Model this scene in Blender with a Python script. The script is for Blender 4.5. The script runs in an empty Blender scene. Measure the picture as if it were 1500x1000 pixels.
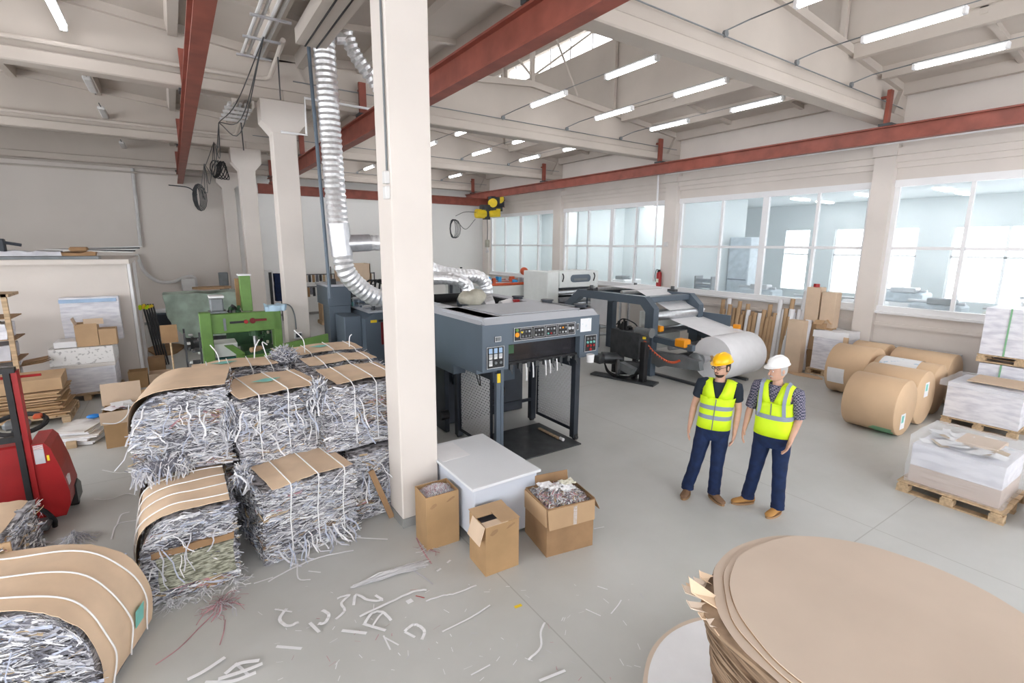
import bpy, bmesh, math, random
from mathutils import Vector, Matrix, noise
C = bpy.context.scene.collection
PI = math.pi
V = Vector
random.seed(7)
rnd = random.uniform

# ------------------------------------------------------------ camera numbers
FPX, YAW, PITCH, ROLL, CAMH = 726.45, math.radians(33.998), math.radians(10.962), math.radians(.457), 3.05
_f = V((math.sin(YAW)*math.cos(PITCH), math.cos(YAW)*math.cos(PITCH), -math.sin(PITCH)))
_r = V((math.cos(YAW), -math.sin(YAW), 0)); _u = _r.cross(_f)
CR = _r*math.cos(ROLL)+_u*math.sin(ROLL); CU = -_r*math.sin(ROLL)+_u*math.cos(ROLL)
def at(x, y, X=None, Y=None, Z=None):
    d = CR*((x-750)/FPX) - CU*((y-500)/FPX) + _f
    t = (Z-CAMH)/d.z if Z is not None else (X/d.x if X is not None else Y/d.y)
    return V((0, 0, CAMH)) + d*t

# ------------------------------------------------------------ materials
MATS = {}
def nt(name):
    m = bpy.data.materials.new(name); m.use_nodes = True
    t = m.node_tree; b = t.nodes['Principled BSDF']
    MATS[name] = m
    return m, t, b
def N(t, typ, **k):
    n = t.nodes.new(typ)
    for a, v in k.items():
        if a in n.inputs: n.inputs[a].default_value = v
        else: setattr(n, a, v)
    return n
def col(c): return (c[0], c[1], c[2], 1)
def mat(name, c, rough=.6, metal=0., var=.08, scale=6., bump=0., c2=None, stretch=None, spec=.4, det=4, lo=.35, hi=.65, trans=0):
    """paint / board / metal: two near tones mixed by object-space noise"""
    m, t, b = nt(name)
    tc = N(t, 'ShaderNodeTexCoord'); mp = N(t, 'ShaderNodeMapping')
    if stretch: mp.inputs['Scale'].default_value = stretch
    t.links.new(tc.outputs['Object'], mp.inputs['Vector'])
    nz = N(t, 'ShaderNodeTexNoise', Scale=scale, Detail=det)
    t.links.new(mp.outputs[0], nz.inputs['Vector'])
    rp = N(t, 'ShaderNodeValToRGB')
    e = rp.color_ramp.elements
    e[0].position = lo; e[1].position = hi
    a = c2 if c2 else tuple(x*(1-var) for x in c)
    e[0].color = col(a); e[1].color = col(c if c2 else tuple(min(1, x*(1+var*.5)) for x in c))
    t.links.new(nz.outputs['Fac'], rp.inputs['Fac']); t.links.new(rp.outputs[0], b.inputs['Base Color'])
    b.inputs['Roughness'].default_value = rough; b.inputs['Metallic'].default_value = metal
    b.inputs['Specular IOR Level'].default_value = spec
    if bump:
        bp = N(t, 'ShaderNodeBump', Strength=bump, Distance=.02)
        t.links.new(nz.outputs['Fac'], bp.inputs['Height']); t.links.new(bp.outputs[0], b.inputs['Normal'])
    return m
def glow(name, c, s):
    m, t, b = nt(name)
    b.inputs['Base Color'].default_value = col(c); b.inputs['Emission Color'].default_value = col(c); b.inputs['Emission Strength'].default_value = s
    return m
def see_through(name, c, alpha, rough=.1, gloss=.1):
    """window glass / cling film: mostly clear, a little sheen"""
    m, t, b = nt(name)
    out = t.nodes['Material Output']
    tr = N(t, 'ShaderNodeBsdfTransparent'); tr.inputs[0].default_value = (1, 1, 1, 1)
    b.inputs['Base Color'].default_value = col(c); b.inputs['Roughness'].default_value = rough
    mx = N(t, 'ShaderNodeMixShader'); mx.inputs[0].default_value = alpha
    t.links.new(tr.outputs[0], mx.inputs[1]); t.links.new(b.outputs[0], mx.inputs[2]); t.links.new(mx.outputs[0], out.inputs[0])
    return m

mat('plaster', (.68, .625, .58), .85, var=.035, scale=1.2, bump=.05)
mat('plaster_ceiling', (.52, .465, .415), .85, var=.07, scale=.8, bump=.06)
mat('plaster_end', (.70, .645, .60), .85, var=.03, scale=.7, bump=.04)
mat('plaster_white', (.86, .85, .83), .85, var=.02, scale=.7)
mat('paint_white', (.82, .82, .83), .45, var=.02, scale=2)
mat('skirt_grey', (.30, .30, .29), .6, var=.1)
mat('red_beam', (.27, .075, .052), .5, var=.22, scale=3, bump=.05)
mat('galv', (.62, .63, .66), .35, .75, var=.12, scale=9)
mat('foil', (.86, .87, .89), .34, .7, var=.12, scale=20, bump=.25)
mat('conduit', (.66, .65, .64), .5, var=.05)
mat('black', (.018, .018, .02), .45, var=.3)
mat('black_rubber', (.03, .03, .032), .75, var=.3)
mat('dark_metal', (.07, .075, .08), .4, .3, var=.25)
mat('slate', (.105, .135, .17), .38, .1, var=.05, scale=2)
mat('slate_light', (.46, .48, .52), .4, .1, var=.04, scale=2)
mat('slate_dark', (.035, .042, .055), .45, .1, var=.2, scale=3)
mat('grey_mid', (.19, .205, .215), .45, .2, var=.12)
mat('machine_white', (.78, .81, .79), .4, var=.03)
mat('green', (.135, .265, .06), .45, var=.12, scale=5)
mat('green_dark', (.035, .095, .04), .5, var=.25)
mat('teal', (.03, .13, .12), .5, var=.2)
mat('red', (.36, .016, .018), .4, var=.12, scale=4)
mat('orange', (.85, .32, .01), .45, var=.05)
mat('yellow', (.85, .62, .03), .5, var=.1)
mat('blue', (.02, .22, .65), .45, var=.1)
mat('steel', (.6, .61, .63), .28, .9, var=.1, scale=12)
mat('cardboard', (.50, .335, .195), .8, var=.09, scale=3, bump=.03)
mat('cardboard_bundle', (.60, .49, .42), .7, c2=(.42, .31, .25), scale=5, stretch=(.5, .5, 20), lo=.3, hi=.55)
mat('cardboard_pale', (.64, .49, .355), .75, var=.06, scale=3)
mat('cardboard_mid', (.43, .27, .135), .8, var=.1, scale=3, bump=.03)
mat('olive_shred', (.50, .50, .40), .9, c2=(.14, .14, .10), scale=40, stretch=(.35, 1, 1.6), bump=.8, lo=.4, hi=.6)
mat('blue_pale', (.45, .62, .75), .7, var=.1)
mat('hose_orange', (.62, .11, .04), .5)
mat('blue_light', (.04, .36, .75), .45)
mat('cardboard_dark', (.33, .20, .105), .85, var=.15, scale=4, bump=.05)
mat('kraft', (.64, .45, .285), .6, var=.05, scale=2.5)
mat('kraft_cap', (.74, .555, .39), .75, var=.09, scale=3.2, bump=.05)
mat('kraft_disc', (.66, .545, .445), .7, var=.05, scale=2)
mat('kraft_ply', (.36, .25, .165), .85, c2=(.10, .06, .035), scale=7, stretch=(.7, .7, 16), lo=.36, hi=.6, bump=.4)
mat('wood', (.55, .40, .25), .7, var=.25, scale=3, stretch=(1, 8, 8), bump=.1)
mat('paper', (.82, .82, .84), .7, var=.03)
mat('paper_grey', (.55, .55, .59), .75, var=.1)
mat('paper_blue', (.50, .54, .66), .75, var=.15)
mat('paper_tan', (.50, .38, .24), .8, var=.2)
mat('paper_pink', (.55, .30, .33), .8, var=.3)
mat('paper_dark', (.17, .17, .20), .85, var=.3)
mat('paper_core', (.52, .51, .55), .9, c2=(.10, .095, .10), scale=14, stretch=(1, 1, 4.5), bump=.9, lo=.38, hi=.6, det=8)
mat('sheet_pack', (.80, .80, .85), .4, c2=(.60, .60, .67), scale=5, stretch=(.8, .8, 3.5), bump=.5, lo=.3, hi=.6)
mat('sheet_edges', (.80, .78, .76), .7, c2=(.52, .46, .42), scale=6, stretch=(.5, .5, 28), lo=.35, hi=.6)
mat('speckled_pack', (.82, .81, .80), .6, c2=(.45, .44, .44), scale=16, lo=.30, hi=.42, det=1)
mat('strap_white', (.86, .86, .87), .5, var=.03)
mat('strap_green', (.22, .45, .26), .5, var=.03)
mat('hi_vis', (.62, .86, .012), .6, var=.06, scale=7, bump=.15)
mat('reflective', (.25, .29, .37), .35, var=.08)
mat('navy', (.005, .017, .065), .8, var=.3, scale=12, bump=.2)
mat('navy_shirt', (.012, .02, .035), .8, var=.2)
mat('skin', (.56, .33, .24), .5, var=.08, scale=14)
mat('hair_dark', (.035, .022, .016), .6, var=.3)
mat('hair_grey', (.42, .41, .40), .7, var=.2)
mat('helmet_yellow', (.95, .52, .005), .3, var=.02)
mat('helmet_white', (.86, .87, .88), .3, var=.02)
mat('boot_tan', (.46, .235, .07), .75, var=.15)
mat('boot_brown', (.20, .115, .065), .75, var=.15)
mat('lip', (.42, .19, .15), .5)
mat('tarp', (.50, .64, .55), .45, var=.25, scale=3, bump=.6)
mat('printed', (.82, .83, .85), .5, c2=(.25, .45, .6), scale=6, lo=.28, hi=.40)
mat('stain_teal', (.22, .58, .52), .7, var=.1)
mat('pillow_grey', (.42, .40, .33), .85, var=.2, bump=.4)
mat('dark_red', (.16, .01, .012), .5)
mat('screen_blue', (.35, .5, .7), .3)
mat('table_top', (.74, .76, .79), .35, var=.02, scale=1.5)
mat('table_side', (.58, .62, .70), .45, var=.02)
mat('cream', (.78, .76, .64), .5, var=.04)
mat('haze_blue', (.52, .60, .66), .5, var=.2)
mat('office_wall', (.60, .655, .665), .7, var=.02)
glow('tube_light', (.97, .97, 1.0), 8)
glow('office_light', (1, 1, 1), 8)
glow('office_light_boost', (1, 1, 1), 26)  # stronger glow, set to brighten the far rooms behind the glass
see_through('glass', (.70, .80, .86), .17, .06)
see_through('film', (.86, .88, .92), .24, .2)
see_through('dark_glass', (.02, .02, .025), .86, .08)

# concrete floor with saw-cut joints and soft mottling
m, t, b = nt('floor')
geo = N(t, 'ShaderNodeNewGeometry'); sx = N(t, 'ShaderNodeSeparateXYZ'); t.links.new(geo.outputs['Position'], sx.inputs[0])
n1 = N(t, 'ShaderNodeTexNoise', Scale=.55, Detail=6, Roughness=.6); n2 = N(t, 'ShaderNodeTexNoise', Scale=9, Detail=5)
t.links.new(geo.outputs['Position'], n1.inputs['Vector']); t.links.new(geo.outputs['Position'], n2.inputs['Vector'])
rp = N(t, 'ShaderNodeValToRGB'); rp.color_ramp.elements[0].position = .3; rp.color_ramp.elements[1].position = .7
rp.color_ramp.elements[0].color = (.48, .485, .465, 1); rp.color_ramp.elements[1].color = (.57, .575, .56, 1)
t.links.new(n1.outputs['Fac'], rp.inputs[0])
def joint(sock, off, per):
    a = N(t, 'ShaderNodeMath', operation='ADD'); a.inputs[1].default_value = off + 300*per; t.links.new(sock, a.inputs[0])
    q = N(t, 'ShaderNodeMath', operation='MODULO'); q.inputs[1].default_value = per; t.links.new(a.outputs[0], q.inputs[0])
    l = N(t, 'ShaderNodeMath', operation='LESS_THAN'); l.inputs[1].default_value = .012; t.links.new(q.outputs[0], l.inputs[0])
    return l.outputs[0]
j1 = joint(sx.outputs[0], -2.24, 3.9); j2 = joint(sx.outputs[1], -1.9, 6.)
mxj = N(t, 'ShaderNodeMath', operation='MAXIMUM'); t.links.new(j1, mxj.inputs[0]); t.links.new(j2, mxj.inputs[1])
sc = N(t, 'ShaderNodeMath', operation='MULTIPLY'); sc.inputs[1].default_value = .38; t.links.new(mxj.outputs[0], sc.inputs[0])
mc = N(t, 'ShaderNodeMixRGB'); mc.inputs[2].default_value = (.2, .19, .16, 1)
t.links.new(sc.outputs[0], mc.inputs[0]); t.links.new(rp.outputs[0], mc.inputs[1]); t.links.new(mc.outputs[0], b.inputs['Base Color'])
rr = N(t, 'ShaderNodeMapRange'); rr.inputs['To Min'].default_value = .28; rr.inputs['To Max'].default_value = .5
t.links.new(n2.outputs['Fac'], rr.inputs[0]); t.links.new(rr.outputs[0], b.inputs['Roughness'])

# punched sheet: staggered slots cut through
m, t, b = nt('punched_sheet')
tc = N(t, 'ShaderNodeTexCoord'); sp = N(t, 'ShaderNodeSeparateXYZ'); t.links.new(tc.outputs['Object'], sp.inputs[0])
cb = N(t, 'ShaderNodeCombineXYZ'); t.links.new(sp.outputs[1], cb.inputs[0]); t.links.new(sp.outputs[2], cb.inputs[1])
bk = N(t, 'ShaderNodeTexBrick', offset=.5); bk.inputs['Scale'].default_value = 1; bk.inputs['Mortar Size'].default_value = .0135
bk.inputs['Brick Width'].default_value = .075; bk.inputs['Row Height'].default_value = .042; bk.inputs['Mortar Smooth'].default_value = 0
t.links.new(cb.outputs[0], bk.inputs['Vector'])
tr = N(t, 'ShaderNodeBsdfTransparent'); mx = N(t, 'ShaderNodeMixShader')
b.inputs['Base Color'].default_value = (.72, .73, .74, 1); b.inputs['Roughness'].default_value = .5; b.inputs['Metallic'].default_value = 0
t.links.new(bk.outputs['Fac'], mx.inputs[0]); t.links.new(tr.outputs[0], mx.inputs[1]); t.links.new(b.outputs[0], mx.inputs[2])
t.links.new(mx.outputs[0], t.nodes['Material Output'].inputs[0])

# checked shirt
m, t, b = nt('check_shirt')
tc = N(t, 'ShaderNodeTexCoord'); ck = N(t, 'ShaderNodeTexChecker', Scale=55); ck.inputs[1].default_value = (.03, .035, .07, 1); ck.inputs[2].default_value = (.22, .2, .26, 1)
t.links.new(tc.outputs['Object'], ck.inputs[0]); t.links.new(ck.outputs[0], b.inputs['Base Color']); b.inputs['Roughness'].default_value = .8

# ------------------------------------------------------------ mesh builder
class MB:
    def __init__(s): s.bm = bmesh.new(); s.mi = 0
    def _f(s, vs):
        try:
            f = s.bm.faces.new(vs); f.material_index = s.mi; return f
        except ValueError: return None
    def box(s, x0, y0, z0, x1, y1, z1, bev=0):
        return s.obox(V(((x0+x1)/2, (y0+y1)/2, (z0+z1)/2)), (abs(x1-x0), abs(y1-y0), abs(z1-z0)), None, bev)
    def obox(s, c, d, rot=None, bev=0):
        c = V(c); hx, hy, hz = d[0]/2, d[1]/2, d[2]/2
        R = rot if rot else Matrix.Identity(3)
        if bev > 0: return s._bevbox(c, hx, hy, hz, R, min(bev, hx*.95, hy*.95, hz*.95))
        vs = [s.bm.verts.new(c + R @ V((a*hx, b_*hy, e*hz))) for a in (-1, 1) for b_ in (-1, 1) for e in (-1, 1)]
        for q in ((0, 1, 3, 2), (4, 6, 7, 5), (0, 4, 5, 1), (2, 3, 7, 6), (0, 2, 6, 4), (1, 5, 7, 3)): s._f([vs[i] for i in q])
        return s
    def _bevbox(s, c, hx, hy, hz, R, b):
        g = {}
        for sx_ in (-1, 1):
            for sy in (-1, 1):
                for sz in (-1, 1):
                    for ax in range(3):
                        p = [sx_*(hx-b), sy*(hy-b), sz*(hz-b)]
                        p[ax] = (sx_*hx, sy*hy, sz*hz)[ax]
                        g[(sx_, sy, sz, ax)] = s.bm.verts.new(c + R @ V(p))
        S = (-1, 1)
        for ax in range(3):
            o = [i for i in range(3) if i != ax]
            for sg in S:
                loop = []
                for a, b_ in ((-1, -1), (1, -1), (1, 1), (-1, 1)):
                    k = [0, 0, 0]; k[ax] = sg; k[o[0]] = a; k[o[1]] = b_
                    loop.append(g[(k[0], k[1], k[2], ax)])
                s._f(loop)
        for ax in range(3):
            o = [i for i in range(3) if i != ax]
            for a in S:
                for b_ in S:
                    k1 = [0, 0, 0]; k2 = [0, 0, 0]
                    for k in (k1, k2): k[o[0]] = a; k[o[1]] = b_
                    k1[ax] = -1; k2[ax] = 1
                    s._f([g[(*k1, o[0])], g[(*k2, o[0])], g[(*k2, o[1])], g[(*k1, o[1])]])
        for a in S:
            for b_ in S:
                for e in S: s._f([g[(a, b_, e, 0)], g[(a, b_, e, 1)], g[(a, b_, e, 2)]])
        return s
    def cyl(s, p0, p1, r, seg=12, r2=None, caps=True):
        p0, p1 = V(p0), V(p1); d = (p1-p0).normalized(); r2 = r if r2 is None else r2
        a = d.orthogonal().normalized(); b_ = d.cross(a)
        A = []; B = []
        for i in range(seg):
            w = a*math.cos(2*PI*i/seg) + b_*math.sin(2*PI*i/seg)
            A.append(s.bm.verts.new(p0+w*r)); B.append(s.bm.verts.new(p1+w*r2))
        for i in range(seg): s._f([A[i], A[(i+1) % seg], B[(i+1) % seg], B[i]])
        if caps: s._f(A[::-1]); s._f(B)
        return s
    def tube(s, pts, r, seg=8, rad=None, caps=True):
        pts = [V(p) for p in pts]; n = len(pts); rings = []; prev = None
        for i, p in enumerate(pts):
            d = (pts[min(i+1, n-1)] - pts[max(i-1, 0)]).normalized()
            if prev is None: a = d.orthogonal().normalized()
            else:
                a = prev - d*prev.dot(d)
                a = a.normalized() if a.length > 1e-6 else d.orthogonal().normalized()
            prev = a; b_ = d.cross(a); q = rad[i] if rad else r
            rings.append([s.bm.verts.new(p + (a*math.cos(2*PI*k/seg) + b_*math.sin(2*PI*k/seg))*q) for k in range(seg)])
        for i in range(n-1):
            for k in range(seg): s._f([rings[i][k], rings[i][(k+1) % seg], rings[i+1][(k+1) % seg], rings[i+1][k]])
        if caps: s._f(rings[0][::-1]); s._f(rings[-1])
        return s
    def loft(s, rings, closed=True, caps=True):
        R_ = [[s.bm.verts.new(V(p)) for p in r] for r in rings]; n = len(R_[0])
        for i in range(len(R_)-1):
            for k in range(n if closed else n-1): s._f([R_[i][k], R_[i][(k+1) % n], R_[i+1][(k+1) % n], R_[i+1][k]])
        if caps and closed: s._f(R_[0][::-1]); s._f(R_[-1])
        return s
    def prism(s, pts, ax, a0, a1):
        """polygon given in the two other axes (order x,y,z without ax), extruded along ax"""
        def mk(p, a):
            if ax == 'x': return V((a, p[0], p[1]))
            if ax == 'y': return V((p[0], a, p[1]))
            return V((p[0], p[1], a))
        A = [s.bm.verts.new(mk(p, a0)) for p in pts]; B = [s.bm.verts.new(mk(p, a1)) for p in pts]
        n = len(pts)
        for i in range(n): s._f([A[i], A[(i+1) % n], B[(i+1) % n], B[i]])
        s._f(A[::-1]); s._f(B)
        return s
    def sphere(s, c, r, seg=14, rings=9, sc=(1, 1, 1), R=None):
        c = V(c); rs = []
        for i in range(1, rings):
            th = PI*i/rings
            rs.append([V((math.sin(th)*math.cos(2*PI*k/seg)*r*sc[0], math.sin(th)*math.sin(2*PI*k/seg)*r*sc[1], math.cos(th)*r*sc[2])) for k in range(seg)])
        tf = (lambda p: c + (R @ p if R else p))
        RR = [[s.bm.verts.new(tf(p)) for p in q] for q in rs]
        top = s.bm.verts.new(tf(V((0, 0, r*sc[2])))); bot = s.bm.verts.new(tf(V((0, 0, -r*sc[2]))))
        for i in range(len(RR)-1):
            for k in range(seg): s._f([RR[i][k], RR[i+1][k], RR[i+1][(k+1) % seg], RR[i][(k+1) % seg]])
        for k in range(seg): s._f([top, RR[0][k], RR[0][(k+1) % seg]]); s._f([bot, RR[-1][(k+1) % seg], RR[-1][k]])
        return s
    def ribbon(s, pts, w, nrm=V((0, 0, 1)), th=0):
        """flat strip through pts, width w, lying across nrm"""
        n = len(pts); L = []; R_ = []
        for i, p in enumerate(pts):
            d = (pts[min(i+1, n-1)]-pts[max(i-1, 0)])
            q = d.cross(nrm)
            q = q.normalized() if q.length > 1e-6 else V((1, 0, 0))
            L.append(p+q*w/2); R_.append(p-q*w/2)
        if th:
            up = nrm.normalized()*th
            rings = [[L[i], R_[i], R_[i]+up, L[i]+up] for i in range(n)]
            return s.loft(rings)
        a = [s.bm.verts.new(p) for p in L]; b_ = [s.bm.verts.new(p) for p in R_]
        for i in range(n-1): s._f([a[i], b_[i], b_[i+1], a[i+1]])
        return s
    def build(s, name, mats, parent=None, smooth=False, world=False, ns=None):
        if smooth or True: bmesh.ops.recalc_face_normals(s.bm, faces=s.bm.faces)
        me = bpy.data.meshes.new(name)
        off = V((0, 0, 0))
        if world and parent is not None:
            off = V(parent.location)
            if parent.parent: off = off + V(parent.parent.location)
        if off.length > 0: bmesh.ops.translate(s.bm, verts=s.bm.verts, vec=-off)
        s.bm.to_mesh(me); s.bm.free()
        if isinstance(mats, str): mats = [mats]
        for q in mats: me.materials.append(MATS[q])
        o = bpy.data.objects.new(name, me); C.objects.link(o)
        if parent is not None: o.parent = parent
        if smooth:
            for p in me.polygons: p.use_smooth = True
            try: me.set_sharp_from_angle(angle=math.radians(smooth if smooth is not True else 40))
            except Exception: pass
        return o

def tag(o, label=None, cat=None, group=None, kind=None):
    if label: o['label'] = label
    if cat: o['category'] = cat
    if group: o['group'] = group
    if kind: o['kind'] = kind
    return o
def thing(name, label, cat, loc=(0, 0, 0), rotz=0, group=None):
    o = bpy.data.objects.new(name, None); C.objects.link(o); o.empty_display_size = .2
    o.location = loc; o.rotation_euler = (0, 0, rotz)
    return tag(o, label, cat, group)
def struct(o): o['kind'] = 'structure'; return o
def dup(root, loc=None, rotz=None, label=None, group=None, scale=None):
    def cp(o, par):
        c = o.copy(); C.objects.link(c)
        if par is not None: c.parent = par
        for ch in list(kids.get(o.name, ())): cp(ch, c)
        return c
    kids = {}
    def collect(o):
        kids[o.name] = list(o.children)
        for ch in o.children: collect(ch)
    collect(root)
    r = cp(root, None)
    if loc is not None: r.location = loc
    if rotz is not None: r.rotation_euler = (0, 0, rotz)
    if label: r['label'] = label
    if group: r['group'] = group
    if scale is not None: r.scale = scale
    return r
def spline(pts, n=8):
    """Catmull-Rom through pts"""
    P = [V(p) for p in pts]; P = [P[0]*2-P[1]] + P + [P[-1]*2-P[-2]]; out = []
    for i in range(1, len(P)-2):
        for k in range(n):
            u = k/n
            out.append(.5*((2*P[i]) + (P[i+1]-P[i-1])*u + (2*P[i-1]-5*P[i]+4*P[i+1]-P[i+2])*u*u + (3*P[i]-P[i-1]-3*P[i+1]+P[i+2])*u**3))
    out.append(P[-2]); return out

# ------------------------------------------------------------ camera, world
cam = bpy.data.cameras.new('camera'); co = bpy.data.objects.new('camera', cam); C.objects.link(co)
cam.sensor_width = 36; cam.lens = FPX/1500*36; cam.clip_start = .05; cam.clip_end = 200
co.matrix_world = Matrix(((CR.x, CU.x, -_f.x, 0), (CR.y, CU.y, -_f.y, 0), (CR.z, CU.z, -_f.z, CAMH), (0, 0, 0, 1)))
bpy.context.scene.camera = co
w = bpy.data.worlds.new('world'); bpy.context.scene.world = w; w.use_nodes = True
w.node_tree.nodes['Background'].inputs[0].default_value = (.93, .96, 1, 1); w.node_tree.nodes['Background'].inputs[1].default_value = 3.9
vs_ = bpy.context.scene.view_settings
vs_.view_transform = 'Standard'; vs_.look = 'None'; vs_.gamma = 1; vs_.exposure = 1.08

# ------------------------------------------------------------ the building
WX = 13.6; YE = 23.0; XL = -9.6; YB = -5.0
mb = MB().box(XL-.3, YB-.3, 0, WX+.3, YB, 1.2).box(XL-.3, YB-.3, 4.6, WX+.3, YB, 10.1)
for x in (-9.9, -6.2, -2.4, 1.6, 5.6, 9.6, 13.0): mb.box(x, YB-.3, 1.2, x+.9, YB, 4.6)
struct(mb.build('wall_front_added', 'plaster'))  # unseen wall behind the camera, added to cut the light from there
mb = MB()
for x in (-8, -4.2, -.2, 3.8, 7.8, 11.6): mb.box(x, YB-.2, 1.2, x+.1, YB-.1, 4.6)
struct(mb.build('window_9', 'paint_white'))  # bars in the openings of the added wall, also unseen
struct(MB().box(WX+.3, YB-.3, 0, 21.7, YB, 4.9).build('wall_office_front', 'office_wall'))
o = struct(MB().box(XL-.3, YB, -.2, 24, YE+.3, 0).build('floor', 'floor'))
PILL = [(-1.2, -.8), (4.83, 5.24), (10.63, 11.1), (16.4, 16.9), (22.2, 22.75)]
mb = MB()                                           # right wall: below and above the windows, stepped mouldings, pilasters
mb.box(WX, YB, 0, WX+.3, YE, 1.62).box(WX, YB, 4.55, WX+.3, YE, 7.0)
mb.box(WX-.05, YB, 1.28, WX, YE, 1.36).box(WX-.06, YB, 4.80, WX, YE, 4.92).box(WX-.12, YB, 4.92, WX, YE, 5.06).box(WX-.2, YB, 5.06, WX, YE, 5.22)
for a, b_ in PILL:
    mb.box(WX-.16, a, 0, WX+.3, b_, 5.06).box(WX-.24, a-.03, 5.06, WX+.3, b_+.03, 5.3)
struct(mb.build('wall_right', 'plaster'))
struct(MB().box(XL, YE, 0, 2.2, YE+.3, 7.6).build('wall_back', 'plaster_end'))
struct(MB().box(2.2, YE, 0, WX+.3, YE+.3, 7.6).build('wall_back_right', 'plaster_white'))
mb = MB().box(XL-.3, YB, 0, XL, YE+.3, 1.5).box(XL-.3, YB, 5.2, XL, YE+.3, 7.0)
for y in (-5, 1, 7, 13, 17): mb.box(XL-.3, y, 1.5, XL, y+1.0, 5.2)
mb.box(XL-.3, 17, 1.5, XL, YE+.3, 5.2)
struct(mb.build('wall_left', 'plaster'))
mb = MB()
for y in (-3, -1, .5, 3, 5, 6.9, 9, 11, 12.9): mb.box(XL-.2, y, 1.5, XL-.1, y+.1, 5.2)
struct(mb.build('window_8', 'paint_white'))
mb = MB().box(WX-.03, YB, 0, WX, YE, .10)
struct(mb.build('baseboard_right', 'skirt_grey'))
struct(MB().box(XL, YE-.02, 0, WX, YE, .1).build('baseboard_back', 'skirt_grey'))
struct(MB().box(WX-.10, YB, 1.56, WX, YE, 1.62, .01).build('trim_1', 'paint_white'))

BAYS = [(-.8, 4.83, (3.48, 2.15, .7), 2.15), (5.24, 10.63, (9.11, 7.8, 6.44), 7.8), (11.1, 16.4, (14.92, 13.63, 12.45), 13.63), (16.9, 22.2, (20.9, 19.55, 18.2), 19.55)]
for i, (a, b_, mul, thick) in enumerate(BAYS):
    fr = MB(); x0, x1 = WX+.02, WX+.12
    fr.box(x0-.04, a, 4.40, x1, b_, 4.55).box(x0-.06, a, 1.62, x1, b_, 1.74).box(x0, a, 1.74, x1, a+.10, 4.4).box(x0, b_-.10, 1.74, x1, b_, 4.4)
    ys = sorted([a]+list(mul)+[b_])
    for q in mul:
        h = .085 if q == thick else .035
        fr.box(x0, q-h, 1.74, x1, q+h, 4.4)
    for p, q in zip(ys[:-1], ys[1:]): fr.box(x0+.01, p+.04, 3.02, x1-.01, q-.04, 3.09)
    f = struct(fr.build('window_%d' % (i+1), 'paint_white'))
    for p, q in zip(ys[:-1], ys[1:]):
        for z0, z1 in ((1.74, 3.02), (3.09, 4.4)):
            MB().box(WX+.065, p+.02, z0-.01, WX+.071, q-.02, z1+.01).build('pane', 'glass', f)

# pitched concrete girders on each column line, both naves
def girder(y, xa, xb):
    m_ = MB(); xm = (xa+xb)/2
    m_.box(xa, y-.16, 5.68, xb, y+.16, 5.88, .02)
    m_.prism([(xa, 5.88), (xb, 5.88), (xb, 6.42), (xm, 6.98), (xa, 6.42)], 'y', y-.06, y+.06)
    m_.prism([(xa, 6.36), (xm, 6.92), (xb, 6.36), (xb, 6.5), (xm, 7.06), (xa, 6.5)], 'y', y-.15, y+.15)
    m_.prism([(xb-.55, 5.88), (xb, 5.88), (xb, 6.4), (xb-.25, 6.4)], 'y', y-.15, y+.15)
    m_.prism([(xa+.55, 5.88), (xa, 5.88), (xa, 6.4), (xa+.25, 6.4)], 'y', y-.15, y+.15)
    return m_
LINES = [-.9, 5.0, 10.9, 16.7, 22.45]
mb = MB()
for i, y in enumerate(LINES):
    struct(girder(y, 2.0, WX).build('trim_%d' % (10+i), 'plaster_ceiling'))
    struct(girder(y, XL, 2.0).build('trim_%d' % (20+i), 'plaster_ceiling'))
# roof: pitched slabs with ribs running the length; roof lantern over the right nave
M0, M1 = 4.9, 10.9
def zr(x, xa, xb): xm = (xa+xb)/2; return 6.5 + .56*(1-abs(x-xm)/((xb-xa)/2))
cb_ = MB()
def slab(xa, xb, p, q):
    cb_.prism([(p, zr(p, xa, xb)), (q, zr(q, xa, xb)), (q, zr(q, xa, xb)+.12), (p, zr(p, xa, xb)+.12)], 'y', YB, YE)
slab(2.0, WX, 2.0, M0); slab(2.0, WX, M1, WX+.3); slab(XL, 2.0, -3.8, 2.0); slab(XL, 2.0, XL, -3.8)
for xa, xb, xs in ((2.0, WX, (2.35, 3.5, 4.8, 11.0, 12.3, 13.45)), (XL, 2.0, (1.65, .35, -1.15, -2.65, -4.1, -5.6, -7.1, -8.6))):
    for x in xs:
        z = zr(min(x, xb), xa, xb)
        for ya, yb in zip([YB]+LINES, LINES+[YE]):
            cb_.prism([(x-.07, z-.22), (x+.07, z-.22), (x+.1, z+.03), (x-.1, z+.03)], 'y', ya+.15, yb-.15)
for xa, xb, rng in ((2.0, WX, ((2.0, M0), (M1, WX))), (XL, 2.0, ((-3.8, 2.0), (XL, -3.8)))):
    for ya, yb in zip([YB]+LINES, LINES+[YE]):
        for k in (1/3., 2/3.):
            y = ya+(yb-ya)*k
            for p, q in rng:
                zp, zq = zr(p, xa, xb), zr(q, xa, xb)
                cb_.prism([(p, zp-.09), (q, zq-.09), (q, zq+.02), (p, zp+.02)], 'y', y-.05, y+.05)
# lantern
for x in (M0, M1):
    s_ = -1 if x == M0 else 1
    cb_.box(x-.06, YB, 6.78, x+.06, YE, 8.75).box(x-.08, YB, 9.35, x+.08, YE, 9.5)
    for ya, yb in zip([YB]+LINES, LINES+[YE]): cb_.box(x-.07, yb-.2, 8.75, x+.07, yb, 9.35)
cb_.prism([(M0, 9.45), (7.9, 9.9), (M1, 9.45), (M1, 9.6), (7.9, 10.05), (M0, 9.6)], 'y', YB, YE)
cb_.box(M0, YE-.1, 6.9, M1, YE, 9.6)
struct(cb_.build('ceiling', 'plaster_ceiling'))
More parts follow.
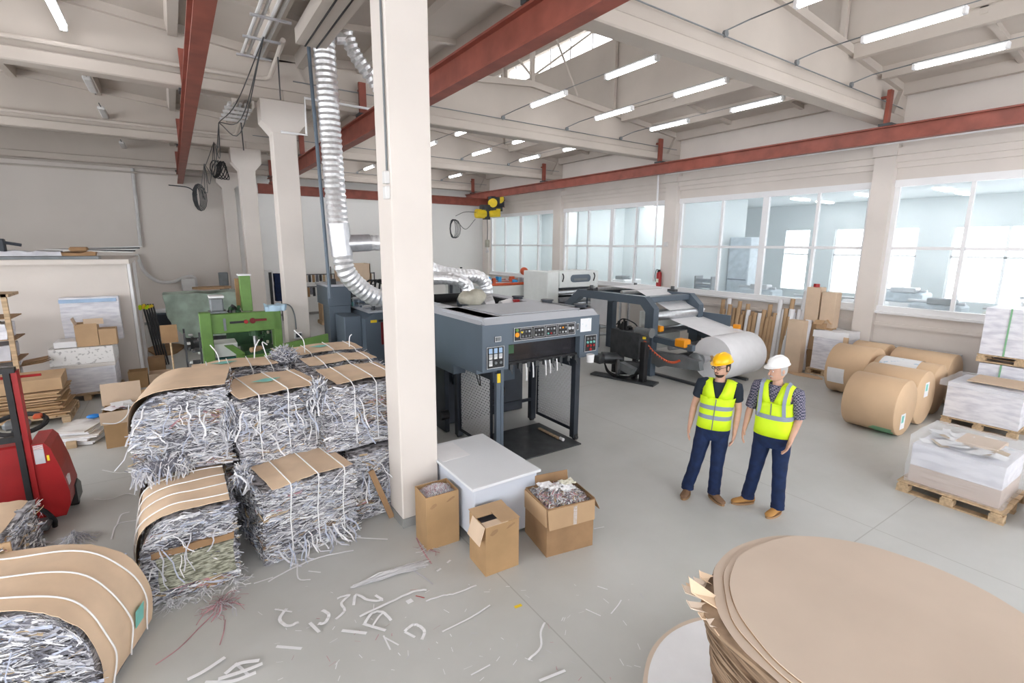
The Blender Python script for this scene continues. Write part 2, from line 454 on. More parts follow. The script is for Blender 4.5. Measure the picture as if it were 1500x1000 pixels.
# lantern glazing bars and panes
for i, x in enumerate((M0, M1)):
    fr = MB()
    y = YB
    while y < YE: fr.box(x-.03, y-.025, 8.75, x+.03, y+.025, 9.35); y += 1.0
    f = struct(fr.build('window_%d' % (5+i), 'paint_white'))
    MB().box(x-.004, YB, 8.75, x+.004, YE, 9.35).build('pane', 'glass', f)
# steel trusses of the lantern on each girder line
for i, y in enumerate(LINES):
    m_ = MB()
    for x in (M0+.15, 7.9, M1-.15): m_.box(x-.05, y-.05, zr(x, 2., WX), x+.05, y+.05, 9.5)
    for a, b_ in (((M0+.15, 9.3), (7.9, 7.2)), ((7.9, 7.2), (M1-.15, 9.3)), ((M0+.15, 9.45), (M1-.15, 9.45)), ((7.9, 9.4), (6.4, 7.0)), ((7.9, 9.4), (9.4, 7.0))):
        m_.cyl((a[0], y, a[1]), (b_[0], y, b_[1]), .03, 6)
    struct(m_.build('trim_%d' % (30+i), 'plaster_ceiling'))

# columns
def column(name, x0, x1, y0, y1, cap=True):
    m_ = MB().box(x0, y0, .1, x1, y1, 5.2 if cap else 5.68, .012)
    if cap:
        xm = (x0+x1)/2
        m_.prism([(x0, 5.1), (x1, 5.1), (x1+.17, 5.3), (x1+.17, 5.68), (x0-.17, 5.68), (x0-.17, 5.3)], 'y', y0-.02, y1+.02)
    m_.mi = 1; m_.box(x0-.004, y0-.004, 0, x1+.004, y1+.004, .105)
    return struct(m_.build(name, ['plaster', 'skirt_grey']))
column('trim_40', 1.79, 2.22, 4.75, 5.13, False)
column('trim_41', 1.77, 2.2, 10.75, 11.15)
column('trim_42', 1.77, 2.2, 16.55, 16.95)
column('trim_43', 1.77, 2.2, 22.35, 22.75)
column('trim_44', 1.79, 2.22, -1.1, -.7)

# rooms behind the glazed wall
OX = 21.5
mb = MB().box(OX, YB, 0, OX+.2, 22.9, 1.35).box(OX, YB, 3.75, OX+.2, 22.9, 4.9)
y = YB
while y < 12: mb.box(OX, y, 1.35, OX+.2, y+.9, 3.75); y += 3.6
mb.box(OX, 11.3, 1.35, OX+.2, 22.9, 3.75)
mb.box(WX+.3, 22.9, 0, OX+.2, 23.1, 4.9)
mb.box(WX+.3, 10.75, 0, 17.6, 10.95, 4.9).box(17.4, 10.95, 0, 17.6, 22.9, 4.9).box(14.6, 16.6, 0, 17.4, 16.7, 4.9)
struct(mb.build('wall_office', 'office_wall'))
mb = MB().box(WX+.3, YB, 4.75, OX+.2, 23, 4.95)
struct(mb.build('ceiling_office', 'office_wall'))
fr = MB(); y = YB+.9
while y < 11:
    fr.box(OX+.05, y, 1.35, OX+.12, y+.06, 3.75).box(OX+.05, y+1.3, 1.35, OX+.12, y+1.38, 3.75).box(OX+.05, y+2.64, 1.35, OX+.12, y+2.7, 3.75).box(OX+.05, y, 2.75, OX+.12, y+2.7, 2.82)
    y += 3.6
struct(fr.build('window_7', 'paint_white'))
k = 0
for x in (15.4, 16.7, 18.6, 20.4):
    for y in (-1, 1.2, 3.4, 5.4, 7.4, 9.4, 12.5, 14.8, 18.5, 20.5):
        if (x > 17.4 and y > 11) or (x == 16.7 and y < 11): continue
        tag(MB().box(x-.5, y-.09, 4.70, x+.5, y+.09, 4.745).build('ceiling_light', 'office_light_boost' if y > 11 else 'office_light'),  # strips in the far rooms are added and boosted to whiten their windows
            'bright white strip light on the ceiling of the room behind the glass', 'light', 'office strip lights')
# ------------------------------------------------------------ crane runways under the roof
def ibeam(m_, ax, c, z0, z1, a0, a1, w=.17, tf=.03, tw=.02):
    h = w/2
    for za, zb, q in ((z0, z0+tf, h), (z1-tf, z1, h), (z0+tf, z1-tf, tw)):
        if ax == 'y': m_.box(c-q, a0, za, c+q, a1, zb)
        else: m_.box(a0, c-q, za, a1, c+q, zb)
    return m_
def runway(x, y0, y1, label, z0=5.2, z1=5.55, w=.18):
    t_ = thing('crane_runway_beam', label, 'beam', (x, y0, z0))
    ibeam(MB(), 'y', x, z0, z1, y0, y1, w).build('rail', 'red_beam', t_, world=True)
    for y in LINES:
        if y0 < y < y1:
            MB().box(x-.07, y-.24, z1, x+.07, y-.17, 6.25).box(x-.05, y-.17, 6.1, x+.05, y+.1, 6.14).build('hanger', 'red_beam', t_, world=True)
            MB().box(x-.12, y-.34, z1, x+.12, y-.10, z1+.05).build('plate', 'dark_metal', t_, world=True)
    return t_
runway(.47, -4.5, 22.9, 'brown-red steel crane beam over the left aisle, leftmost of the long ceiling beams')
runway(3.5, -4.5, 22.6, 'wide brown-red steel crane beam crossing right behind the big white pillar', 5.2, 5.6, .2)
runway(12.6, -4.5, 22.9, 'long brown-red steel crane beam running above the windows of the right wall', 5.22, 5.54)
t_ = thing('crane_bridge', 'brown-red cross beam hung below the runways along the back wall', 'beam', (3, 20.5, 4.8))
ibeam(MB(), 'x', 20.5, 4.82, 5.16, 2.75, 13.3, .2).build('bridge_girder', 'red_beam', t_, world=True)
for x in (3.5, 12.6):
    MB().box(x-.35, 20.3, 5.16, x+.35, 20.7, 5.24, .01).build('end_carriage', 'red_beam', t_, world=True)
# yellow hoist at the end of the bridge
t_ = thing('electric_hoist', 'yellow electric chain hoist hanging at the end of the red bridge beam', 'hoist', (12.2, 20.3, 4.3))
MB().cyl((11.55, 20.1, 4.45), (12.0, 20.1, 4.45), .2, 14).build('drum', 'yellow', t_, world=True)
MB().cyl((12.15, 20.05, 4.45), (12.6, 20.05, 4.5), .16, 12).box(12.55, 19.95, 4.35, 12.75, 20.2, 4.7).build('motor', 'yellow', t_, world=True)
MB().cyl((12.75, 20.0, 5.15), (12.85, 20.3, 5.15), .2, 16).build('wheel', 'yellow', t_, world=True)
MB().cyl((12.35, 19.95, 4.95), (12.45, 20.2, 4.95), .2, 16).build('wheel', 'yellow', t_, world=True)
MB().box(11.8, 20.0, 4.6, 12.9, 20.25, 4.85).box(12.3, 20.0, 4.8, 13.0, 20.3, 5.25).box(11.95, 19.95, 4.2, 12.2, 20.2, 4.6).build('trolley_frame', 'dark_metal', t_, world=True)
MB().tube([(12.1, 20.05, 4.3), (12.12, 20.05, 3.7), (12.1, 20.05, 3.2)], .018, 6).build('chain', 'dark_metal', t_, world=True)
MB().box(12.0, 19.97, 2.95, 12.2, 20.13, 3.3, .03).build('hook_block', 'pillow_grey', t_, world=True)
MB().tube(spline([(12.1, 20.05, 2.95), (12.1, 20.05, 2.85), (12.17, 20.05, 2.76), (12.09, 20.05, 2.72), (12.03, 20.05, 2.78)], 4), .02, 6).build('hook', 'steel', t_, world=True)
mb = MB()
for k in range(5):
    c = V((10.3+.05*k, 20.0, 4.0)); q = []
    for i in range(13):
        a = 2*PI*i/12; q.append(c + V((.14*math.sin(a)*(1+.2*k), .03*k, -.25+.4*math.cos(a))))
    mb.tube(q, .014, 5)
mb.tube(spline([(10.45, 20, 4.3), (11.0, 20.1, 4.5), (11.7, 20.1, 4.5)]), .012, 5).tube(spline([(10.5, 20, 4.1), (11.0, 20.1, 3.75), (11.5, 20.1, 4.2)]), .012, 5)
mb.build('cable_coil', 'dark_metal', t_, world=True)

# ------------------------------------------------------------ tube lights
def tube_proto():
    t_ = thing('tube_light', 'lit white tube light hung on a wire under the roof', 'light', (0, 0, 0), 0, 'lit ceiling tubes of the right nave')
    MB().box(-.06, -.6, .02, .06, .6, .05, .008).build('housing', 'paint_white', t_)
    MB().cyl((0, -.57, -.01), (0, .57, -.01), .045, 10).build('tube', 'tube_light', t_)
    m_ = MB()
    for s_ in (-1, 1): MB().box(-.05, s_*.6-.03, -.05, .05, s_*.6+.03, .05, .01).build('end_cap', 'paint_white', t_)
    return t_
TL = tube_proto(); first = True
for y in (-2.2, .6, 3.35, 6.87, 9.28, 13.0, 15.55, 18.8, 21.4):
    for x in (5.13, 7.16, 9.16, 11.2):
        p = (x, y, 6.2)
        if first: TL.location = p; first = False
        else: dup(TL, p)
for y in (1.2, 4.0, 9.95):
    dup(TL, (-1.03, y, 6.2), label='lit tube light on its own over the left aisle, at the upper left corner', group='lit tubes over the left aisle')
off = thing('tube_light_fitting', 'unlit grey tube fitting hanging on a thin wire over the left aisle', 'light', (-1.05, 13.7, 6.15), 0, 'unlit fittings over the left aisle')
MB().box(-.07, -.55, -.03, .07, .55, .05, .02).build('housing', 'conduit', off)
MB().cyl((0, -.9, .03), (0, -.5, .03), .012, 5).cyl((0, .5, .03), (0, .9, .03), .012, 5).build('wire', 'dark_metal', off)
dup(off, (-1.06, 16.1, 6.1)); dup(off, (-1.03, 21.6, 6.2))
# wires from girder to girder that carry the tubes
mb = MB()
for x in (5.13, 7.16, 9.16, 11.2):
    for ya, yb in zip(LINES[:-1], LINES[1:]):
        mb.tube([(x-.25, ya+.16, 6.1), (x, ya+.5, 6.24), (x, ya+1.2, 6.26)], .011, 5)
        mb.tube([(x, yb-1.2, 6.26), (x, yb-.4, 6.24), (x-.25, yb-.16, 6.1)], .011, 5)
        mb.cyl((x, ya+1.2, 6.27), (x, yb-1.0, 6.27), .008, 4)
tag(mb.build('lamp_wiring', 'grey_mid'), 'thin grey wires stringing the lit tube lights between the roof girders', 'cable')
CL = ['thin grey cable run on the roof girder behind the camera', 'thin grey cable run with junction boxes on the nearest roof girder, upper right', 'thin grey cable run with junction boxes on the second roof girder', 'thin grey cable run on the third roof girder from the camera', 'thin grey cable run on the last roof girder, by the back wall']
for y, lb in zip(LINES, CL):
    t_ = thing('cable_run', lb, 'cable', (5, y-.17, 6.06))
    MB().cyl((2.2, y-.17, 6.06), (WX-.2, y-.17, 6.02), .010, 6).build('cable', 'grey_mid', t_, world=True)
    for x in (5.0, 7.0, 9.0, 11.0): MB().cyl((x-.08, y-.20, 6.07), (x-.08, y-.16, 6.07), .05, 8).build('junction_box', 'grey_mid', t_, world=True)
mb = MB()
for y in LINES[1:4]:
    mb.cyl((XL, y-.2, 5.99), (1.5, y-.2, 5.99), .04, 8)
    mb.tube(spline([(1.5, y-.2, 5.99), (1.75, y-.25, 6.02), (1.8, y-.5, 6.1), (1.8, y-1.6, 6.25)]), .04, 8)
tag(mb.build('conduit_pipe', 'plaster_ceiling'), 'cream painted conduit pipe running along the girders over the left aisle', 'pipe')
# pipe along the right wall, under the crane beam
t_ = thing('heating_pipe', 'white pipe running along the right wall just above the windows', 'pipe', (WX-.3, 0, 5.3))
MB().cyl((WX-.32, YB, 5.32), (WX-.32, 11.0, 5.32), .035, 8).build('long_run', 'paint_white', t_, world=True)
MB().tube([(WX-.32, 11.3, 5.5), (WX-.3, 11.3, 4.9), (WX-.25, 11.3, 1.9)], .03, 8).build('drop_pipe', 'paint_white', t_, world=True)
mb = MB().tube([(1.9, 10.6, 5.1), (2.35, 10.6, 5.1), (2.35, 10.55, 5.75), (3.9, 10.6, 5.75)], .025, 8)
tag(mb.build('white_pipe', 'paint_white'), 'thin white pipe stepping around the head of the second pillar', 'pipe')

# cable ladder above the pillar row
t_ = thing('cable_tray', 'ladder of grey cable trays and pipes hanging under the roof above the pillar row', 'cable tray', (1.6, 5, 6.3))
for i, x in enumerate((1.32, 1.42, 1.52, 1.62)):
    MB().cyl((x, -2, 6.25+.03*(i % 2)), (x, 10.4, 6.25+.03*(i % 2)), .028, 8).build('pipe', 'conduit', t_, world=True)
m_ = MB()
for k in range(14): MB().box(1.22, -1.5+k*.9, 6.18, 1.76, -1.46+k*.9, 6.21).build('rung', 'galv', t_, world=True)
m_ = MB(); m_.box(1.9, -2, 6.1, 2.35, 8.9, 6.32)
m_.mi = 1; m_.box(2.03, -2, 6.085, 2.05, 8.9, 6.1).box(2.2, -2, 6.085, 2.22, 8.9, 6.1)
m_.build('channel', ['plaster_ceiling', 'black'], t_, world=True)
t_ = thing('wall_bracket', 'small tangle of grey pipe stubs on a bracket left of the second pillar head', 'bracket', (1.2, 13.4, 5.9))
m_ = MB()
for k in range(4):
    m_.cyl((1.3+.1*k, 12.6, 5.95), (1.3+.1*k, 14.2, 5.95), .035, 6)
for k in range(4): m_.box(1.2, 12.7+.4*k, 5.85, 1.75, 12.76+.4*k, 5.9)
m_.build('pipe_stubs', 'conduit', t_, world=True)
MB().box(1.72, 12.3, 5.85, 2.0, 14.4, 6.05).build('channel', 'plaster_ceiling', t_, world=True)
# hanging cables
mb = MB()
random.seed(3)
for k, (p, q) in enumerate((((1.5, 9.2, 6.2), (1.05, 12.5, 5.5)), ((1.05, 12.5, 5.5), (1.15, 15.5, 5.6)), ((1.15, 15.5, 5.6), (1.0, 17.5, 5.3)), ((1.0, 17.5, 5.3), (1.1, 22.5, 5.2)))):
    for j in range(3):
        a, b_ = V(p), V(q); m_ = (a+b_)/2+V((rnd(-.1, .1), 0, -.3-.25*j))
        mb.tube(spline([a, m_, b_], 6), .009, 5)
mb.cyl(at(407, 84, Y=9.0), at(411, 146, Y=10.6), .012, 5).cyl(at(353, 178, Y=15.4), at(357, 220, Y=16.5), .015, 5)
tag(mb.build('hanging_cables', 'dark_metal'), 'loops of dark cable sagging along the top of the pillar row', 'cable')
mb = MB()
for k in range(9):
    c = V((1.25+.03*k, 17.2, 5.15)); q = [c+V((.13*math.sin(2*PI*i/12+k), .06*math.cos(2*PI*i/12)+.05*k, .24*math.cos(2*PI*i/12+k*.5))) for i in range(13)]
    mb.tube(q, .014, 5)
tag(mb.build('cable_bundle', 'black'), 'black coiled bundle of thick cable beside the third pillar head', 'cable')
mb = MB()
for k in range(6):
    c = V((.98+.01*k, 22.4, 4.72)); q = [c+V(((.05+.035*k)*math.sin(2*PI*i/14), .02*k, (.34+.03*k)*math.cos(2*PI*i/14))) for i in range(15)]
    mb.tube(q, .014, 5)
mb.tube(spline([(.1, 22.5, 5.1), (.7, 22.5, 5.05), (.95, 22.4, 4.8)]), .02, 5)
tag(mb.build('cable_coil', 'dark_metal'), 'teardrop coil of grey cable hung at the end of the left crane beam', 'cable')

# ------------------------------------------------------------ flexible foil duct
def corrugated(pts, r, step=.045, seg=18, amp=.05):
    L = [0]; P_ = [V(p) for p in pts]
    for a, b_ in zip(P_[:-1], P_[1:]): L.append(L[-1]+(b_-a).length)
    out = []; rad = []; n = int(L[-1]/step); j = 0
    for i in range(n+1):
        s_ = L[-1]*i/n
        while j < len(L)-2 and L[j+1] < s_: j += 1
        u = (s_-L[j])/max(1e-6, L[j+1]-L[j]); out.append(P_[j].lerp(P_[j+1], u)); rad.append(r*(1+amp*(1 if i % 2 else -1)+rnd(-.012, .012)))
    return out, rad
t_ = thing('exhaust_duct', 'silver corrugated foil duct dropping from the roof just left of the big white pillar', 'duct', (2.4, 9, 2.4))
a = [(2.36, 9.0, 6.44), (2.36, 9, 6.2), (2.37, 9, 5.6), (2.39, 9, 4.3), (2.42, 9, 3.35)]
q, rd = corrugated(spline(a, 10), .168); MB().tube(q, .17, 26, rd).build('riser', 'foil', t_, world=True, smooth=17)
MB().cyl((2.42, 9, 3.4), (2.46, 9, 2.85), .18, 20).cyl((2.45, 9, 3.05), (2.95, 9.0, 3.08), .15, 16).build('tee_piece', 'galv', t_, world=True, smooth=True)
q, rd = corrugated(spline([(2.46, 9, 2.88), (2.5, 9, 2.6), (2.68, 9.05, 2.35), (3.0, 9.1, 2.1), (3.35, 9.2, 2.02), (3.6, 9.3, 2.0)], 8), .165); MB().tube(q, .17, 26, rd).build('lower_elbow', 'foil', t_, world=True, smooth=17)
q, rd = corrugated(spline([(2.95, 9, 3.08), (3.3, 8.95, 3.05), (3.7, 8.9, 2.85), (4.2, 8.9, 2.55), (4.75, 8.9, 2.45), (5.1, 8.9, 2.42), (5.3, 8.9, 2.30), (5.35, 8.9, 2.1), (5.35, 8.9, 1.9)], 8), .135, amp=.035); MB().tube(q, .15, 26, rd).build('long_branch', 'foil', t_, world=True, smooth=17)
q, rd = corrugated(spline([(3.6, 9.3, 2.15), (4.0, 8.8, 2.4), (4.35, 8.4, 2.42), (4.55, 8.3, 2.3), (4.58, 8.3, 2.1), (4.58, 8.3, 1.9)], 8), .12, amp=.035); MB().tube(q, .12, 18, rd).build('short_branch', 'foil', t_, world=True, smooth=17)
MB().cyl((2.14, 9.12, 6.28), (2.24, 9.12, 2.1), .03, 8).build('support_pipe', 'slate', t_, world=True)
q, rd = corrugated(spline([at(505, 45, Y=9), at(520, 80, Y=9), at(545, 115, Y=9), at(570, 150, Y=9.2)], 8), .11, amp=.12)
t_ = thing('foil_hose', 'short ragged piece of silver foil hose hanging behind the top of the pillar', 'duct', q[0])
MB().tube(q, .12, 14, rd).build('hose', 'foil', t_, world=True, smooth=17)
MB().tube([at(495, 10, Y=9), at(503, 30, Y=9), at(508, 50, Y=9)], .015, 5).build('cord', 'dark_metal', t_, world=True)
MB().cyl((2.54, 9, 6.35), (2.78, 9, 6.4), .1, 10).build('stub', 'foil', t_, world=True)

# big pillar fittings
t_ = thing('light_switch', 'small grey double switch box on the left edge of the big white pillar', 'switch', (1.79, 4.86, 3.55))
MB().box(1.74, 4.76, 3.62, 1.79, 4.84, 3.74, .008).build('switch', 'conduit', t_, world=True)
MB().box(1.74, 4.76, 3.48, 1.79, 4.84, 3.60, .008).build('socket', 'conduit', t_, world=True)
MB().cyl((1.775, 4.8, 3.74), (1.775, 4.8, 5.68), .01, 6).build('cable', 'grey_mid', t_, world=True)

# wall things: fire extinguisher, junction boxes, radiator
t_ = thing('fire_extinguisher', 'red fire extinguisher hanging on the right wall pilaster between the windows', 'fire extinguisher', (13.35, 11.05, 1.75))
MB().cyl((13.33, 11.05, 1.72), (13.33, 11.05, 2.16), .085, 14).sphere((13.33, 11.05, 2.16), .085, 14, 8).build('cylinder', 'red', t_, world=True, smooth=True)
MB().box(13.26, 11.03, 2.22, 13.36, 11.07, 2.3).build('valve', 'black', t_, world=True)
MB().box(13.243, 11.0, 1.88, 13.25, 11.1, 2.0).build('label_sticker', 'cream', t_, world=True)
MB().tube(spline([(13.33, 11.05, 2.27), (13.33, 11.16, 2.3), (13.3, 11.19, 2.1), (13.3, 11.16, 1.9)]), .012, 5).build('hose', 'black', t_, world=True)
t_ = thing('radiator', 'low ribbed white radiator under the right wall windows, behind the kraft rolls', 'radiator', (13.45, 4, .3))
m_ = MB()
for k in range(26): m_.box(13.33, 3.2+k*.075, .25, 13.45, 3.255+k*.075, .82, .012)
m_.build('ribs', 'paint_white', t_, world=True)
MB().box(13.33, 3.15, .85, 13.54, 5.2, .87).build('grille', 'galv', t_, world=True)
tag(MB().box(13.38, 10.85, 3.05, 13.44, 11.0, 3.2, .01).build('socket_box', 'conduit'), 'small grey box on the pilaster above the fire extinguisher', 'socket')
# back wall conduit and electrical boxes
t_ = thing('wall_conduit', 'thick white conduit snaking down the back wall to a small grey box', 'conduit', (-.8, 22.9, 2))
q = [at(193, 242, Y=22.9), at(200, 300, Y=22.9), at(206, 362, Y=22.9)]
MB().tube(q, .055, 8).build('riser', 'conduit', t_, world=True)
q = spline([at(200, 372, Y=22.85), at(212, 398, Y=22.85), at(232, 412, Y=22.85), at(255, 412, Y=22.85), at(270, 406, Y=22.85), at(285, 407, Y=22.85), at(288, 432, Y=22.85)], 8)
MB().tube(q, .06, 8).build('curved_run', 'conduit', t_, world=True)
p = at(277, 416, Y=22.8); MB().box(p.x-.25, 22.7, p.z-.25, p.x+.22, 22.98, p.z+.22, .02).build('junction_box', 'conduit', t_, world=True)
mb = MB().cyl((XL, 22.85, 5.72), (1.5, 22.85, 5.68), .05, 8).cyl((XL, 22.8, 5.45), (1.2, 22.8, 5.5), .03, 8)
tag(mb.build('wall_pipe', 'plaster_ceiling'), 'pair of cream pipes running along the top of the left back wall', 'pipe')
p = at(326, 412, Y=22.3)
tag(MB().box(p.x-.12, 22.2, p.z-.35, p.x+.2, 22.34, p.z+.35, .02).build('switch_box', 'grey_mid'), 'upright grey switch box beside the fourth pillar', 'switch box')
p = at(435, 491, Y=10.7)
t_ = thing('control_box', 'small white control box with dark display on the front of the second pillar', 'switch box', p)
MB().box(p.x-.05, 10.68, p.z-.07, p.x+.10, 10.75, p.z+.06, .01).build('case', 'paint_white', t_, world=True)
MB().box(p.x-.02, 10.672, p.z-.04, p.x+.08, 10.682, p.z+.04).build('display', 'slate_dark', t_, world=True)
q = spline([at(434, 482, Y=10.7), at(431, 460, Y=10.7), at(424, 447, Y=10.7), at(408, 445, Y=10.7)])
MB().tube(q, .012, 6).build('cable', 'grey_mid', t_, world=True)
# ------------------------------------------------------------ pallets and wrapped stacks
def soft_box(m_, x0, y0, z0, x1, y1, z1, amp=.012, n=(8, 8, 8), fr=3., seed=0, lean=(0, 0)):
    """box with slightly wavy faces (stacked sheets, film)"""
    c = V(((x0+x1)/2, (y0+y1)/2, (z0+z1)/2)); d = V((x1-x0, y1-y0, z1-z0))
    vd = {}
    def gv(i, j, k):
        key = (i, j, k)
        if key in vd: return vd[key]
        p = V((i/n[0]-.5, j/n[1]-.5, k/n[2]-.5))
        q = V((p.x*d.x, p.y*d.y, p.z*d.z))
        w_ = noise.noise_vector((c+q)*fr+V((seed*7.1, seed*3.3, 0)))*amp
        if k == 0: w_.z = 0
        q.x += lean[0]*(p.z+.5); q.y += lean[1]*(p.z+.5)
        vd[key] = m_.bm.verts.new(c+q+w_); return vd[key]
    for i in range(n[0]):
        for j in range(n[1]):
            for k in (0, n[2]): m_._f([gv(i, j, k), gv(i+1, j, k), gv(i+1, j+1, k), gv(i, j+1, k)])
    for i in range(n[0]):
        for k in range(n[2]):
            for j in (0, n[1]): m_._f([gv(i, j, k), gv(i+1, j, k), gv(i+1, j, k+1), gv(i, j, k+1)])
    for j in range(n[1]):
        for k in range(n[2]):
            for i in (0, n[0]): m_._f([gv(i, j, k), gv(i, j+1, k), gv(i, j+1, k+1), gv(i, j, k+1)])
    return m_
def pallet(label, x0, y0, z0, x1, y1, group=None, h=.14):
    """blocks show along Y; deck boards run along Y"""
    t_ = thing('wooden_pallet', label, 'pallet', ((x0+x1)/2, (y0+y1)/2, z0), 0, group)
    w_ = x1-x0; n = max(4, int(w_/.17))
    for k in range(n):
        a = x0+w_*k/n
        MB().box(a+.012, y0, z0+h-.02, a+w_/n-.012, y1, z0+h, .004).build('deck_board', 'wood', t_, world=True)
    for k in range(3):
        yy = y0+.07+(y1-y0-.14)*k/2
        MB().box(x0, yy-.05, z0+h-.042, x1, yy+.05, z0+h-.021).build('stringer_board', 'wood', t_, world=True)
        for j in range(3):
            xx = x0+.06+(w_-.12)*j/2
            MB().box(xx-.06, yy-.065, z0+.02, xx+.06, yy+.065, z0+h-.043, .004).build('block', 'wood', t_, world=True)
    for j in range(3):
        xx = x0+.06+(w_-.12)*j/2
        MB().box(xx-.055, y0, z0, xx+.055, y1, z0+.019).build('bottom_board', 'wood', t_, world=True)
    return t_

# film-wrapped stack in front at right
pallet('pale wooden pallet under the film-wrapped brown and white stack, right of the two men', 7.42, 1.12, 0, 8.42, 2.14)
t_ = thing('wrapped_paper_stack', 'film-wrapped stack of cartons with crumpled white and blue sheets on top, right of the men', 'stack', (7.95, 1.65, .145))
soft_box(MB(), 7.52, 1.2, .145, 8.36, 2.06, .36, .006, (8, 8, 5)).build('lower_bundles', ['cardboard_bundle'], t_, world=True)
soft_box(MB(), 7.52, 1.2, .362, 8.36, 2.06, .64, .01, (8, 8, 6)).build('upper_bundles', 'sheet_pack', t_, world=True)
m_ = MB(); random.seed(5)
for k in range(46):
    c = V((rnd(7.6, 8.28), rnd(1.28, 2.0), .655+rnd(0, .05)))
    a = rnd(0, PI); u = V((math.cos(a), math.sin(a), rnd(-.15, .15))); v = V((-math.sin(a), math.cos(a), rnd(-.2, .2)))
    L_ = rnd(.06, .14); W_ = rnd(.04, .1); m_.mi = random.choice((0, 0, 0, 1, 2))
    q = [m_.bm.verts.new(c+u*L_*s1+v*W_*s2+V((0, 0, rnd(-.008, .012)))) for s1, s2 in ((-1, -1), (1, -1), (1, 1), (-1, 1))]
    m_._f(q)
tag(m_.build('crumpled_sheets', ['paper', 'printed', 'paper_tan'], t_, world=True), kind='stuff')
MB().box(7.85, 1.35, .66, 8.3, 1.75, .72, .01).build('flat_carton', 'cardboard_pale', t_, world=True)
soft_box(MB(), 7.485, 1.165, .142, 8.395, 2.095, .76, .02, (16, 16, 12), 4.5, 3, (.01, .0)).build('stretch_film', 'film', t_, world=True, smooth=60)
# white ream stack behind it
pallet('wooden pallet with dark gaps under the low white sheet stack at the right edge', 11.05, 1.72, 0, 12.1, 2.72)
t_ = thing('sheet_stack', 'low white stack of wrapped sheets with a tan board on top, at the right edge', 'stack', (11.55, 2.2, .145))
soft_box(MB(), 11.08, 1.74, .145, 12.08, 2.70, .76, .012, (10, 10, 10)).build('sheets', 'sheet_pack', t_, world=True, smooth=50)
soft_box(MB(), 11.02, 1.68, .70, 12.12, 2.80, .79, .025, (12, 12, 2), 5).build('top_wrap', 'film', t_, world=True, smooth=50)
MB().box(11.25, 1.75, .80, 11.95, 2.5, .815).build('cover_board', 'cardboard_pale', t_, world=True)
pallet('wooden pallet on the floor under the tall white stack at the right edge', 12.25, 1.55, 0, 13.2, 2.62)
t_ = thing('sheet_stack', 'white sheet stack with green straps, lower one of the tall pair by the right wall', 'stack', (12.7, 2.1, .145))
soft_box(MB(), 12.27, 1.56, .145, 13.18, 2.60, .98, .01, (8, 8, 8)).build('sheets', 'sheet_pack', t_, world=True, smooth=50)
for y in (2.3, 1.7): MB().box(12.25, y-.012, .145, 12.258, y+.012, .985).build('strap', 'strap_green', t_, world=True)
pallet('wooden pallet with dark gaps between the two tall white stacks by the right wall', 12.25, 1.5, 1.0, 13.2, 2.66)
t_ = thing('sheet_stack', 'tall white sheet stack with green straps, upper one by the right wall windows', 'stack', (12.7, 2.1, 1.145))
soft_box(MB(), 12.27, 1.5, 1.145, 13.18, 2.64, 2.0, .01, (8, 8, 8), seed=2).build('sheets', 'sheet_pack', t_, world=True, smooth=50)
for y in (2.3, 1.66): MB().box(12.25, y-.012, 1.145, 12.258, y+.012, 2.01).build('strap', 'strap_green', t_, world=True)
# pallet corner at the right edge of the frame
pallet('yellow-brown pallet corner cut off by the right edge, nearest the camera', 7.5, .1, 0, 8.5, .93)
t_ = thing('board_bundle', 'corner of a tan board bundle on the pallet cut off by the right edge', 'bundle', (8, .5, .145))
soft_box(MB(), 7.56, .12, .145, 8.44, .86, .34, .006, (6, 6, 4)).build('boards', 'kraft', t_, world=True)
# far pallet by the tubes
pallet('clean light wooden pallet by the right wall, between tubes and kraft rolls', 12.75, 5.0, 0, 13.4, 5.86)
t_ = thing('sheet_stack', 'white wrapped sheet stack beside the cardboard tubes at the right wall', 'stack', (13.0, 5.4, .145))
soft_box(MB(), 12.82, 5.05, .145, 13.38, 5.78, .92, .015, (6, 8, 8), seed=4).build('sheets', 'sheet_pack', t_, world=True, smooth=50)
soft_box(MB(), 12.8, 5.03, .925, 13.4, 5.8, 1.1, .03, (6, 8, 4), 5, 6).build('wrapped_top', 'paper', t_, world=True, smooth=50)
MB().box(12.79, 5.02, .15, 12.83, 5.12, 1.0).build('corner_board', 'kraft', t_, world=True)

# ------------------------------------------------------------ kraft rolls lying by the wall
def kraft_roll(label, cx, y0, y1, r, sticker=(.0, .0), ang=0, white=False, extra=None):
    t_ = thing('kraft_paper_roll', label, 'paper roll', (cx, (y0+y1)/2, 0))
    m_ = MB(); n = 40; rings = []
    for y, rr in ((y0, r*.975), (y0+.012, r), (y1-.012, r), (y1, r*.975)):
        rings.append([V((cx+rr*math.cos(2*PI*k/n), y, r+rr*math.sin(2*PI*k/n))) for k in range(n)])
    m_.loft(rings); m_.build('wrapped_roll', 'kraft', t_, world=True, smooth=50)
    s_ = sticker
    if s_:
        m_ = MB(); m_.mi = 0
        m_.box(cx+s_[0]-.09, y0-.004, r+s_[1]-.13, cx+s_[0]+.09, y0-.001, r+s_[1]+.13); m_.mi = 1
        m_.box(cx+s_[0]-.06, y0-.006, r+s_[1]-.02, cx+s_[0]+.03, y0-.004, r+s_[1]+.10)
        m_.build('label_sticker', ['paper', 'stain_teal'], t_, world=True)
    return t_
kraft_roll('big brown kraft paper roll lying nearest the two men, frontmost of the group', 9.75, 2.85, 3.62, .47, (-.05, -.22))
q = [q for q in bpy.data.objects if q.get('label', '').startswith('big brown kraft paper roll')][0]
m_ = MB(); rr = []
for k in range(6):
    a = math.radians(222+k*7); rr.append([V((9.75+.474*math.cos(a), 2.88+.03*(k % 2), .47+.474*math.sin(a))), V((9.75+.474*math.cos(a), 3.15+.05*(k % 3), .47+.474*math.sin(a)))])
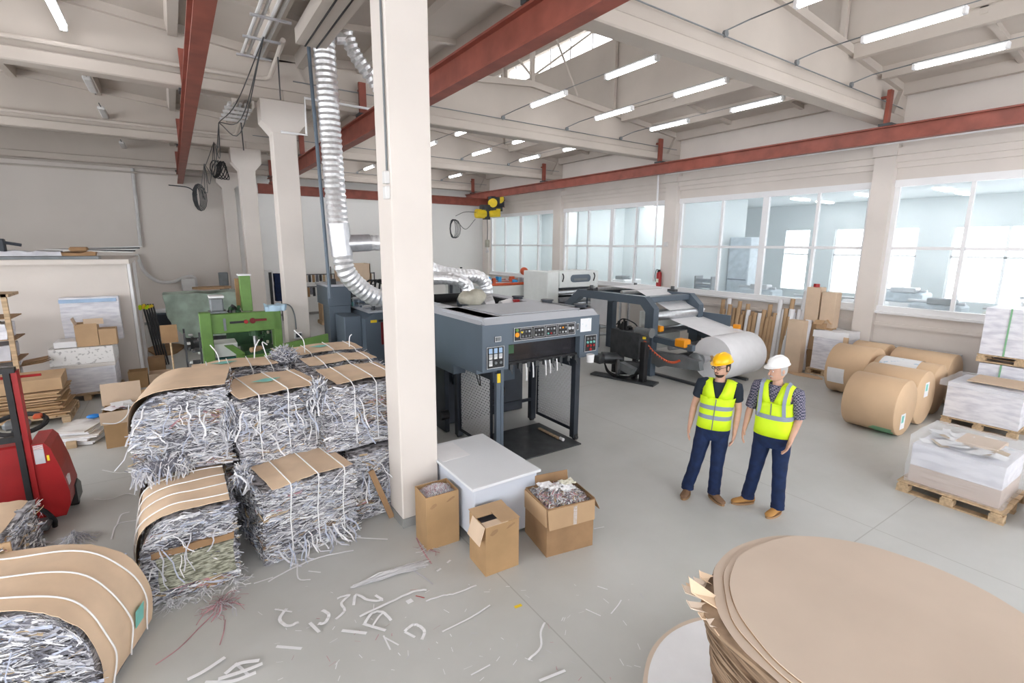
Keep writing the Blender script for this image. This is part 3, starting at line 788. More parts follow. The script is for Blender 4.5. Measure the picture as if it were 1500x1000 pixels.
m_.loft(rr, closed=False); m_.build('green_smudge', 'strap_green', q, world=True)
kraft_roll('brown kraft roll with a white label on its end, second one behind the frontmost', 10.68, 2.88, 3.75, .48, (.02, .15))
kraft_roll('brown kraft roll with a printed white sheet on top, third from the front', 11.6, 2.95, 3.95, .47, None)
t_ = thing('printed_sheet', 'white and purple printed sheet lying over the top of the third kraft roll', 'sheet', (11.45, 3.5, .93))
m_ = MB(); rr = []
for k in range(7):
    a = math.radians(62+k*12)
    rr.append([V((11.6+.478*math.cos(a), 3.25, .47+.478*math.sin(a))), V((11.6+.478*math.cos(a), 3.85, .47+.478*math.sin(a)))])
m_.loft(rr, closed=False); m_.build('sheet', 'printed', t_, world=True)
kraft_roll('brown kraft roll at the right rear of the group, nearest the radiator', 12.62, 3.0, 4.0, .5, None)
kraft_roll('wide brown kraft roll at the left rear of the group, white label on its side', 11.75, 4.02, 4.78, .52, None)
m_ = MB(); rr = []
for k in range(5):
    a = math.radians(172+k*9)
    rr.append([V((11.75+.525*math.cos(a), 4.4, .52+.525*math.sin(a))), V((11.75+.525*math.cos(a), 4.72, .52+.525*math.sin(a)))])
m_.loft(rr, closed=False)
m_.build('label_sticker', 'paper', [q for q in bpy.data.objects if q.get('label', '').startswith('wide brown kraft roll')][0], world=True)
kraft_roll('short brown kraft roll between the rear rolls, close to the radiator', 12.72, 4.15, 4.8, .5, None)

# ------------------------------------------------------------ cardboard cores leaning on the wall
def core_proto(name, m1, m2, label, group, r=.055):
    t_ = thing(name, label, 'cardboard tube', (0, 0, 0), 0, group)
    n = 12; m_ = MB(); rings = []
    for z, q in ((0, r), (1, r), (1, r*.72), (.97, r*.7)): rings.append([V((q*math.cos(2*PI*k/n), q*math.sin(2*PI*k/n), z)) for k in range(n)])
    m_.loft(rings, caps=True); m_.build('tube_wall', m1, t_, smooth=40)
    return t_
pr = core_proto('cardboard_tube', 'cardboard', 'cardboard', 'slim brown cardboard tube leaning upright in the row by the right wall', 'brown tubes leaning on the right wall')
pw = core_proto('wrapped_tube', 'paper', 'paper', 'slim white wrapped tube leaning upright among the brown ones by the right wall', 'white tubes leaning on the right wall')
random.seed(11)
ys = [8.5, 8.28, 8.12, 7.98, 7.85, 7.72, 7.6, 7.48, 7.38, 7.27, 7.16, 7.06, 6.95, 6.85, 6.75, 6.65, 6.55, 6.46, 6.36, 8.4, 8.05, 7.8, 7.55, 7.3, 7.1, 6.9, 8.2, 7.92, 7.67, 7.42, 7.2, 7.0, 6.8, 6.6, 6.5]
hs = [1.55, 1.6, 1.35, 1.55, 1.3, 1.5, 1.3, 1.25, 1.25, 1.2, 1.2, 1.55, 1.3, 1.7, 1.45, 1.45, 1.75, 1.4, 1.5, 1.3, 1.3, 1.2, 1.2, 1.3, 1.2, 1.35, 1.45, 1.4, 1.35, 1.3, 1.4, 1.25, 1.3, 1.5, 1.3]
wh = [0, 1, 0, 0, 0, 0, 0, 0, 0, 1, 0, 0, 0, 1, 1, 0, 0, 1, 1, 0, 0, 0, 0, 1, 0, 0, 0, 0, 1, 0, 0, 0, 1, 0, 0]
fb = True; fw = True
for i, (y, h, q) in enumerate(zip(ys, hs, wh)):
    rows = 13.02 if i < 19 else 12.9
    x = rows-rnd(0, .05); lean = math.atan2(.38 if i < 19 else .5, h)
    src = pw if q else pr
    if (q and fw) or (not q and fb):
        o = src
        if q: fw = False
        else: fb = False
    else: o = dup(src)
    o.location = (x, y, .012); o.scale = (1, 1, h); o.rotation_euler = (rnd(-.03, .03), lean*.36, 0)
for i, (x, y, h, r, mt, lb) in enumerate(((12.95, 6.25, 2.0, 1.7, 'w', 'tall thick white wrapped tube with orange tape, left of the tall cartons'), (12.95, 6.05, 2.0, 1.8, 'w', 'tallest thick white wrapped tube beside the tall brown cartons'), (12.85, 6.5, 1.5, 1.3, 'w', 'mid-height thick white tube left of the two tallest ones'), (12.7, 5.98, 1.3, 1.4, 'w', 'short thick grey-white tube in front of the tall cartons'))):
    o = dup(pw); o.location = (x, y, .012); o.scale = (r, r, h); o.rotation_euler = (0, .16, 0); o['label'] = lb
    del o['group']
t_ = thing('tall_carton', 'tall narrow brown carton standing on the floor in front of the white tubes', 'carton', (12.6, 6.03, 0))
MB().box(12.5, 5.9, 0, 12.72, 6.28, 1.3, .008).build('carton_body', 'cardboard_pale', t_, world=True)
for n_, (x, y, z, lb) in enumerate(((13.1, 5.98, 1.25, 'upright brown carton standing behind the tall white tubes, left of its twin'), (13.1, 5.62, 1.15, 'upright brown carton by the wall, right of its twin'))):
    t_ = thing('upright_carton', lb, 'carton', (x, y, z))
    MB().box(x-.14, y-.15, .0, x+.14, y+.15, .55, .006).build('base_carton', 'cardboard_dark', t_, world=True)
    MB().box(x-.12, y-.14, .555, x+.14, y+.14, z-.01, .006).build('middle_carton', 'cardboard', t_, world=True)
    MB().box(x-.16, y-.17, z, x+.12, y+.15, z+.85, .006).build('top_carton', 'cardboard_pale', t_, world=True)
t_ = thing('red_tape_roll', 'small red roll lying on top of the tall carton by the window', 'tape roll', (13.08, 5.98, 2.1))
MB().cyl((13.08, 5.98, 2.1), (13.08, 5.98, 2.18), .07, 14).build('roll', 'red', t_, world=True)
t_ = thing('open_carton', 'small opened brown carton with lifted flaps on the white stack by the tubes', 'carton', (12.95, 5.6, 1.1))
MB().box(12.86, 5.58, 1.11, 13.1, 5.78, 1.25).build('body', 'cardboard', t_, world=True)
MB().obox((12.8, 5.7, 1.28), (.16, .2, .01), Matrix.Rotation(-.6, 3, 'Y')).build('flap', 'cardboard', t_, world=True)
MB().obox((12.98, 5.52, 1.3), (.2, .14, .01), Matrix.Rotation(.8, 3, 'X')).build('flap', 'cardboard', t_, world=True)
t_ = thing('kraft_offcut', 'flat tan paper offcut lying on the floor before the tall carton', 'offcut', (12.2, 5.9, 0))
m_ = MB(); q = []
for k in range(16):
    a = 2*PI*k/16; q.append((12.45+.17*math.cos(a)*(1+.2*math.sin(5*a)), 5.72+.42*math.sin(a)*(1+.15*math.cos(3*a))))
m_.prism(q, 'z', .002, .012); m_.build('sheet', 'kraft', t_, world=True)

# ------------------------------------------------------------ rooms behind the glass: desks, machines
random.seed(21)
for i, (x, y, w_, d_, h, mm, lb) in enumerate((
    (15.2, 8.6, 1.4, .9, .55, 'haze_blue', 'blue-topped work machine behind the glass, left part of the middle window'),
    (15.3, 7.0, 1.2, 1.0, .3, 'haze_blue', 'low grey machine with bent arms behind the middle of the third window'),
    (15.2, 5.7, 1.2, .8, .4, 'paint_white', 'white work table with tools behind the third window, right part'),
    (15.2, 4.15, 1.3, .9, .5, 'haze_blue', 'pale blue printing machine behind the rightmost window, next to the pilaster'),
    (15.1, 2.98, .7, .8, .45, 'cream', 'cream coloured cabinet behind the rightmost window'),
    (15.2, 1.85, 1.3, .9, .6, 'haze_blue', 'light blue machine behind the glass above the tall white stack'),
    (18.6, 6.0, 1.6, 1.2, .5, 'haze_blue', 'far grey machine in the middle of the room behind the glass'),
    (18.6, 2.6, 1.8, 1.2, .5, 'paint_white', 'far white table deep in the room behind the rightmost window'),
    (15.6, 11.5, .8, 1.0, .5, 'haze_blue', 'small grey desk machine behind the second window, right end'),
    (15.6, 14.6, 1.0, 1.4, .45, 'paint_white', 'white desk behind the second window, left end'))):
    t_ = thing('office_machine', lb, 'machine', (x, y, 0))
    MB().box(x-d_/2, y-w_/2, .82, x+d_/2, y+w_/2, 1.45, .03).build('table_body', 'paint_white', t_, world=True)
    for a, b_ in ((-1, -1), (1, -1), (-1, 1), (1, 1)): MB().box(x+a*(d_/2-.08)-.03, y+b_*(w_/2-.08)-.03, 0, x+a*(d_/2-.08)+.03, y+b_*(w_/2-.08)+.03, .82).build('leg', 'paint_white', t_, world=True)
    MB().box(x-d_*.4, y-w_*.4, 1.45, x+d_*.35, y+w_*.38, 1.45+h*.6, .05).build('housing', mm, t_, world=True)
    MB().box(x-d_*.42, y-w_*.3, 1.5+h*.5, x-d_*.1, y+w_*.1, 1.55+h*.7, .02).build('control_panel', 'grey_mid' if i % 2 else 'steel', t_, world=True)
    MB().cyl((x-.2, y-w_*.42, 1.5+h*.6), (x-.2, y+w_*.42, 1.5+h*.6), .04, 10).build('roller', 'steel', t_, world=True)
t_ = thing('filing_shelf', 'dark grey tray shelf behind the glass, at the left end of the third window', 'shelf', (14.6, 10.1, 0))
for k in range(11): MB().box(14.4, 9.85, .2+.17*k, 14.8, 10.4, .3+.17*k, .01).build('tray', 'slate', t_, world=True)
MB().box(14.4, 9.8, 0, 14.8, 9.84, 2.1).box(14.4, 10.41, 0, 14.8, 10.45, 2.1).build('side_panel', 'grey_mid', t_, world=True)
t_ = thing('wall_clock_display', 'small teal screen hanging behind the glass of the second window from the back', 'screen', (17.36, 17.6, 2.3))
MB().box(17.34, 17.2, 2.3, 17.39, 18.1, 2.85, .02).build('frame', 'slate', t_, world=True)
t_['label'] = 'small teal screen on the room wall behind the second window'
MB().box(17.33, 17.27, 2.37, 17.341, 18.03, 2.78).build('display', 'stain_teal', t_, world=True)
t_ = thing('storage_rack', 'pale blue cabinet rack deep behind the third window', 'cabinet', (17, 9.9, 0))
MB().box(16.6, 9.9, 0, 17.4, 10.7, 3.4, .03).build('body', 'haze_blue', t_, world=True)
MB().box(16.57, 9.95, 1.9, 16.6, 10.65, 1.94).build('shelf_edge', 'slate', t_, world=True)
tag(MB().box(14.9, 11.3, .9, 14.94, 12.3, 2.2).build('door_panel', 'haze_blue'), 'plain grey-blue upright panel behind the right end of the second window', 'panel')
tag(MB().cyl((OX-.1, 3.0, 2.6), (OX-.05, 3.0, 2.6), .2, 18).build('blue_sign', 'blue'), 'round blue sign on the far office wall behind the rightmost window', 'sign')
# ------------------------------------------------------------ delivery machine in the middle
D = thing('sheet_stacker_machine', 'large slate grey sheet stacking machine with control panels, right of the big white pillar', 'machine', (4.4, 6.2, 0))
def dp(mb, name, mt, parent=None, smooth=False): return mb.build(name, mt, parent or D, world=True, smooth=smooth)
x0, x1, yf, yb = 3.30, 5.42, 5.60, 9.2
hd = MB()          # hood: front fascia, sides, bevelled top edge; open bay in the middle
hd.prism([(x0, 1.36), (3.72, 1.36), (3.72, 1.70), (5.03, 1.70), (5.03, 1.36), (x1, 1.36), (x1, 2.0), (x0, 2.0)], 'y', yf, yf+.16)
hd.box(x0, yf+.16, 1.30, x0+.42, yf+.85, 2.0).box(x0, yf+.85, 1.15, x0+.2, yb, 2.0).box(5.03, yf+.16, 1.36, x1, yf+.6, 2.0).box(5.2, yf+.6, 1.3, x1, yb, 2.0)
dp(hd, 'hood', 'slate')
m_ = MB()
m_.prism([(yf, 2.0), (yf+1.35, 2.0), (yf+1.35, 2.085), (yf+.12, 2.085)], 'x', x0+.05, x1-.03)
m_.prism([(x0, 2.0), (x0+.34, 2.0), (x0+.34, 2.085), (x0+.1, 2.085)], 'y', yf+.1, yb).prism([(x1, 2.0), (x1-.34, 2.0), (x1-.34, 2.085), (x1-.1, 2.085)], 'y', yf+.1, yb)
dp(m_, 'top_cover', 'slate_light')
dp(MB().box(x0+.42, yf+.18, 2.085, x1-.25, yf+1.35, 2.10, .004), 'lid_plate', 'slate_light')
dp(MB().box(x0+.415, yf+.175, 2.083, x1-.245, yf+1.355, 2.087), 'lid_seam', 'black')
dp(MB().box(x0+.34, yf+1.35, 1.55, x1-.34, yb, 1.9), 'well_floor', 'black')
dp(MB().box(x0+.34, yf+1.35, 1.9, x0+.38, yb, 2.07).box(x1-.38, yf+1.35, 1.9, x1-.34, yb, 2.07).box(x0+.34, yb-.04, 1.9, x1-.34, yb, 2.07), 'well_rim', 'black')
for k, (x, y, c, mm) in enumerate(((4.2, 7.3, .12, 'grey_mid'), (4.55, 7.6, .14, 'steel'), (4.85, 7.4, .1, 'paint_white'), (4.4, 8.1, .13, 'slate'), (4.9, 8.2, .12, 'steel'))):
    dp(MB().cyl((x-.1, y, 1.98), (x+.12, y, 2.02), c, 14), 'fan_motor', mm)
dp(MB().box(4.95, 7.25, 2.0, 5.05, 7.33, 2.1), 'red_box', 'red')
for x, y in ((5.35, 5.95), (5.3, 6.75), (5.2, 7.5)):
    dp(MB().cyl((x-.02, y, 2.085), (x-.02, y, 2.12), .09, 14).cyl((x-.02, y, 2.12), (x-.02, y, 2.14), .11, 14), 'cap', 'slate_dark')
# front panels
def panel(name, xa, xb, za, zb):
    o = MB().box(xa, yf-.012, za, xb, yf, zb).build(name, 'black', D, world=True)
    f = MB()
    f.box(xa, yf-.016, za, xb, yf-.012, za+.007).box(xa, yf-.016, zb-.007, xb, yf-.012, zb).box(xa, yf-.016, za, xa+.007, yf-.012, zb).box(xb-.007, yf-.016, za, xb, yf-.012, zb)
    f = MB().box(xa, yf-.016, za, xb, yf-.012, za+.007).box(xa, yf-.016, zb-.007, xb, yf-.012, zb).box(xa, yf-.016, za+.007, xa+.007, yf-.012, zb-.007).box(xb-.007, yf-.016, za+.007, xb, yf-.012, zb-.007)
    g = f.build('panel_border', 'galv'); g.parent = o; g.location = (0, 0, 0)
    for v in g.data.vertices: v.co -= V(D.location)
    return o
def knob(par, name, x, z, r, mm, sq=False):
    m2 = MB()
    if sq: m2.box(x-r, yf-.022, z-r*sq, x+r, yf-.012, z+r*sq)
    else: m2.cyl((x, yf-.012, z), (x, yf-.028, z), r, 12)
    o = m2.build(name, mm); o.parent = par
    for v in o.data.vertices: v.co -= V(D.location)
    return o
P1 = panel('control_panel', 3.80, 4.92, 1.74, 1.93)
knob(P1, 'start_button', 3.85, 1.895, .022, 'green'); knob(P1, 'stop_button', 3.85, 1.83, .034, 'orange')
knob(P1, 'lamp', 3.93, 1.86, .014, 'yellow')
for bx in (3.91, 4.14, 4.36, 4.58, 4.76):
    w_ = .2 if bx < 4.7 else .14
    q = MB()
    for za in (1.765, 1.905): q.box(bx, yf-.015, za, bx+w_, yf-.012, za+.004)
    for xa in (bx, bx+w_-.004): q.box(xa, yf-.015, 1.765, xa+.004, yf-.012, 1.909)
    o = q.build('panel_frame', 'galv'); o.parent = P1
    for v in o.data.vertices: v.co -= V(D.location)
random.seed(2)
for bx in (3.95, 4.18, 4.40, 4.62):
    for i in range(3):
        for j in range(2):
            mm = {(4.40, 0, 0): 'stain_teal', (4.40, 1, 0): 'red', (4.62, 1, 1): 'orange'}.get((bx, i, j), random.choice(('grey_mid', 'grey_mid', 'galv')))
            knob(P1, 'button', bx+i*.055, 1.80+j*.065, .012, mm, 1)
for x in (4.80, 4.86): knob(P1, 'dial', x, 1.845, .022, 'galv')
P2 = panel('side_control_panel', 3.36, 3.64, 1.40, 1.70)
for i in range(3):
    knob(P2, 'display', 3.42+.08*i, 1.645, .026, 'screen_blue', 1.3); knob(P2, 'switch', 3.42+.08*i, 1.575, .026, 'galv', .9); knob(P2, 'switch', 3.42+.08*i, 1.545, .024, 'paint_white', .6)
knob(P2, 'switch', 3.42, 1.49, .026, 'galv', 1); knob(P2, 'switch', 3.42, 1.455, .026, 'paint_white', .7)
for i in (1, 2): knob(P2, 'selector', 3.42+.08*i, 1.475, .02, 'grey_mid')
P3 = panel('small_display', 3.49, 3.59, 1.765, 1.835); knob(P3, 'display', 3.54, 1.8, .035, 'grey_mid', .7)
P4 = panel('button_panel', 5.12, 5.36, 1.44, 1.70)
for i in range(3):
    for j, mm in enumerate(('red', 'stain_teal', 'grey_mid')):
        knob(P4, 'button', 5.175+.065*i, 1.535+.055*j, .018, mm)
knob(P4, 'stop_button', 5.24, 1.475, .022, 'red')
P5 = panel('hour_meter', 4.945, 4.99, 1.80, 1.90)
dp(MB().box(5.03, yf-.004, 1.76, 5.25, yf, 1.965), 'instruction_sheet', 'printed')
tag(MB().cyl((5.09, 5.42, 1.32), (5.09, 5.42, 1.44), .052, 16, .062).build('cup', 'paint_white'), 'white and red paper cup hooked below the right button panel', 'cup')
# legs, frames, mesh panels
for x, y, n_ in ((3.625, 5.64, 0), (5.0, 5.64, 1)):
    dp(MB().box(x, y, 0.04, x+(.09 if n_ else .045), y+.10, 1.36), 'leg', 'slate_dark' if n_ else 'slate')
dp(MB().box(3.55, 5.64, .04, 3.62, 5.70, 1.30), 'door_post', 'slate')
dp(MB().box(3.56, 5.632, 1.17, 3.61, 5.64, 1.30), 'warning_label', 'yellow')
for x in (3.50, 4.95): dp(MB().box(x, 6.72, 0.04, x+.1, 6.82, 1.4), 'leg', 'slate_dark')
for x, nm in ((3.55, 'left'), (5.07, 'right')):
    fr = MB().box(x-.012, 5.76, .12, x+.012, 5.80, 1.3).box(x-.012, 6.68, .12, x+.012, 6.72, 1.3).box(x-.012, 5.80, .12, x+.012, 6.68, .17).box(x-.012, 5.80, 1.18, x+.012, 6.68, 1.30)
    o = dp(fr, 'panel_frame', 'slate_dark')
    q = MB().box(x-.003, 5.80, .17, x+.003, 6.68, 1.18).build('punched_panel', 'punched_sheet', o)
    for v in q.data.vertices: v.co -= V(D.location)
dp(MB().box(3.68, 6.72, .38, 4.95, 6.76, .43), 'cross_bar', 'slate_dark')
dp(MB().box(3.7, 6.95, .75, 4.75, 7.3, 1.5), 'rear_box', 'slate')
dp(MB().cyl((3.95, 6.9, .62), (4.15, 6.9, .62), .11, 14).box(3.9, 6.85, .48, 4.1, 7.1, .60), 'pump', 'slate_dark')
q = MB()
for k in range(4): q.tube(spline([(4.15+.02*k, 6.85, .72), (4.35+.03*k, 6.8, .62+.02*k), (4.3+.02*k, 6.8, .48), (4.15, 6.85, .5)], 5), .014, 6)
dp(q, 'hose_bundle', 'black')
for x, y in ((3.55, 6.77), (5.0, 6.77), (5.05, 5.66), (3.62, 5.66)):
    dp(MB().cyl((x-.03, y, .045), (x+.03, y, .045), .045, 14).box(x-.035, y-.03, .05, x+.035, y+.03, .1), 'caster', 'black_rubber')
dp(MB().box(3.68, 5.45, .0, 5.0, 6.55, .022, .004), 'floor_plate', 'dark_metal')
dp(MB().box(4.78, 5.75, .024, 4.84, 6.3, .05, .01), 'wooden_lath', 'wood')
dp(MB().cyl((4.81, 5.66, .05), (4.81, 5.74, .05), .025, 10), 'white_plug', 'paint_white')
# bay front: dark window and pushers
dp(MB().box(3.72, 5.70, 1.42, 5.03, 5.72, 1.70), 'bay_window', 'dark_glass')
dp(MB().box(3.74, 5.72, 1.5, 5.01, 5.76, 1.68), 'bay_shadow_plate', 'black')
dp(MB().box(3.75, 5.69, 1.55, 3.87, 5.698, 1.67), 'green_indicator', 'green_dark')
dp(MB().box(3.70, 5.66, 1.38, 5.05, 5.70, 1.43), 'gripper_rail', 'black')
for k in range(9):
    x = 3.76+.15*k
    dp(MB().box(x, 5.62, 1.33, x+.05, 5.66, 1.41).cyl((x+.02, 5.64, 1.36), (x+.03, 5.6, 1.27), .008, 6), 'gripper', 'dark_metal')
for x, z in ((4.02, 1.17), (4.14, 1.2), (4.37, 1.2), (4.45, 1.22), (4.58, 1.24)):
    dp(MB().tube(spline([(x, 5.6, 1.4), (x, 5.585, 1.32), (x+.01, 5.59, z), (x+.015, 5.60, z-.02)], 4), .011, 6), 'suction_pipe', 'paint_white')
dp(MB().tube(spline([(3.42, 5.9, 1.32), (3.43, 5.88, 1.12), (3.45, 5.95, 1.1), (3.46, 6.1, 1.3)], 6), .008, 6), 'loose_cable', 'black')
# rear body of the machine line
dp(MB().box(3.42, 7.0, 0.02, 3.5, 9.2, 1.2, .01).box(3.5, 7.35, .02, 5.2, 9.2, 1.5), 'rear_body', 'slate_dark')
dp(MB().cyl((3.3, 6.95, .35), (3.44, 6.95, .35), .08, 12), 'motor', 'black')
t_ = thing('work_jacket', 'crumpled khaki work jacket lying on top of the grey stacking machine', 'jacket', (3.95, 7.15, 2.1))
m_ = MB(); m_.sphere((3.98, 7.08, 2.2), .22, 20, 12, (1.15, .9, .62))
for v in m_.bm.verts:
    v.co += noise.noise_vector(v.co*7)*.06; v.co.z = max(v.co.z, 2.106)
m_.build('cloth', 'pillow_grey', t_, world=True, smooth=True)

# press further back on the same line, seen left of the pillar
t_ = thing('printing_press', 'dark grey printing press with a tall square post, seen left of the big white pillar', 'machine', (3.2, 10, 0))
MB().box(2.52, 10.4, 0, 2.62, 10.9, 1.8).box(2.62, 10.4, 0, 2.95, 10.5, 1.8).box(2.50, 10.38, 1.8, 2.97, 11.3, 2.2, .01).build('post', 'slate', t_, world=True)
MB().box(2.48, 10.36, 2.2, 2.99, 11.32, 2.24).build('post_cap', 'slate_light', t_, world=True)
MB().box(2.66, 10.52, 0, 2.9, 11.0, 1.8).build('post_core', 'slate_dark', t_, world=True)
MB().box(2.62, 9.7, 0, 2.95, 10.35, 1.66, .01).build('side_cabinet', 'slate', t_, world=True)
MB().prism([(2.95, 0), (4.6, 0), (4.6, 1.74), (3.15, 1.74), (2.95, 1.62)], 'y', 9.45, 11.2).build('main_body', 'slate', t_, world=True)
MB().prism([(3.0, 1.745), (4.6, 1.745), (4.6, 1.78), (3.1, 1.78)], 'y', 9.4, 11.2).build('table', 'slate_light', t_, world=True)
MB().box(3.25, 9.43, 1.1, 3.75, 9.45, 1.55).build('viewing_slot', 'dark_red', t_, world=True)
MB().box(3.2, 9.42, 1.56, 3.8, 9.45, 1.6).build('slot_frame', 'black', t_, world=True)
MB().box(3.05, 9.43, 1.55, 3.17, 9.445, 1.6).build('yellow_tag', 'yellow', t_, world=True)
random.seed(31)
for k in range(16):
    y = 9.6+.09*k; MB().cyl((2.95+rnd(0, .1), y, 1.86+rnd(-.03, .14)), (4.4, y, 1.86+rnd(-.03, .14)), rnd(.012, .04), 8).build('roller_rod', random.choice(['dark_metal', 'steel', 'black', 'slate']), t_, world=True)
for k in range(26):
    x, y = rnd(2.95, 3.9), rnd(9.5, 10.9); MB().box(x, y, 1.78, x+rnd(.03, .1), y+rnd(.04, .12), 1.84+rnd(0, .16), .006).build('clamp', random.choice(['dark_metal', 'steel', 'black', 'slate', 'paint_white', 'teal']), t_, world=True)
for k in range(4): MB().tube(spline([(3.4+.1*k, 10.8, 1.9), (3.5+.1*k, 10.9, 2.25), (3.8+.1*k, 11.0, 2.2), (4.2, 11, 2.0)]), .02, 6).build('cable', 'black', t_, world=True)
MB().box(2.58, 10.45, 2.24, 2.7, 10.6, 2.35).cyl((2.62, 10.5, 2.3), (2.62, 10.5, 2.6), .01, 6).build('post_fitting', 'black', t_, world=True)
t_ = thing('open_carton', 'open brown carton standing high on the press behind the duct', 'carton', (3.3, 11.2, 2.2))
MB().box(3.0, 11.3, 2.0, 3.7, 11.32, 2.62).box(3.68, 11.3, 2.0, 3.7, 11.7, 2.62).box(3.0, 11.3, 2.0, 3.7, 11.7, 2.02).box(3.0, 11.68, 2.0, 3.7, 11.7, 2.62).build('carton_walls', 'cardboard_pale', t_, world=True)
MB().box(3.0, 11.2, 1.78, 3.8, 11.8, 1.99).build('stand', 'slate_dark', t_, world=True)

# ------------------------------------------------------------ low desk in front of the pillar
t_ = thing('desk', 'low grey-white desk with a plain box body, beside the foot of the big white pillar', 'desk', (2.65, 4.6, 0))
MB().box(2.20, 3.93, .67, 3.04, 5.16, .70, .004).build('desk_top', 'table_top', t_, world=True)
MB().box(2.245, 3.97, .12, 2.265, 5.12, .67).build('left_panel', 'table_side', t_, world=True)
MB().box(2.265, 3.97, .05, 2.99, 3.99, .67).build('front_panel', 'table_side', t_, world=True)
MB().box(2.99, 3.97, .03, 3.01, 5.12, .67).build('right_panel', 'table_side', t_, world=True)
MB().box(2.27, 5.05, .03, 2.99, 5.07, .67).build('rear_panel', 'slate_dark', t_, world=True)
for x, y in ((2.25, 3.98), (2.96, 3.98), (2.25, 5.06), (2.96, 5.06)): MB().box(x, y, 0, x+.04, y+.04, .12).build('leg', 'black', t_, world=True)
tag(MB().box(2.24, 4.66, .701, 2.58, 5.10, .703).build('paper_sheet', 'paper'), 'large white paper sheet lying on the far left corner of the low desk', 'paper')

# ------------------------------------------------------------ cartons
def carton(label, cx, cy, w_, d_, h, rot, mt='cardboard', name='cardboard_box', wall=.008):
    t_ = thing(name, label, 'carton', (cx, cy, 0), rot)
    m_ = MB(); m_.box(-w_/2, -d_/2, 0, w_/2, d_/2, .01)
    m_.box(-w_/2, -d_/2, .01, w_/2, -d_/2+wall, h).box(-w_/2, d_/2-wall, .01, w_/2, d_/2, h)
    m_.box(-w_/2, -d_/2+wall, .01, -w_/2+wall, d_/2-wall, h).box(w_/2-wall, -d_/2+wall, .01, w_/2, d_/2-wall, h)
    m_.build('carton_body', mt, t_)
    m_ = MB().box(-w_/2-.001, -d_/2-.001, h-.004, w_/2+.001, -d_/2+wall+.001, h+.001)
    return t_
def shreds(t_, w_, d_, z, n, mats_, seed=0, mound=.08, name='shredded_paper', L=(.05, .12), wd=(.003, .006), base='paper_core'):
    random.seed(seed); m_ = MB()
    nx = 12
    g = [[m_.bm.verts.new(V((w_*(i/nx-.5), d_*(j/nx-.5), z+mound*(math.sin(PI*i/nx)*math.sin(PI*j/nx))+.02*noise.noise(V((i*.9, j*.9, seed)))))) for j in range(nx+1)] for i in range(nx+1)]
    m_.mi = len(mats_)
    for i in range(nx):
        for j in range(nx): m_._f([g[i][j], g[i+1][j], g[i+1][j+1], g[i][j+1]])
    for k in range(n):
        x, y = rnd(-.47, .47)*w_, rnd(-.47, .47)*d_
        zz = z+mound*math.cos(PI*x/w_)*math.cos(PI*y/d_)+rnd(0, .025)
        a = rnd(0, 2*PI); l = rnd(*L); m_.mi = random.randrange(len(mats_)); dz = rnd(-.01, .03)
        q = [V((x+math.cos(a+rnd(-.3, .3)*i)*l*(i/3-.5), y+math.sin(a+rnd(-.3, .3)*i)*l*(i/3-.5), zz+dz*math.sin(i)+rnd(0, .01))) for i in range(4)]
        for p in q: p.x = max(-w_*.49, min(w_*.49, p.x)); p.y = max(-d_*.49, min(d_*.49, p.y))
        m_.ribbon(q, rnd(*wd), V((rnd(-.3, .3), rnd(-.3, .3), 1)))
    tag(m_.build(name, mats_+[base], t_), kind='stuff')
def stain(t_, x, z, w_, h, y):
    m_ = MB(); n = 10
    q = [(x+w_*math.cos(2*PI*k/n)*(1+.2*math.sin(3*k)), z+h*math.sin(2*PI*k/n)+w_*.4*math.cos(2*PI*k/n)) for k in range(n)]
    m_.prism(q, 'y', y-.002, y); m_.build('smudge', 'cardboard_dark', t_)
# A: beside the pillar
cA = carton('tall brown carton full of fine shredded paper, standing against the pillar foot', 2.02, 4.37, .36, .30, .58, math.radians(-2), 'cardboard_mid')
shreds(cA, .34, .28, .50, 1300, ['paper', 'paper_grey', 'paper_pink', 'paper'], 1, .07, L=(.03, .08), wd=(.003, .005))
stain(cA, -.10, .47, .035, .02, -.15); stain(cA, .09, .50, .045, .012, -.15)
# B: closed one in front
cB = carton('brown carton with half-closed flaps in front of the low desk, middle one of three', 2.315, 3.72, .36, .34, .50, math.radians(-3), 'cardboard_mid')
MB().obox((.0, .10, .512), (.37, .16, .006), Matrix.Rotation(.12, 3, 'X')).build('rear_flap', 'cardboard', cB)
MB().obox((.09, -.06, .508), (.20, .22, .006), Matrix.Rotation(.02, 3, 'Y')).build('right_flap', 'cardboard', cB)
MB().obox((-.06, -.125, .502), (.24, .09, .006), None).build('front_flap', 'cardboard_pale', cB)
MB().obox((-.225, -.06, .43), (.006, .25, .18), Matrix.Rotation(.32, 3, 'Y')).build('left_flap', 'cardboard_pale', cB)
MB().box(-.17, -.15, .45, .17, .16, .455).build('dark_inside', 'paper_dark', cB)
stain(cB, -.09, .43, .04, .025, -.17); stain(cB, .09, .45, .045, .012, -.17)
# C: big brown one with outer flaps
cC = carton('wide dark brown carton overflowing with shredded paper, right of the low desk', 3.09, 3.68, .54, .50, .52, math.radians(-10), 'cardboard_dark')
shreds(cC, .52, .48, .46, 1500, ['paper', 'paper_grey', 'paper', 'paper_dark', 'paper_tan', 'paper_pink'], 2, .10, L=(.05, .13), wd=(.003, .012))
MB().prism([(-.27, .51), (.27, .52), (.275, .30), (-.25, .29)], 'y', -.262, -.254).build('front_flap', 'cardboard', cC)
MB().prism([(-.25, .52), (.25, .50), (.24, .30), (-.25, .33)], 'x', -.282, -.274).build('left_flap', 'cardboard', cC)
MB().obox((.31, -.05, .46), (.006, .38, .16), Matrix.Rotation(-.45, 3, 'Y')).build('right_flap', 'cardboard_dark', cC)
MB().obox((0.05, .26, .56), (.4, .006, .12), Matrix.Rotation(-.2, 3, 'X')).build('rear_flap', 'cardboard_dark', cC)
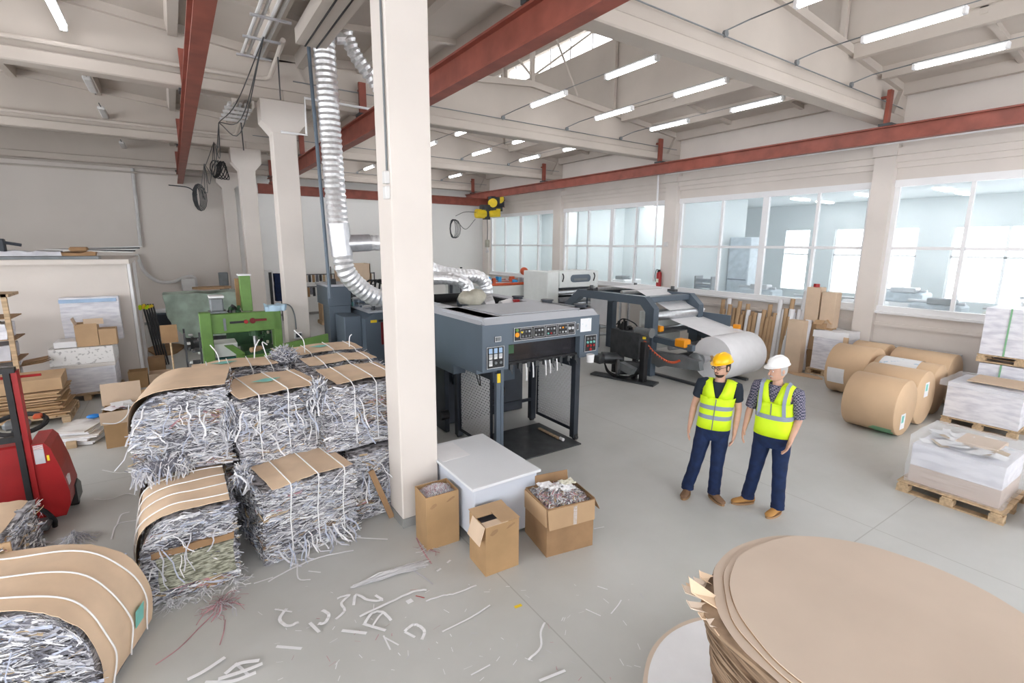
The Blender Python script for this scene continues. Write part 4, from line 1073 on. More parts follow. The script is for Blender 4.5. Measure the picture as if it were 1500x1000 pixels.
MB().box(.02, -.2675, .30, .06, -.2635, .5).build('tape_strip', 'film', cC)
random.seed(4)
for k, (x, y, mm) in enumerate(((-.05, 0, 'paper'), (.06, -.05, 'printed'), (.12, .05, 'cream'), (-.12, .08, 'paper'))):
    m_ = MB(); n = 6; gz = [[m_.bm.verts.new(V((x+.16*(i/n-.5), y+.13*(j/n-.5), .60+.03*noise.noise(V((i*.8, j*.8, k)))))) for j in range(n+1)] for i in range(n+1)]
    for i in range(n):
        for j in range(n): m_._f([gz[i][j], gz[i+1][j], gz[i+1][j+1], gz[i][j+1]])
    m_.build('crumpled_sheet', mm, cC)

# ------------------------------------------------------------ unwinder with white roll
U = thing('roll_unwinder', 'slate grey paper unwinding frame with arches and motors, behind the man in the yellow helmet', 'machine', (9.3, 8, 0))
def up(mb, name, mt, **k): return mb.build(name, mt, U, world=True, **k)
OUT = [(7.68, .0), (7.68, 1.62), (7.98, 1.88), (10.35, 1.88), (10.9, 1.45), (10.9, .0), (10.68, 0), (10.68, 1.38), (10.25, 1.68), (8.1, 1.68), (7.93, 1.52), (7.93, .0)]
for x in (9.25, 10.95):
    m_ = MB(); hx = .09
    # build the arch as three convex pieces so it shades cleanly
    m_.prism([(7.68, 0), (7.93, 0), (7.93, 1.52), (7.68, 1.62)], 'x', x-hx, x+hx)
    m_.prism([(7.68, 1.62), (7.93, 1.52), (8.1, 1.68), (7.98, 1.88)], 'x', x-hx, x+hx)
    m_.prism([(7.98, 1.88), (8.1, 1.68), (10.25, 1.68), (10.35, 1.88)], 'x', x-hx, x+hx)
    m_.prism([(10.35, 1.88), (10.25, 1.68), (10.68, 1.38), (10.9, 1.45)], 'x', x-hx, x+hx)
    m_.prism([(10.9, 1.45), (10.68, 1.38), (10.68, 0), (10.9, 0)], 'x', x-hx, x+hx)
    up(m_, 'side_arch', 'slate')
up(MB().box(9.34, 7.98, 1.72, 10.86, 8.25, 1.86, .02), 'front_cross_beam', 'slate')
up(MB().box(9.34, 10.0, 1.74, 10.86, 10.2, 1.84, .02), 'rear_cross_beam', 'slate')
for y, z in ((8.9, 1.9), (9.8, 1.92)): up(MB().cyl((9.34, y, z), (10.86, y, z), .05, 12), 'guide_roller', 'steel')
for x, y in ((9.25, 9.9), (10.95, 9.9), (10.95, 8.6)): up(MB().box(x-.06, y-.12, 1.88, x+.06, y+.12, 1.94).cyl((x, y, 1.94), (x, y, 2.02), .05, 10), 'bearing', 'dark_metal')
up(MB().cyl((9.34, 8.05, 1.0), (10.86, 8.05, 1.0), .09, 16), 'drive_roller', 'steel')
up(MB().cyl((9.34, 7.8, 1.42), (10.86, 7.8, 1.42), .11, 16), 'upper_roller', 'steel')
up(MB().box(9.34, 8.2, .5, 10.86, 8.26, 1.5), 'rear_plate', 'machine_white')
up(MB().box(11.08, 6.95, .75, 11.12, 8.0, 1.42), 'guard_panel', 'slate')
for x in (9.25, 10.95):
    up(MB().prism([(6.6, .80), (8.0, .86), (8.0, 1.0), (6.6, .93)], 'x', x-.06, x+.06), 'upper_arm', 'slate')
    up(MB().prism([(6.35, .42), (6.75, .38), (7.9, .30), (7.9, .62), (6.9, .66), (6.4, .62)], 'x', x-.07, x+.07), 'roll_arm', 'grey_mid')
up(MB().cyl((9.2, 7.5, .38), (11.0, 7.5, .38), .12, 18), 'pivot_shaft', 'grey_mid')
up(MB().cyl((9.2, 7.2, .78), (11.0, 7.2, .78), .06, 14), 'tie_rod', 'steel')
up(MB().cyl((9.45, 6.55, .6), (9.72, 6.55, .6), .12, 18, .08), 'chuck', 'steel', smooth=True)
up(MB().sphere((9.38, 6.62, .55), .2, 16, 10, (.5, 1, 1)), 'brake_cover', 'grey_mid', smooth=True)
up(MB().box(9.1, 6.72, .86, 9.32, 7.0, 1.04, .02), 'sensor_box', 'orange'); up(MB().box(9.35, 7.62, 1.06, 9.5, 7.95, 1.2, .02), 'sensor_box', 'orange')
up(MB().box(10.9, 6.6, 1.15, 11.0, 6.75, 1.25, .01), 'sensor_box', 'orange')
for x in (9.4, 10.8): up(MB().box(x-.05, 6.2, .0, x+.05, 8.6, .05), 'floor_rail', 'dark_metal')
# motor stand in front
up(MB().prism([(8.05, 8.55), (8.3, 8.65), (8.85, 7.15), (8.5, 7.02)], 'z', 0, .04), 'base_plate', 'dark_metal')
up(MB().box(8.62, 7.6, .48, 9.0, 8.5, 1.10, .01), 'motor_cabinet', 'dark_metal')
for y in (7.7, 8.35): up(MB().box(8.6, y-.05, .04, 8.7, y+.05, .5), 'stand_leg', 'black')
up(MB().box(8.5, 7.3, .04, 8.62, 7.45, .95, .01), 'post', 'black')
up(MB().cyl((8.35, 7.9, .28), (8.75, 7.6, .28), .16, 18).cyl((8.3, 7.95, .28), (8.35, 7.91, .28), .19, 18), 'gear_motor', 'dark_metal', smooth=True)
up(MB().cyl((8.3, 8.45, .42), (8.75, 8.2, .38), .14, 18).box(8.1, 8.3, .3, 8.3, 8.7, .52, .04), 'gear_motor', 'dark_metal', smooth=True)
up(MB().prism([(7.4, .36), (7.8, .44), (7.85, .28), (7.5, .2)], 'x', 8.25, 8.4), 'gear_cover', 'grey_mid')
up(MB().cyl((8.7, 7.35, 1.15), (8.7, 7.75, 1.15), .09, 16).cyl((8.7, 7.3, 1.15), (8.7, 7.36, 1.15), .11, 16), 'top_motor', 'grey_mid', smooth=True)
random.seed(9)
for k in range(14):
    x, y = rnd(8.65, 8.95), rnd(7.95, 8.45); up(MB().box(x, y, 1.1, x+rnd(.03, .07), y+rnd(.03, .1), 1.16+rnd(0, .18), .006), 'valve', 'black')
up(MB().tube(spline([(8.7, 8.4, 1.2), (8.7, 8.2, 1.36), (8.75, 7.9, 1.3), (8.7, 7.7, 1.2)]), .015, 6), 'cable', 'black')
for k in range(3): up(MB().tube(spline([(8.35, 8.4, .3), (8.3+.03*k, 8.2, .1), (8.4+.05*k, 7.8, .06), (8.6, 7.6, .14+.03*k), (8.6, 7.4, .3)]), .018, 6), 'floor_cable', 'black')
cc = spline([(8.56, 7.38, .96), (8.7, 7.2, .72), (8.85, 7.0, .56), (9.0, 6.9, .52), (9.15, 6.85, .56)], 24); hel = []
for i, p in enumerate(cc):
    a = i*1.25; hel.append(p+V((.0, .022*math.cos(a), .022*math.sin(a))))
up(MB().tube(hel, .012, 5), 'coiled_hose', 'hose_orange')
up(MB().cyl((8.62, 7.45, 1.0), (8.62, 7.45, 1.05), .04, 10), 'yellow_cap', 'yellow')
t_ = thing('white_paper_roll', 'huge white paper roll mounted on the unwinder, behind the yellow helmet', 'paper roll', (10.5, 6.5, .57))
m_ = MB(); n = 56; R_ = .50; cy, cz = 6.52, .58
rings = [[V((x, cy+q*math.cos(2*PI*k/n), cz+q*math.sin(2*PI*k/n))) for k in range(n)] for x, q in ((9.85, .07), (9.83, .075), (9.83, R_-.005), (9.845, R_), (11.2, R_), (11.21, R_-.01), (11.21, .07))]
m_.loft(rings); m_.build('roll', 'paper', t_, world=True, smooth=50)
MB().cyl((9.80, cy, cz), (9.86, cy, cz), .07, 18).build('core', 'cardboard', t_, world=True)
a0 = math.radians(80); p0 = V((0, cy+R_*math.cos(a0), cz+R_*math.sin(a0)+.004))
pr_ = [p0, V((0, 7.0, 1.16)), V((0, 7.78, 1.32)), V((0, 7.72, 1.5)), V((0, 7.85, 1.55)), V((0, 8.9, 1.95)), V((0, 9.85, 1.97)), V((0, 10.3, 1.7)), V((0, 11.98, 1.55))]
pr_ = [V((0, p.y, p.z)) for p in pr_]
m_ = MB(); m_.loft([[V((9.87, p.y, p.z)), V((11.17, p.y, p.z))] for p in pr_], closed=False)
m_.build('paper_web', 'paper', t_, world=True)
t_ = thing('sheet_hanging', 'white paper sheet hanging inside the unwinder arch', 'paper', (9.5, 9.4, 1))
MB().box(9.5, 9.55, .95, 9.51, 10.2, 1.7).build('sheet', 'paper', t_, world=True)
t_ = thing('tray_rack', 'grey metal tray rack seen under the left arch of the unwinder', 'rack', (10.9, 11.1, 0))
for k in range(6): MB().box(10.55, 10.9, .35+.22*k, 11.0, 11.5, .38+.22*k).build('tray', 'galv', t_, world=True)
for x in (10.55, 10.98):
    for y in (10.9, 11.48): MB().box(x-.02, y-.02, 0, x+.02, y+.02, 1.7).build('post', 'slate', t_, world=True)

# white machine behind
t_ = thing('coating_machine', 'tall white machine with a dark oval window, behind the unwinder', 'machine', (10.4, 12.6, 0))
MB().box(9.4, 12.02, 0, 9.85, 13.3, 2.26, .02).box(11.35, 12.0, 0, 11.5, 13.3, 2.26, .02).box(9.85, 12.6, 0, 11.35, 13.3, 2.2).build('body', 'machine_white', t_, world=True)
MB().box(9.85, 11.98, 1.76, 11.36, 12.6, 2.28, .02).build('upper_hood', 'machine_white', t_, world=True)
n = 24; q = []
for k in range(n):
    a = 2*PI*k/n; q.append((10.7+(.30 if math.cos(a) > 0 else -.30)+.12*math.cos(a), 2.04+.12*math.sin(a)))
MB().prism(q, 'y', 11.965, 11.98).build('oval_window', 'slate', t_, world=True)
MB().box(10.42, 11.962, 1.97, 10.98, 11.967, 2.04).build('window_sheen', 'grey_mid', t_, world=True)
for x in (9.95, 11.25): MB().tube(spline([(x, 11.97, 2.2), (x, 11.92, 2.1), (x, 11.97, 1.95)], 5), .02, 6).build('handle', 'black', t_, world=True)
MB().box(9.86, 12.1, 1.70, 11.34, 12.2, 1.76).box(9.86, 12.55, .4, 11.34, 12.59, 1.72).build('dark_interior', 'slate_dark', t_, world=True)
for z, y, r in ((1.6, 12.15, .1), (1.38, 12.1, .08), (1.2, 12.2, .1), (.95, 12.1, .09)): MB().cyl((9.87, y, z), (11.33, y, z), r, 16).build('roller', 'steel', t_, world=True, smooth=True)
MB().box(9.86, 12.05, .3, 10.2, 12.5, .8).build('gear_box', 'machine_white', t_, world=True)
t_ = thing('converter_machine', 'long white machine with red and blue rollers on top, in front of the second window', 'machine', (9.5, 15, 0))
MB().box(8.1, 13.6, 0, 11.2, 14.6, 1.75, .02).build('body', 'machine_white', t_, world=True)
MB().box(8.2, 15.2, 0, 12.3, 16.6, 1.62, .02).build('rear_body', 'machine_white', t_, world=True)
for k in range(7):
    MB().cyl((8.3, 13.7+.14*k, 1.8+.01*k), (10.6, 13.7+.14*k, 1.8+.01*k), .045, 10).build('roller', ('hose_orange', 'steel', 'grey_mid')[k % 3], t_, world=True)
random.seed(14)
for k in range(22):
    x, y = rnd(8.3, 10.3), rnd(13.65, 14.5); MB().box(x, y, 1.8, x+rnd(.06, .2), y+.08, 1.9+rnd(0, .14), .01).build('clamp', random.choice(['hose_orange', 'steel', 'blue_light', 'paint_white', 'hose_orange', 'teal']), t_, world=True)
MB().cyl((9.75, 13.75, 2.2), (9.80, 13.85, 2.2), .13, 18).build('hand_wheel', 'hose_orange', t_, world=True)
MB().box(8.05, 13.6, 1.76, 8.35, 13.9, 2.05, .03).build('blue_cover', 'blue_light', t_, world=True)
MB().box(9.95, 13.6, 1.76, 10.1, 13.9, 2.1, .03).build('blue_cover', 'blue_light', t_, world=True)
MB().prism([(7.4, 1.9), (8.05, 1.9), (8.05, 2.05), (7.7, 2.05)], 'y', 14.0, 14.9).build('feed_table', 'slate', t_, world=True)
t_ = thing('control_cabinet', 'slim dark cabinet on posts behind the grey stacking machine', 'cabinet', (7.0, 13.3, 0))
MB().box(6.75, 13.3, 0, 6.8, 13.35, 2.3).box(7.1, 13.3, 0, 7.15, 13.35, 2.4).box(6.75, 13.3, 2.3, 7.15, 13.35, 2.35).build('frame', 'slate_dark', t_, world=True)
MB().box(6.82, 13.3, 0, 7.08, 13.6, 2.0).build('case', 'grey_mid', t_, world=True)
MB().box(7.16, 13.3, 0, 7.5, 13.7, 2.25, .02).build('white_case', 'machine_white', t_, world=True)
# work table right of the white machine, under the windows
t_ = thing('side_table', 'white table with blue edging under the window, right of the white machine', 'table', (12.4, 11.6, 0))
MB().box(11.8, 10.9, 1.5, 13.2, 12.6, 1.56, .01).build('table_top', 'paint_white', t_, world=True)
MB().box(11.8, 10.88, 1.56, 13.2, 10.96, 1.6).box(11.8, 11.7, 1.57, 12.9, 11.8, 1.61).build('blue_edge', 'blue_light', t_, world=True)
for x in (11.85, 13.1):
    for y in (10.95, 12.5): MB().box(x, y, 0, x+.06, y+.06, 1.5).build('leg', 'galv', t_, world=True)
# ------------------------------------------------------------ bales of shredded paper
SM = ['paper', 'paper_grey', 'paper_blue', 'paper_tan', 'paper_dark', 'paper_pink', 'cardboard_dark']
SW = [0]*8 + [1]*8 + [2]*3 + [3] + [4]*4
def cap_sheet(t_, prof, y0, y1, skew=0, name='cardboard_wrap', mt='kraft_cap', amp=.012, seed=0, th=.006):
    """bent cardboard sheet following prof = [(x,z)...] across, from y0 to y1; skew shifts x along y"""
    P_ = spline([V((p[0], 0, p[1])) for p in prof], 5); n = 9; m_ = MB(); rows = []
    for i in range(n+1):
        y = y0+(y1-y0)*i/n; r = []
        for p in P_:
            w_ = noise.noise(V((p.x*5, y*5, seed)))*amp; ed = .012*noise.noise(V((p.x*14, seed+i//n, 2))) if i in (0, n) else 0
            r.append(V((p.x+skew*(y-y0), y+ed*2, p.z+w_)))
        rows.append(r)
    top = [[p+V((0, 0, th)) for p in r] for r in rows]
    A = [[m_.bm.verts.new(p) for p in r] for r in rows]; B = [[m_.bm.verts.new(p) for p in r] for r in top]
    k = len(P_)
    for i in range(n):
        for j in range(k-1):
            m_._f([A[i][j], A[i][j+1], A[i+1][j+1], A[i+1][j]]); m_._f([B[i][j], B[i+1][j], B[i+1][j+1], B[i][j+1]])
        m_._f([A[i][0], A[i+1][0], B[i+1][0], B[i][0]]); m_._f([A[i][-1], B[i][-1], B[i+1][-1], A[i+1][-1]])
    for j in range(k-1):
        m_._f([A[0][j], B[0][j], B[0][j+1], A[0][j+1]]); m_._f([A[-1][j], A[-1][j+1], B[-1][j+1], B[-1][j]])
    m_.build(name, mt, t_, smooth=35); return P_
def bale(label, cx, cy, z0, w_, d_, h, rot=0, seed=0, dens=1., faces='fr', cap=None, straps='y', ns=4, capy=(.0, 1.), stain_at=None, mats2=None, hang=0, rl=0, rr_=0):
    random.seed(seed); t_ = thing('paper_bale', label, 'bale', (cx, cy, z0), math.radians(rot), 'bales of shredded paper heaped left of the pillar')
    hx, hy = w_/2, d_/2
    def fit(p):
        for sg, R_ in ((-1, rl), (1, rr_)):
            if R_:
                x, z = sg*p.x-(hx-R_), p.z-(h-R_)
                if x > 0 and z > 0:
                    l = math.hypot(x, z)
                    if l > R_: p.x = sg*(hx-R_+x*R_/l); p.z = h-R_+z*R_/l
        return p
    m_ = MB(); soft_box(m_, -hx, -hy, 0, hx, hy, h, .03, (16, 16, 12), 5.5, seed)
    for v in m_.bm.verts:
        fit(v.co)
        if v.co.z < .01: v.co.z = 0.0
    m_.build('pressed_core', 'paper_core', t_, smooth=30)
    m_ = MB(); wts = mats2 or SW
    def strip(c, nrm, along, L_, W_, curl, drop=0):
        a = along.normalized(); n_ = nrm.normalized(); q = []; k = 5; ph = rnd(0, 6); off = rnd(-.012, .02)
        for i in range(k):
            u = i/(k-1)-.5
            p = c + a*(u*L_) + n_*(off+curl*(math.sin(ph+u*4)*.5+.3)) + V((0, 0, -drop*(u+.5)**2))
            q.append(p)
        if min(p.z for p in q) < .012-0*z0: q = [V((p.x, p.y, max(p.z, .012+rnd(0, .01)))) for p in q]
        q = [fit(p) for p in q]
        b_n = noise.noise(V((c.x*1.6+seed*3.7, c.y*1.6, c.z*7+seed)))
        m_.mi = random.choice(wts)
        if b_n > .34 and random.random() < .6: m_.mi = random.choice((3, 3, 5, 6, 0))
        elif b_n < -.32 and random.random() < .6: m_.mi = random.choice((4, 4, 1))
        m_.ribbon(q, W_, (n_+V((rnd(-.9, .9), rnd(-.9, .9), rnd(-.9, .9)))))
    def face(n, nrm, o, eu, ev, lu, lv):
        for _ in range(int(n*dens)):
            u, v = rnd(-.5, .5), rnd(.0, 1.)
            c = o + eu*(u*lu) + ev*(v*lv)
            al = eu*rnd(.6, 1)*random.choice((-1, 1)) + ev*rnd(-.42, .3) + nrm*rnd(-.1, .25)
            big = random.random() < .12
            strip(c, nrm, al, rnd(.05, .15)*(1.2 if big else 1), rnd(.012, .022) if big else rnd(.003, .010), rnd(.0, .025), rnd(0, .05) if random.random() < .3 else 0)
    X_, Y_, Z_ = V((1, 0, 0)), V((0, 1, 0)), V((0, 0, 1))
    if 'f' in faces: face(1500, -Y_, V((0, -hy-.005, .01)), X_, Z_, w_, h)
    if 'r' in faces: face(700, X_, V((hx+.005, 0, .01)), Y_, Z_, d_, h)
    if 'l' in faces: face(700, -X_, V((-hx-.005, 0, .01)), Y_, Z_, d_, h)
    if 't' in faces: face(900, Z_, V((0, -hy, h+.005)), X_, Y_, w_, d_)
    if 'e' in faces: face(260, V((0, -.6, 1)), V((0, -hy, h-.03)), X_, Y_, w_, .08); face(200, V((.6, 0, 1)), V((hx-.05, 0, h-.03)), Y_, X_, d_, .08); face(200, V((-.6, 0, 1)), V((-hx, 0, h-.03)), Y_, X_, d_, .08)
    for _ in range(int(hang*.45)):
        u = rnd(-.5, .5); L_ = rnd(.12, .3); q = []; x = u*w_; y = -hy-.02; z = rnd(.05, .25) if hang > 60 else rnd(.3, h*.9)
        dx, dy = rnd(-.05, .05), -rnd(.01, .05)
        for i in range(6):
            q.append(V((x+dx*i*.6+.012*math.sin(i*1.7+x*9), y+dy*(i if i < 3 else 3+(i-3)*.8), max(.01, z-L_*i/5))))
        m_.mi = random.choice((0, 1, 1, 2)); m_.ribbon(q, rnd(.006, .016), V((rnd(-.3, .3), -1, .2)))
    tag(m_.build('shredded_strips', SM, t_), kind='stuff')
    if cap:
        P_ = cap_sheet(t_, cap, -hy+capy[0]*d_, -hy+capy[1]*d_, seed=seed)
        if straps == 'x':
            for i in range(ns):
                y = -hy+capy[0]*d_+(capy[1]-capy[0])*d_*(i+.5)/ns; q = []
                for j, p in enumerate(P_):
                    up_ = V((0, 0, 1)) if 0 < j < len(P_)-1 else V((0, 0, 1))
                    d = (P_[min(j+1, len(P_)-1)]-P_[max(j-1, 0)]); nn = V((-d.z, 0, d.x)).normalized()
                    if nn.z < -.2: nn = -nn
                    q.append(V((p.x, y+.015*math.sin(j*.5+i), p.z))+nn*.016+V((0, 0, .004)))
                MB().tube(q, .006, 6).build('strap', 'strap_white', t_)
        elif straps == 'y':
            for i in range(ns):
                x = P_[0].x+(P_[-1].x-P_[0].x)*(i+.6)/ns; zt = min(P_, key=lambda p: abs(p.x-x)).z+.018
                ya, yb = -hy+capy[0]*d_, -hy+capy[1]*d_
                q = [V((x+.02, yb, zt)), V((x+.01, (ya+yb)/2, zt+.004)), V((x, ya, zt)), V((x, ya-.02, zt-.01)), V((x, min(ya, -hy)-.03, zt-.05)), V((x-.005, -hy-.035, h*.55)), V((x, -hy-.03, .06))]
                MB().tube(q, .006, 6).build('strap', 'strap_white', t_)
        if stain_at:
            x, y = stain_at; zt = min(P_, key=lambda p: abs(p.x-x)).z+.02
            q = [(x+.13*math.cos(a)*(1+.3*math.sin(3*a)), y+.06*math.sin(a)*(1+.3*math.cos(4*a))) for a in [2*PI*k/18 for k in range(18)]]
            MB().prism(q, 'z', zt, zt+.001).build('stain', 'stain_teal', t_)
    return t_
FL = lambda a, b, z, dz=.0: [(a, z-dz), (a+(b-a)*.15, z), (a+(b-a)*.5, z+.015), (a+(b-a)*.85, z), (b, z-dz)]
# lower layer, front
bale('front bale on the floor, tan card on top, nearest the pillar foot', .83, 5.36, 0, .90, .88, .75, 10, 11, 1.25, 'frle', FL(-.38, .42, .80), 'y', 3, (-.09, .80), hang=70)
b2 = bale('lower left bale with a grey-green band of fine shreds in its front', -.14, 5.27, 0, .68, .92, .74, 0, 12, 1.1, 'frle', [(-.375, .34), (-.37, .50), (-.31, .69), (-.12, .78), (.10, .79), (.34, .78)], 'x', 4, (.02, .98), hang=20, rl=.30)
soft_box(MB(), -.24, -.50, .12, .33, -.43, .42, .012, (10, 3, 8), 9, 4).build('fine_shred_band', 'olive_shred', b2, smooth=30)
soft_box(MB(), -.27, -.50, .43, .34, -.43, .49, .02, (10, 3, 3), 8, 5).build('brown_layer', 'cardboard_dark', b2, smooth=30)
bale('lower bale tucked behind the left edge of the big pillar, bare of card', 1.69, 5.62, 0, .62, .86, .76, 3, 13, 1.0, 'frle', hang=30)
bale('mostly hidden lower bale under the leftmost upper bale', -.06, 6.26, 0, .80, .86, .76, -6, 14, .7, 'fl', [(-.435, .36), (-.425, .56), (-.35, .74), (-.14, .83), (.12, .845), (.3, .845)], 'x', 2, (.02, .9), rl=.32)
bale('lower bale in the dark gap behind the front bale', .86, 6.38, 0, .84, .84, .76, 4, 15, .3, 'f')
bale('lower bale at the far right of the heap, hidden behind the pillar', 1.75, 6.5, 0, .80, .80, .76, 2, 16, .3, 'fr')
bale('lower bale in the far row, holding up the far left upper bale', .50, 7.1, 0, 1.0, .66, .76, 0, 17, .3, 'fl')
bale('lower bale in the far row, holding up the far right upper bales', 1.70, 7.35, 0, 1.1, .78, .76, 0, 18, .3, 'fl')
# upper layer
bale('upper left bale of the heap, tan card curving down over its left shoulder', -.04, 6.18, .80, .80, .92, .79, -8, 21, 1.3, 'fle', [(-.435, .36), (-.425, .56), (-.35, .74), (-.14, .83), (.12, .845), (.41, .845)], None, 0, (.0, 1.02), hang=50, rl=.32)
bale('upper middle bale with a teal stain on its flat tan card, in the front row', .73, 5.91, .80, .80, .84, .69, 10, 22, 1.3, 'fe', FL(-.42, .43, .74), 'y', 3, (-.06, .97), (-.02, -.02), hang=50)
bale('upper right bale of the front row, half behind the pillar', 1.62, 5.78, .80, .92, .84, .70, 4, 23, 1.2, 'fle', FL(-.30, .46, .74), 'y', 3, (.10, 1.0), hang=40)
bale('far left upper bale with a pale teal stain on its card, behind the middle bale', .52, 7.04, .80, 1.0, .66, .67, 2, 24, .7, 'ftl', FL(-.46, .46, .73), 'y', 4, (.2, 1.0), (-.12, .1))
bale('upper bale of the second row, behind the upper right front bale', 1.72, 6.68, .80, .96, .70, .66, 3, 25, .7, 'ftl', FL(-.44, .44, .73), 'y', 3, (.25, .95))
bale('farthest upper bale of the heap with a teal stain, below the green press', 1.72, 7.52, .80, 1.02, .66, .67, 3, 26, .7, 'ftl', FL(-.46, .48, .73), 'y', 3, (.1, 1.0), (-.05, .05))
def loose(label, c, R_, n, seed, drop=.0):
    random.seed(seed); m_ = MB(); c = V(c)
    m_.sphere(c, 1, 14, 9, (R_[0]*.8, R_[1]*.8, R_[2]*.8))
    for v in m_.bm.verts: v.co += noise.noise_vector(v.co*9)*.04
    for f in m_.bm.faces: f.material_index = 4
    for k in range(n):
        th, ph = rnd(0, 2*PI), rnd(-.2, 1.5); o = V((math.cos(th)*math.cos(ph)*R_[0], math.sin(th)*math.cos(ph)*R_[1], math.sin(ph)*R_[2]))
        d = V((rnd(-1, 1), rnd(-1, 1), rnd(-.6, .6))).normalized(); l = rnd(.05, .14); w0 = rnd(0, 6)
        q = [c+o+d*(l*(i/4-.5))+V((0, 0, -drop*(i/4)**2)) + o.normalized()*.02*math.sin(w0+i*1.4) for i in range(5)]
        m_.mi = random.choice((0, 0, 1, 1, 2, 4, 3 if k % 5 == 0 else 0)); m_.ribbon(q, rnd(.004, .016), V((rnd(-1, 1), rnd(-1, 1), rnd(-1, 1))))
    return tag(m_.build('loose_shreds', SM), label, 'paper scrap', kind='stuff')
loose('white tuft of loose shreds between the two rear caps of the bale heap', (1.10, 7.15, 1.53), (.17, .22, .13), 330, 71)
loose('tuft of loose white strips spilling between the upper middle and upper right bales', (1.16, 5.44, 1.42), (.09, .12, .2), 330, 72, .12)
loose('tuft of loose strips in the joint between the upper left and upper middle bales', (.34, 5.62, 1.25), (.10, .10, .2), 260, 73, .14)
loose('ragged strips hanging in the gap above the lower left bale', (-.30, 5.62, .92), (.22, .12, .09), 260, 74, .16)
loose('loose strips in the gap above the front bale, by its left corner', (.34, 5.20, .80), (.07, .10, .12), 160, 75, .1)
# loose strap ends that stand up from the heap
mb_pts = [((1.4, 7.3, 1.62), (1.38, 7.25, 1.82), (1.28, 7.3, 1.95)), ((2.05, 7.4, 1.62), (2.06, 7.4, 1.76), (2.10, 7.42, 1.80)), ((.35, 7.2, 1.64), (.33, 7.2, 1.76), (.27, 7.25, 1.86)), ((.75, 7.2, 1.64), (.77, 7.2, 1.78), (.83, 7.22, 1.88)), ((.9, 7.2, 1.64), (.86, 7.2, 1.84), (.92, 7.22, 1.80))]
for i, q in enumerate(mb_pts):
    q = [(a[0], a[1], a[2]-.08) for a in q]
    tag(MB().tube(spline(q, 5), .007, 6).build('strap_end', 'strap_white'), 'loose end of white strap sticking up from the rear bales', 'strap', 'loose strap ends on the bale heap')
tag(MB().obox((1.66, 5.04, .31), (.06, .025, .66), Matrix.Rotation(-.33, 3, 'Y')).build('wooden_stick', 'cardboard_dark'), 'brown wooden stick leaning between the bales and the pillar foot', 'stick')
# foreground bale
b3 = bale('big foreground bale in the lower left corner, wrapped in tan card', -1.11, 4.40, 0, 1.12, .72, .74, -20, 31, 1.5, 'fle', [(-.60, .79), (-.2, .79), (.14, .785), (.38, .71), (.53, .56), (.60, .34), (.60, .18), (.58, .05)], 'x', 3, (.0, 1.0), hang=20, rr_=.40)
MB().obox((.622, .12, .28), (.004, .12, .14), Matrix.Rotation(.12, 3, 'Y')).build('green_sticker', 'stain_teal', b3)
bale('bale end cut off by the left edge, above the foreground bale', -1.66, 5.25, 0, .8, .8, .84, -6, 32, .7, 'fre', FL(-.4, .36, .86, .02), None, 0, (.0, 1.0))
tag(MB().box(-1.36, 4.83, .45, -1.22, 4.85, .86).build('cardboard_flap', 'cardboard'), 'torn brown card flap hanging on the bale at the left edge', 'cardboard')

# ------------------------------------------------------------ red stacker truck
T_ = thing('pallet_stacker_truck', 'red electric pallet stacker truck with a black mast, at the left edge', 'stacker truck', (-1.5, 7.0, 0))
def tp(mb, name, mt, **k): return mb.build(name, mt, T_, world=True, **k)
tp(MB().prism([(-1.47, .08), (-1.27, .08), (-1.22, .2), (-1.21, .34), (-1.25, .62), (-1.31, .88), (-1.35, .94), (-1.47, .94)], 'y', 6.92, 7.42), 'body', 'red')
tp(MB().box(-2.1, 7.0, .2, -1.56, 7.35, .93, .02), 'rear_cover', 'red')
tp(MB().box(-1.50, 6.9, .05, -1.455, 7.02, 1.75).box(-2.05, 6.9, .05, -2.0, 7.02, 1.75), 'mast_rail', 'red')
tp(MB().box(-1.555, 6.88, .05, -1.505, 7.0, 1.78).box(-1.99, 6.88, .05, -1.94, 7.0, 1.78), 'mast_channel', 'black')
tp(MB().box(-2.05, 6.86, 1.74, -1.46, 6.95, 1.79).box(-2.0, 6.9, 1.0, -1.5, 6.94, 1.06), 'mast_crossbar', 'black')
tp(MB().cyl((-1.98, 7.05, 1.66), (-1.30, 7.05, 1.66), .015, 8), 'red_rod', 'red')
tp(MB().box(-1.44, 6.913, .72, -1.36, 6.919, .88), 'label_plate', 'paper_grey'); tp(MB().box(-1.345, 6.913, .74, -1.325, 6.919, .80), 'yellow_sticker', 'yellow')
for k in range(4): tp(MB().box(-1.44, 6.913, .885+.012*k, -1.36, 6.919, .891+.012*k), 'stripe', 'paper')
tp(MB().prism([(6.98, .4), (7.08, .4), (7.08, .5), (6.98, .5)], 'x', -1.24, -1.215), 'white_decal', 'paper')
tp(MB().cyl((-1.30, 7.36, .09), (-1.22, 7.36, .09), .09, 16), 'wheel', 'black_rubber'); tp(MB().prism([(7.2, .08), (7.5, .08), (7.5, .22), (7.35, .32), (7.2, .3)], 'x', -1.30, -1.2), 'wheel_guard', 'dark_metal')
tp(MB().box(-1.62, 6.0, .03, -1.50, 6.9, .11, .02).box(-1.96, 6.0, .03, -1.84, 6.9, .11, .02), 'fork', 'black')
tp(MB().tube(spline([(-2.0, 6.84, .30), (-1.7, 6.8, .33), (-1.46, 6.78, .28), (-1.36, 6.8, .12), (-1.36, 6.82, .02)], 6), .025, 8), 'guard_loop', 'black')
tp(MB().box(-1.62, 6.6, .08, -1.36, 6.86, .14, .02), 'outrigger', 'dark_metal')
q = [V((-1.72+.24*math.cos(a), 7.9+.18*math.sin(a), .92+.07*math.sin(a))) for a in [2*PI*k/20 for k in range(21)]]
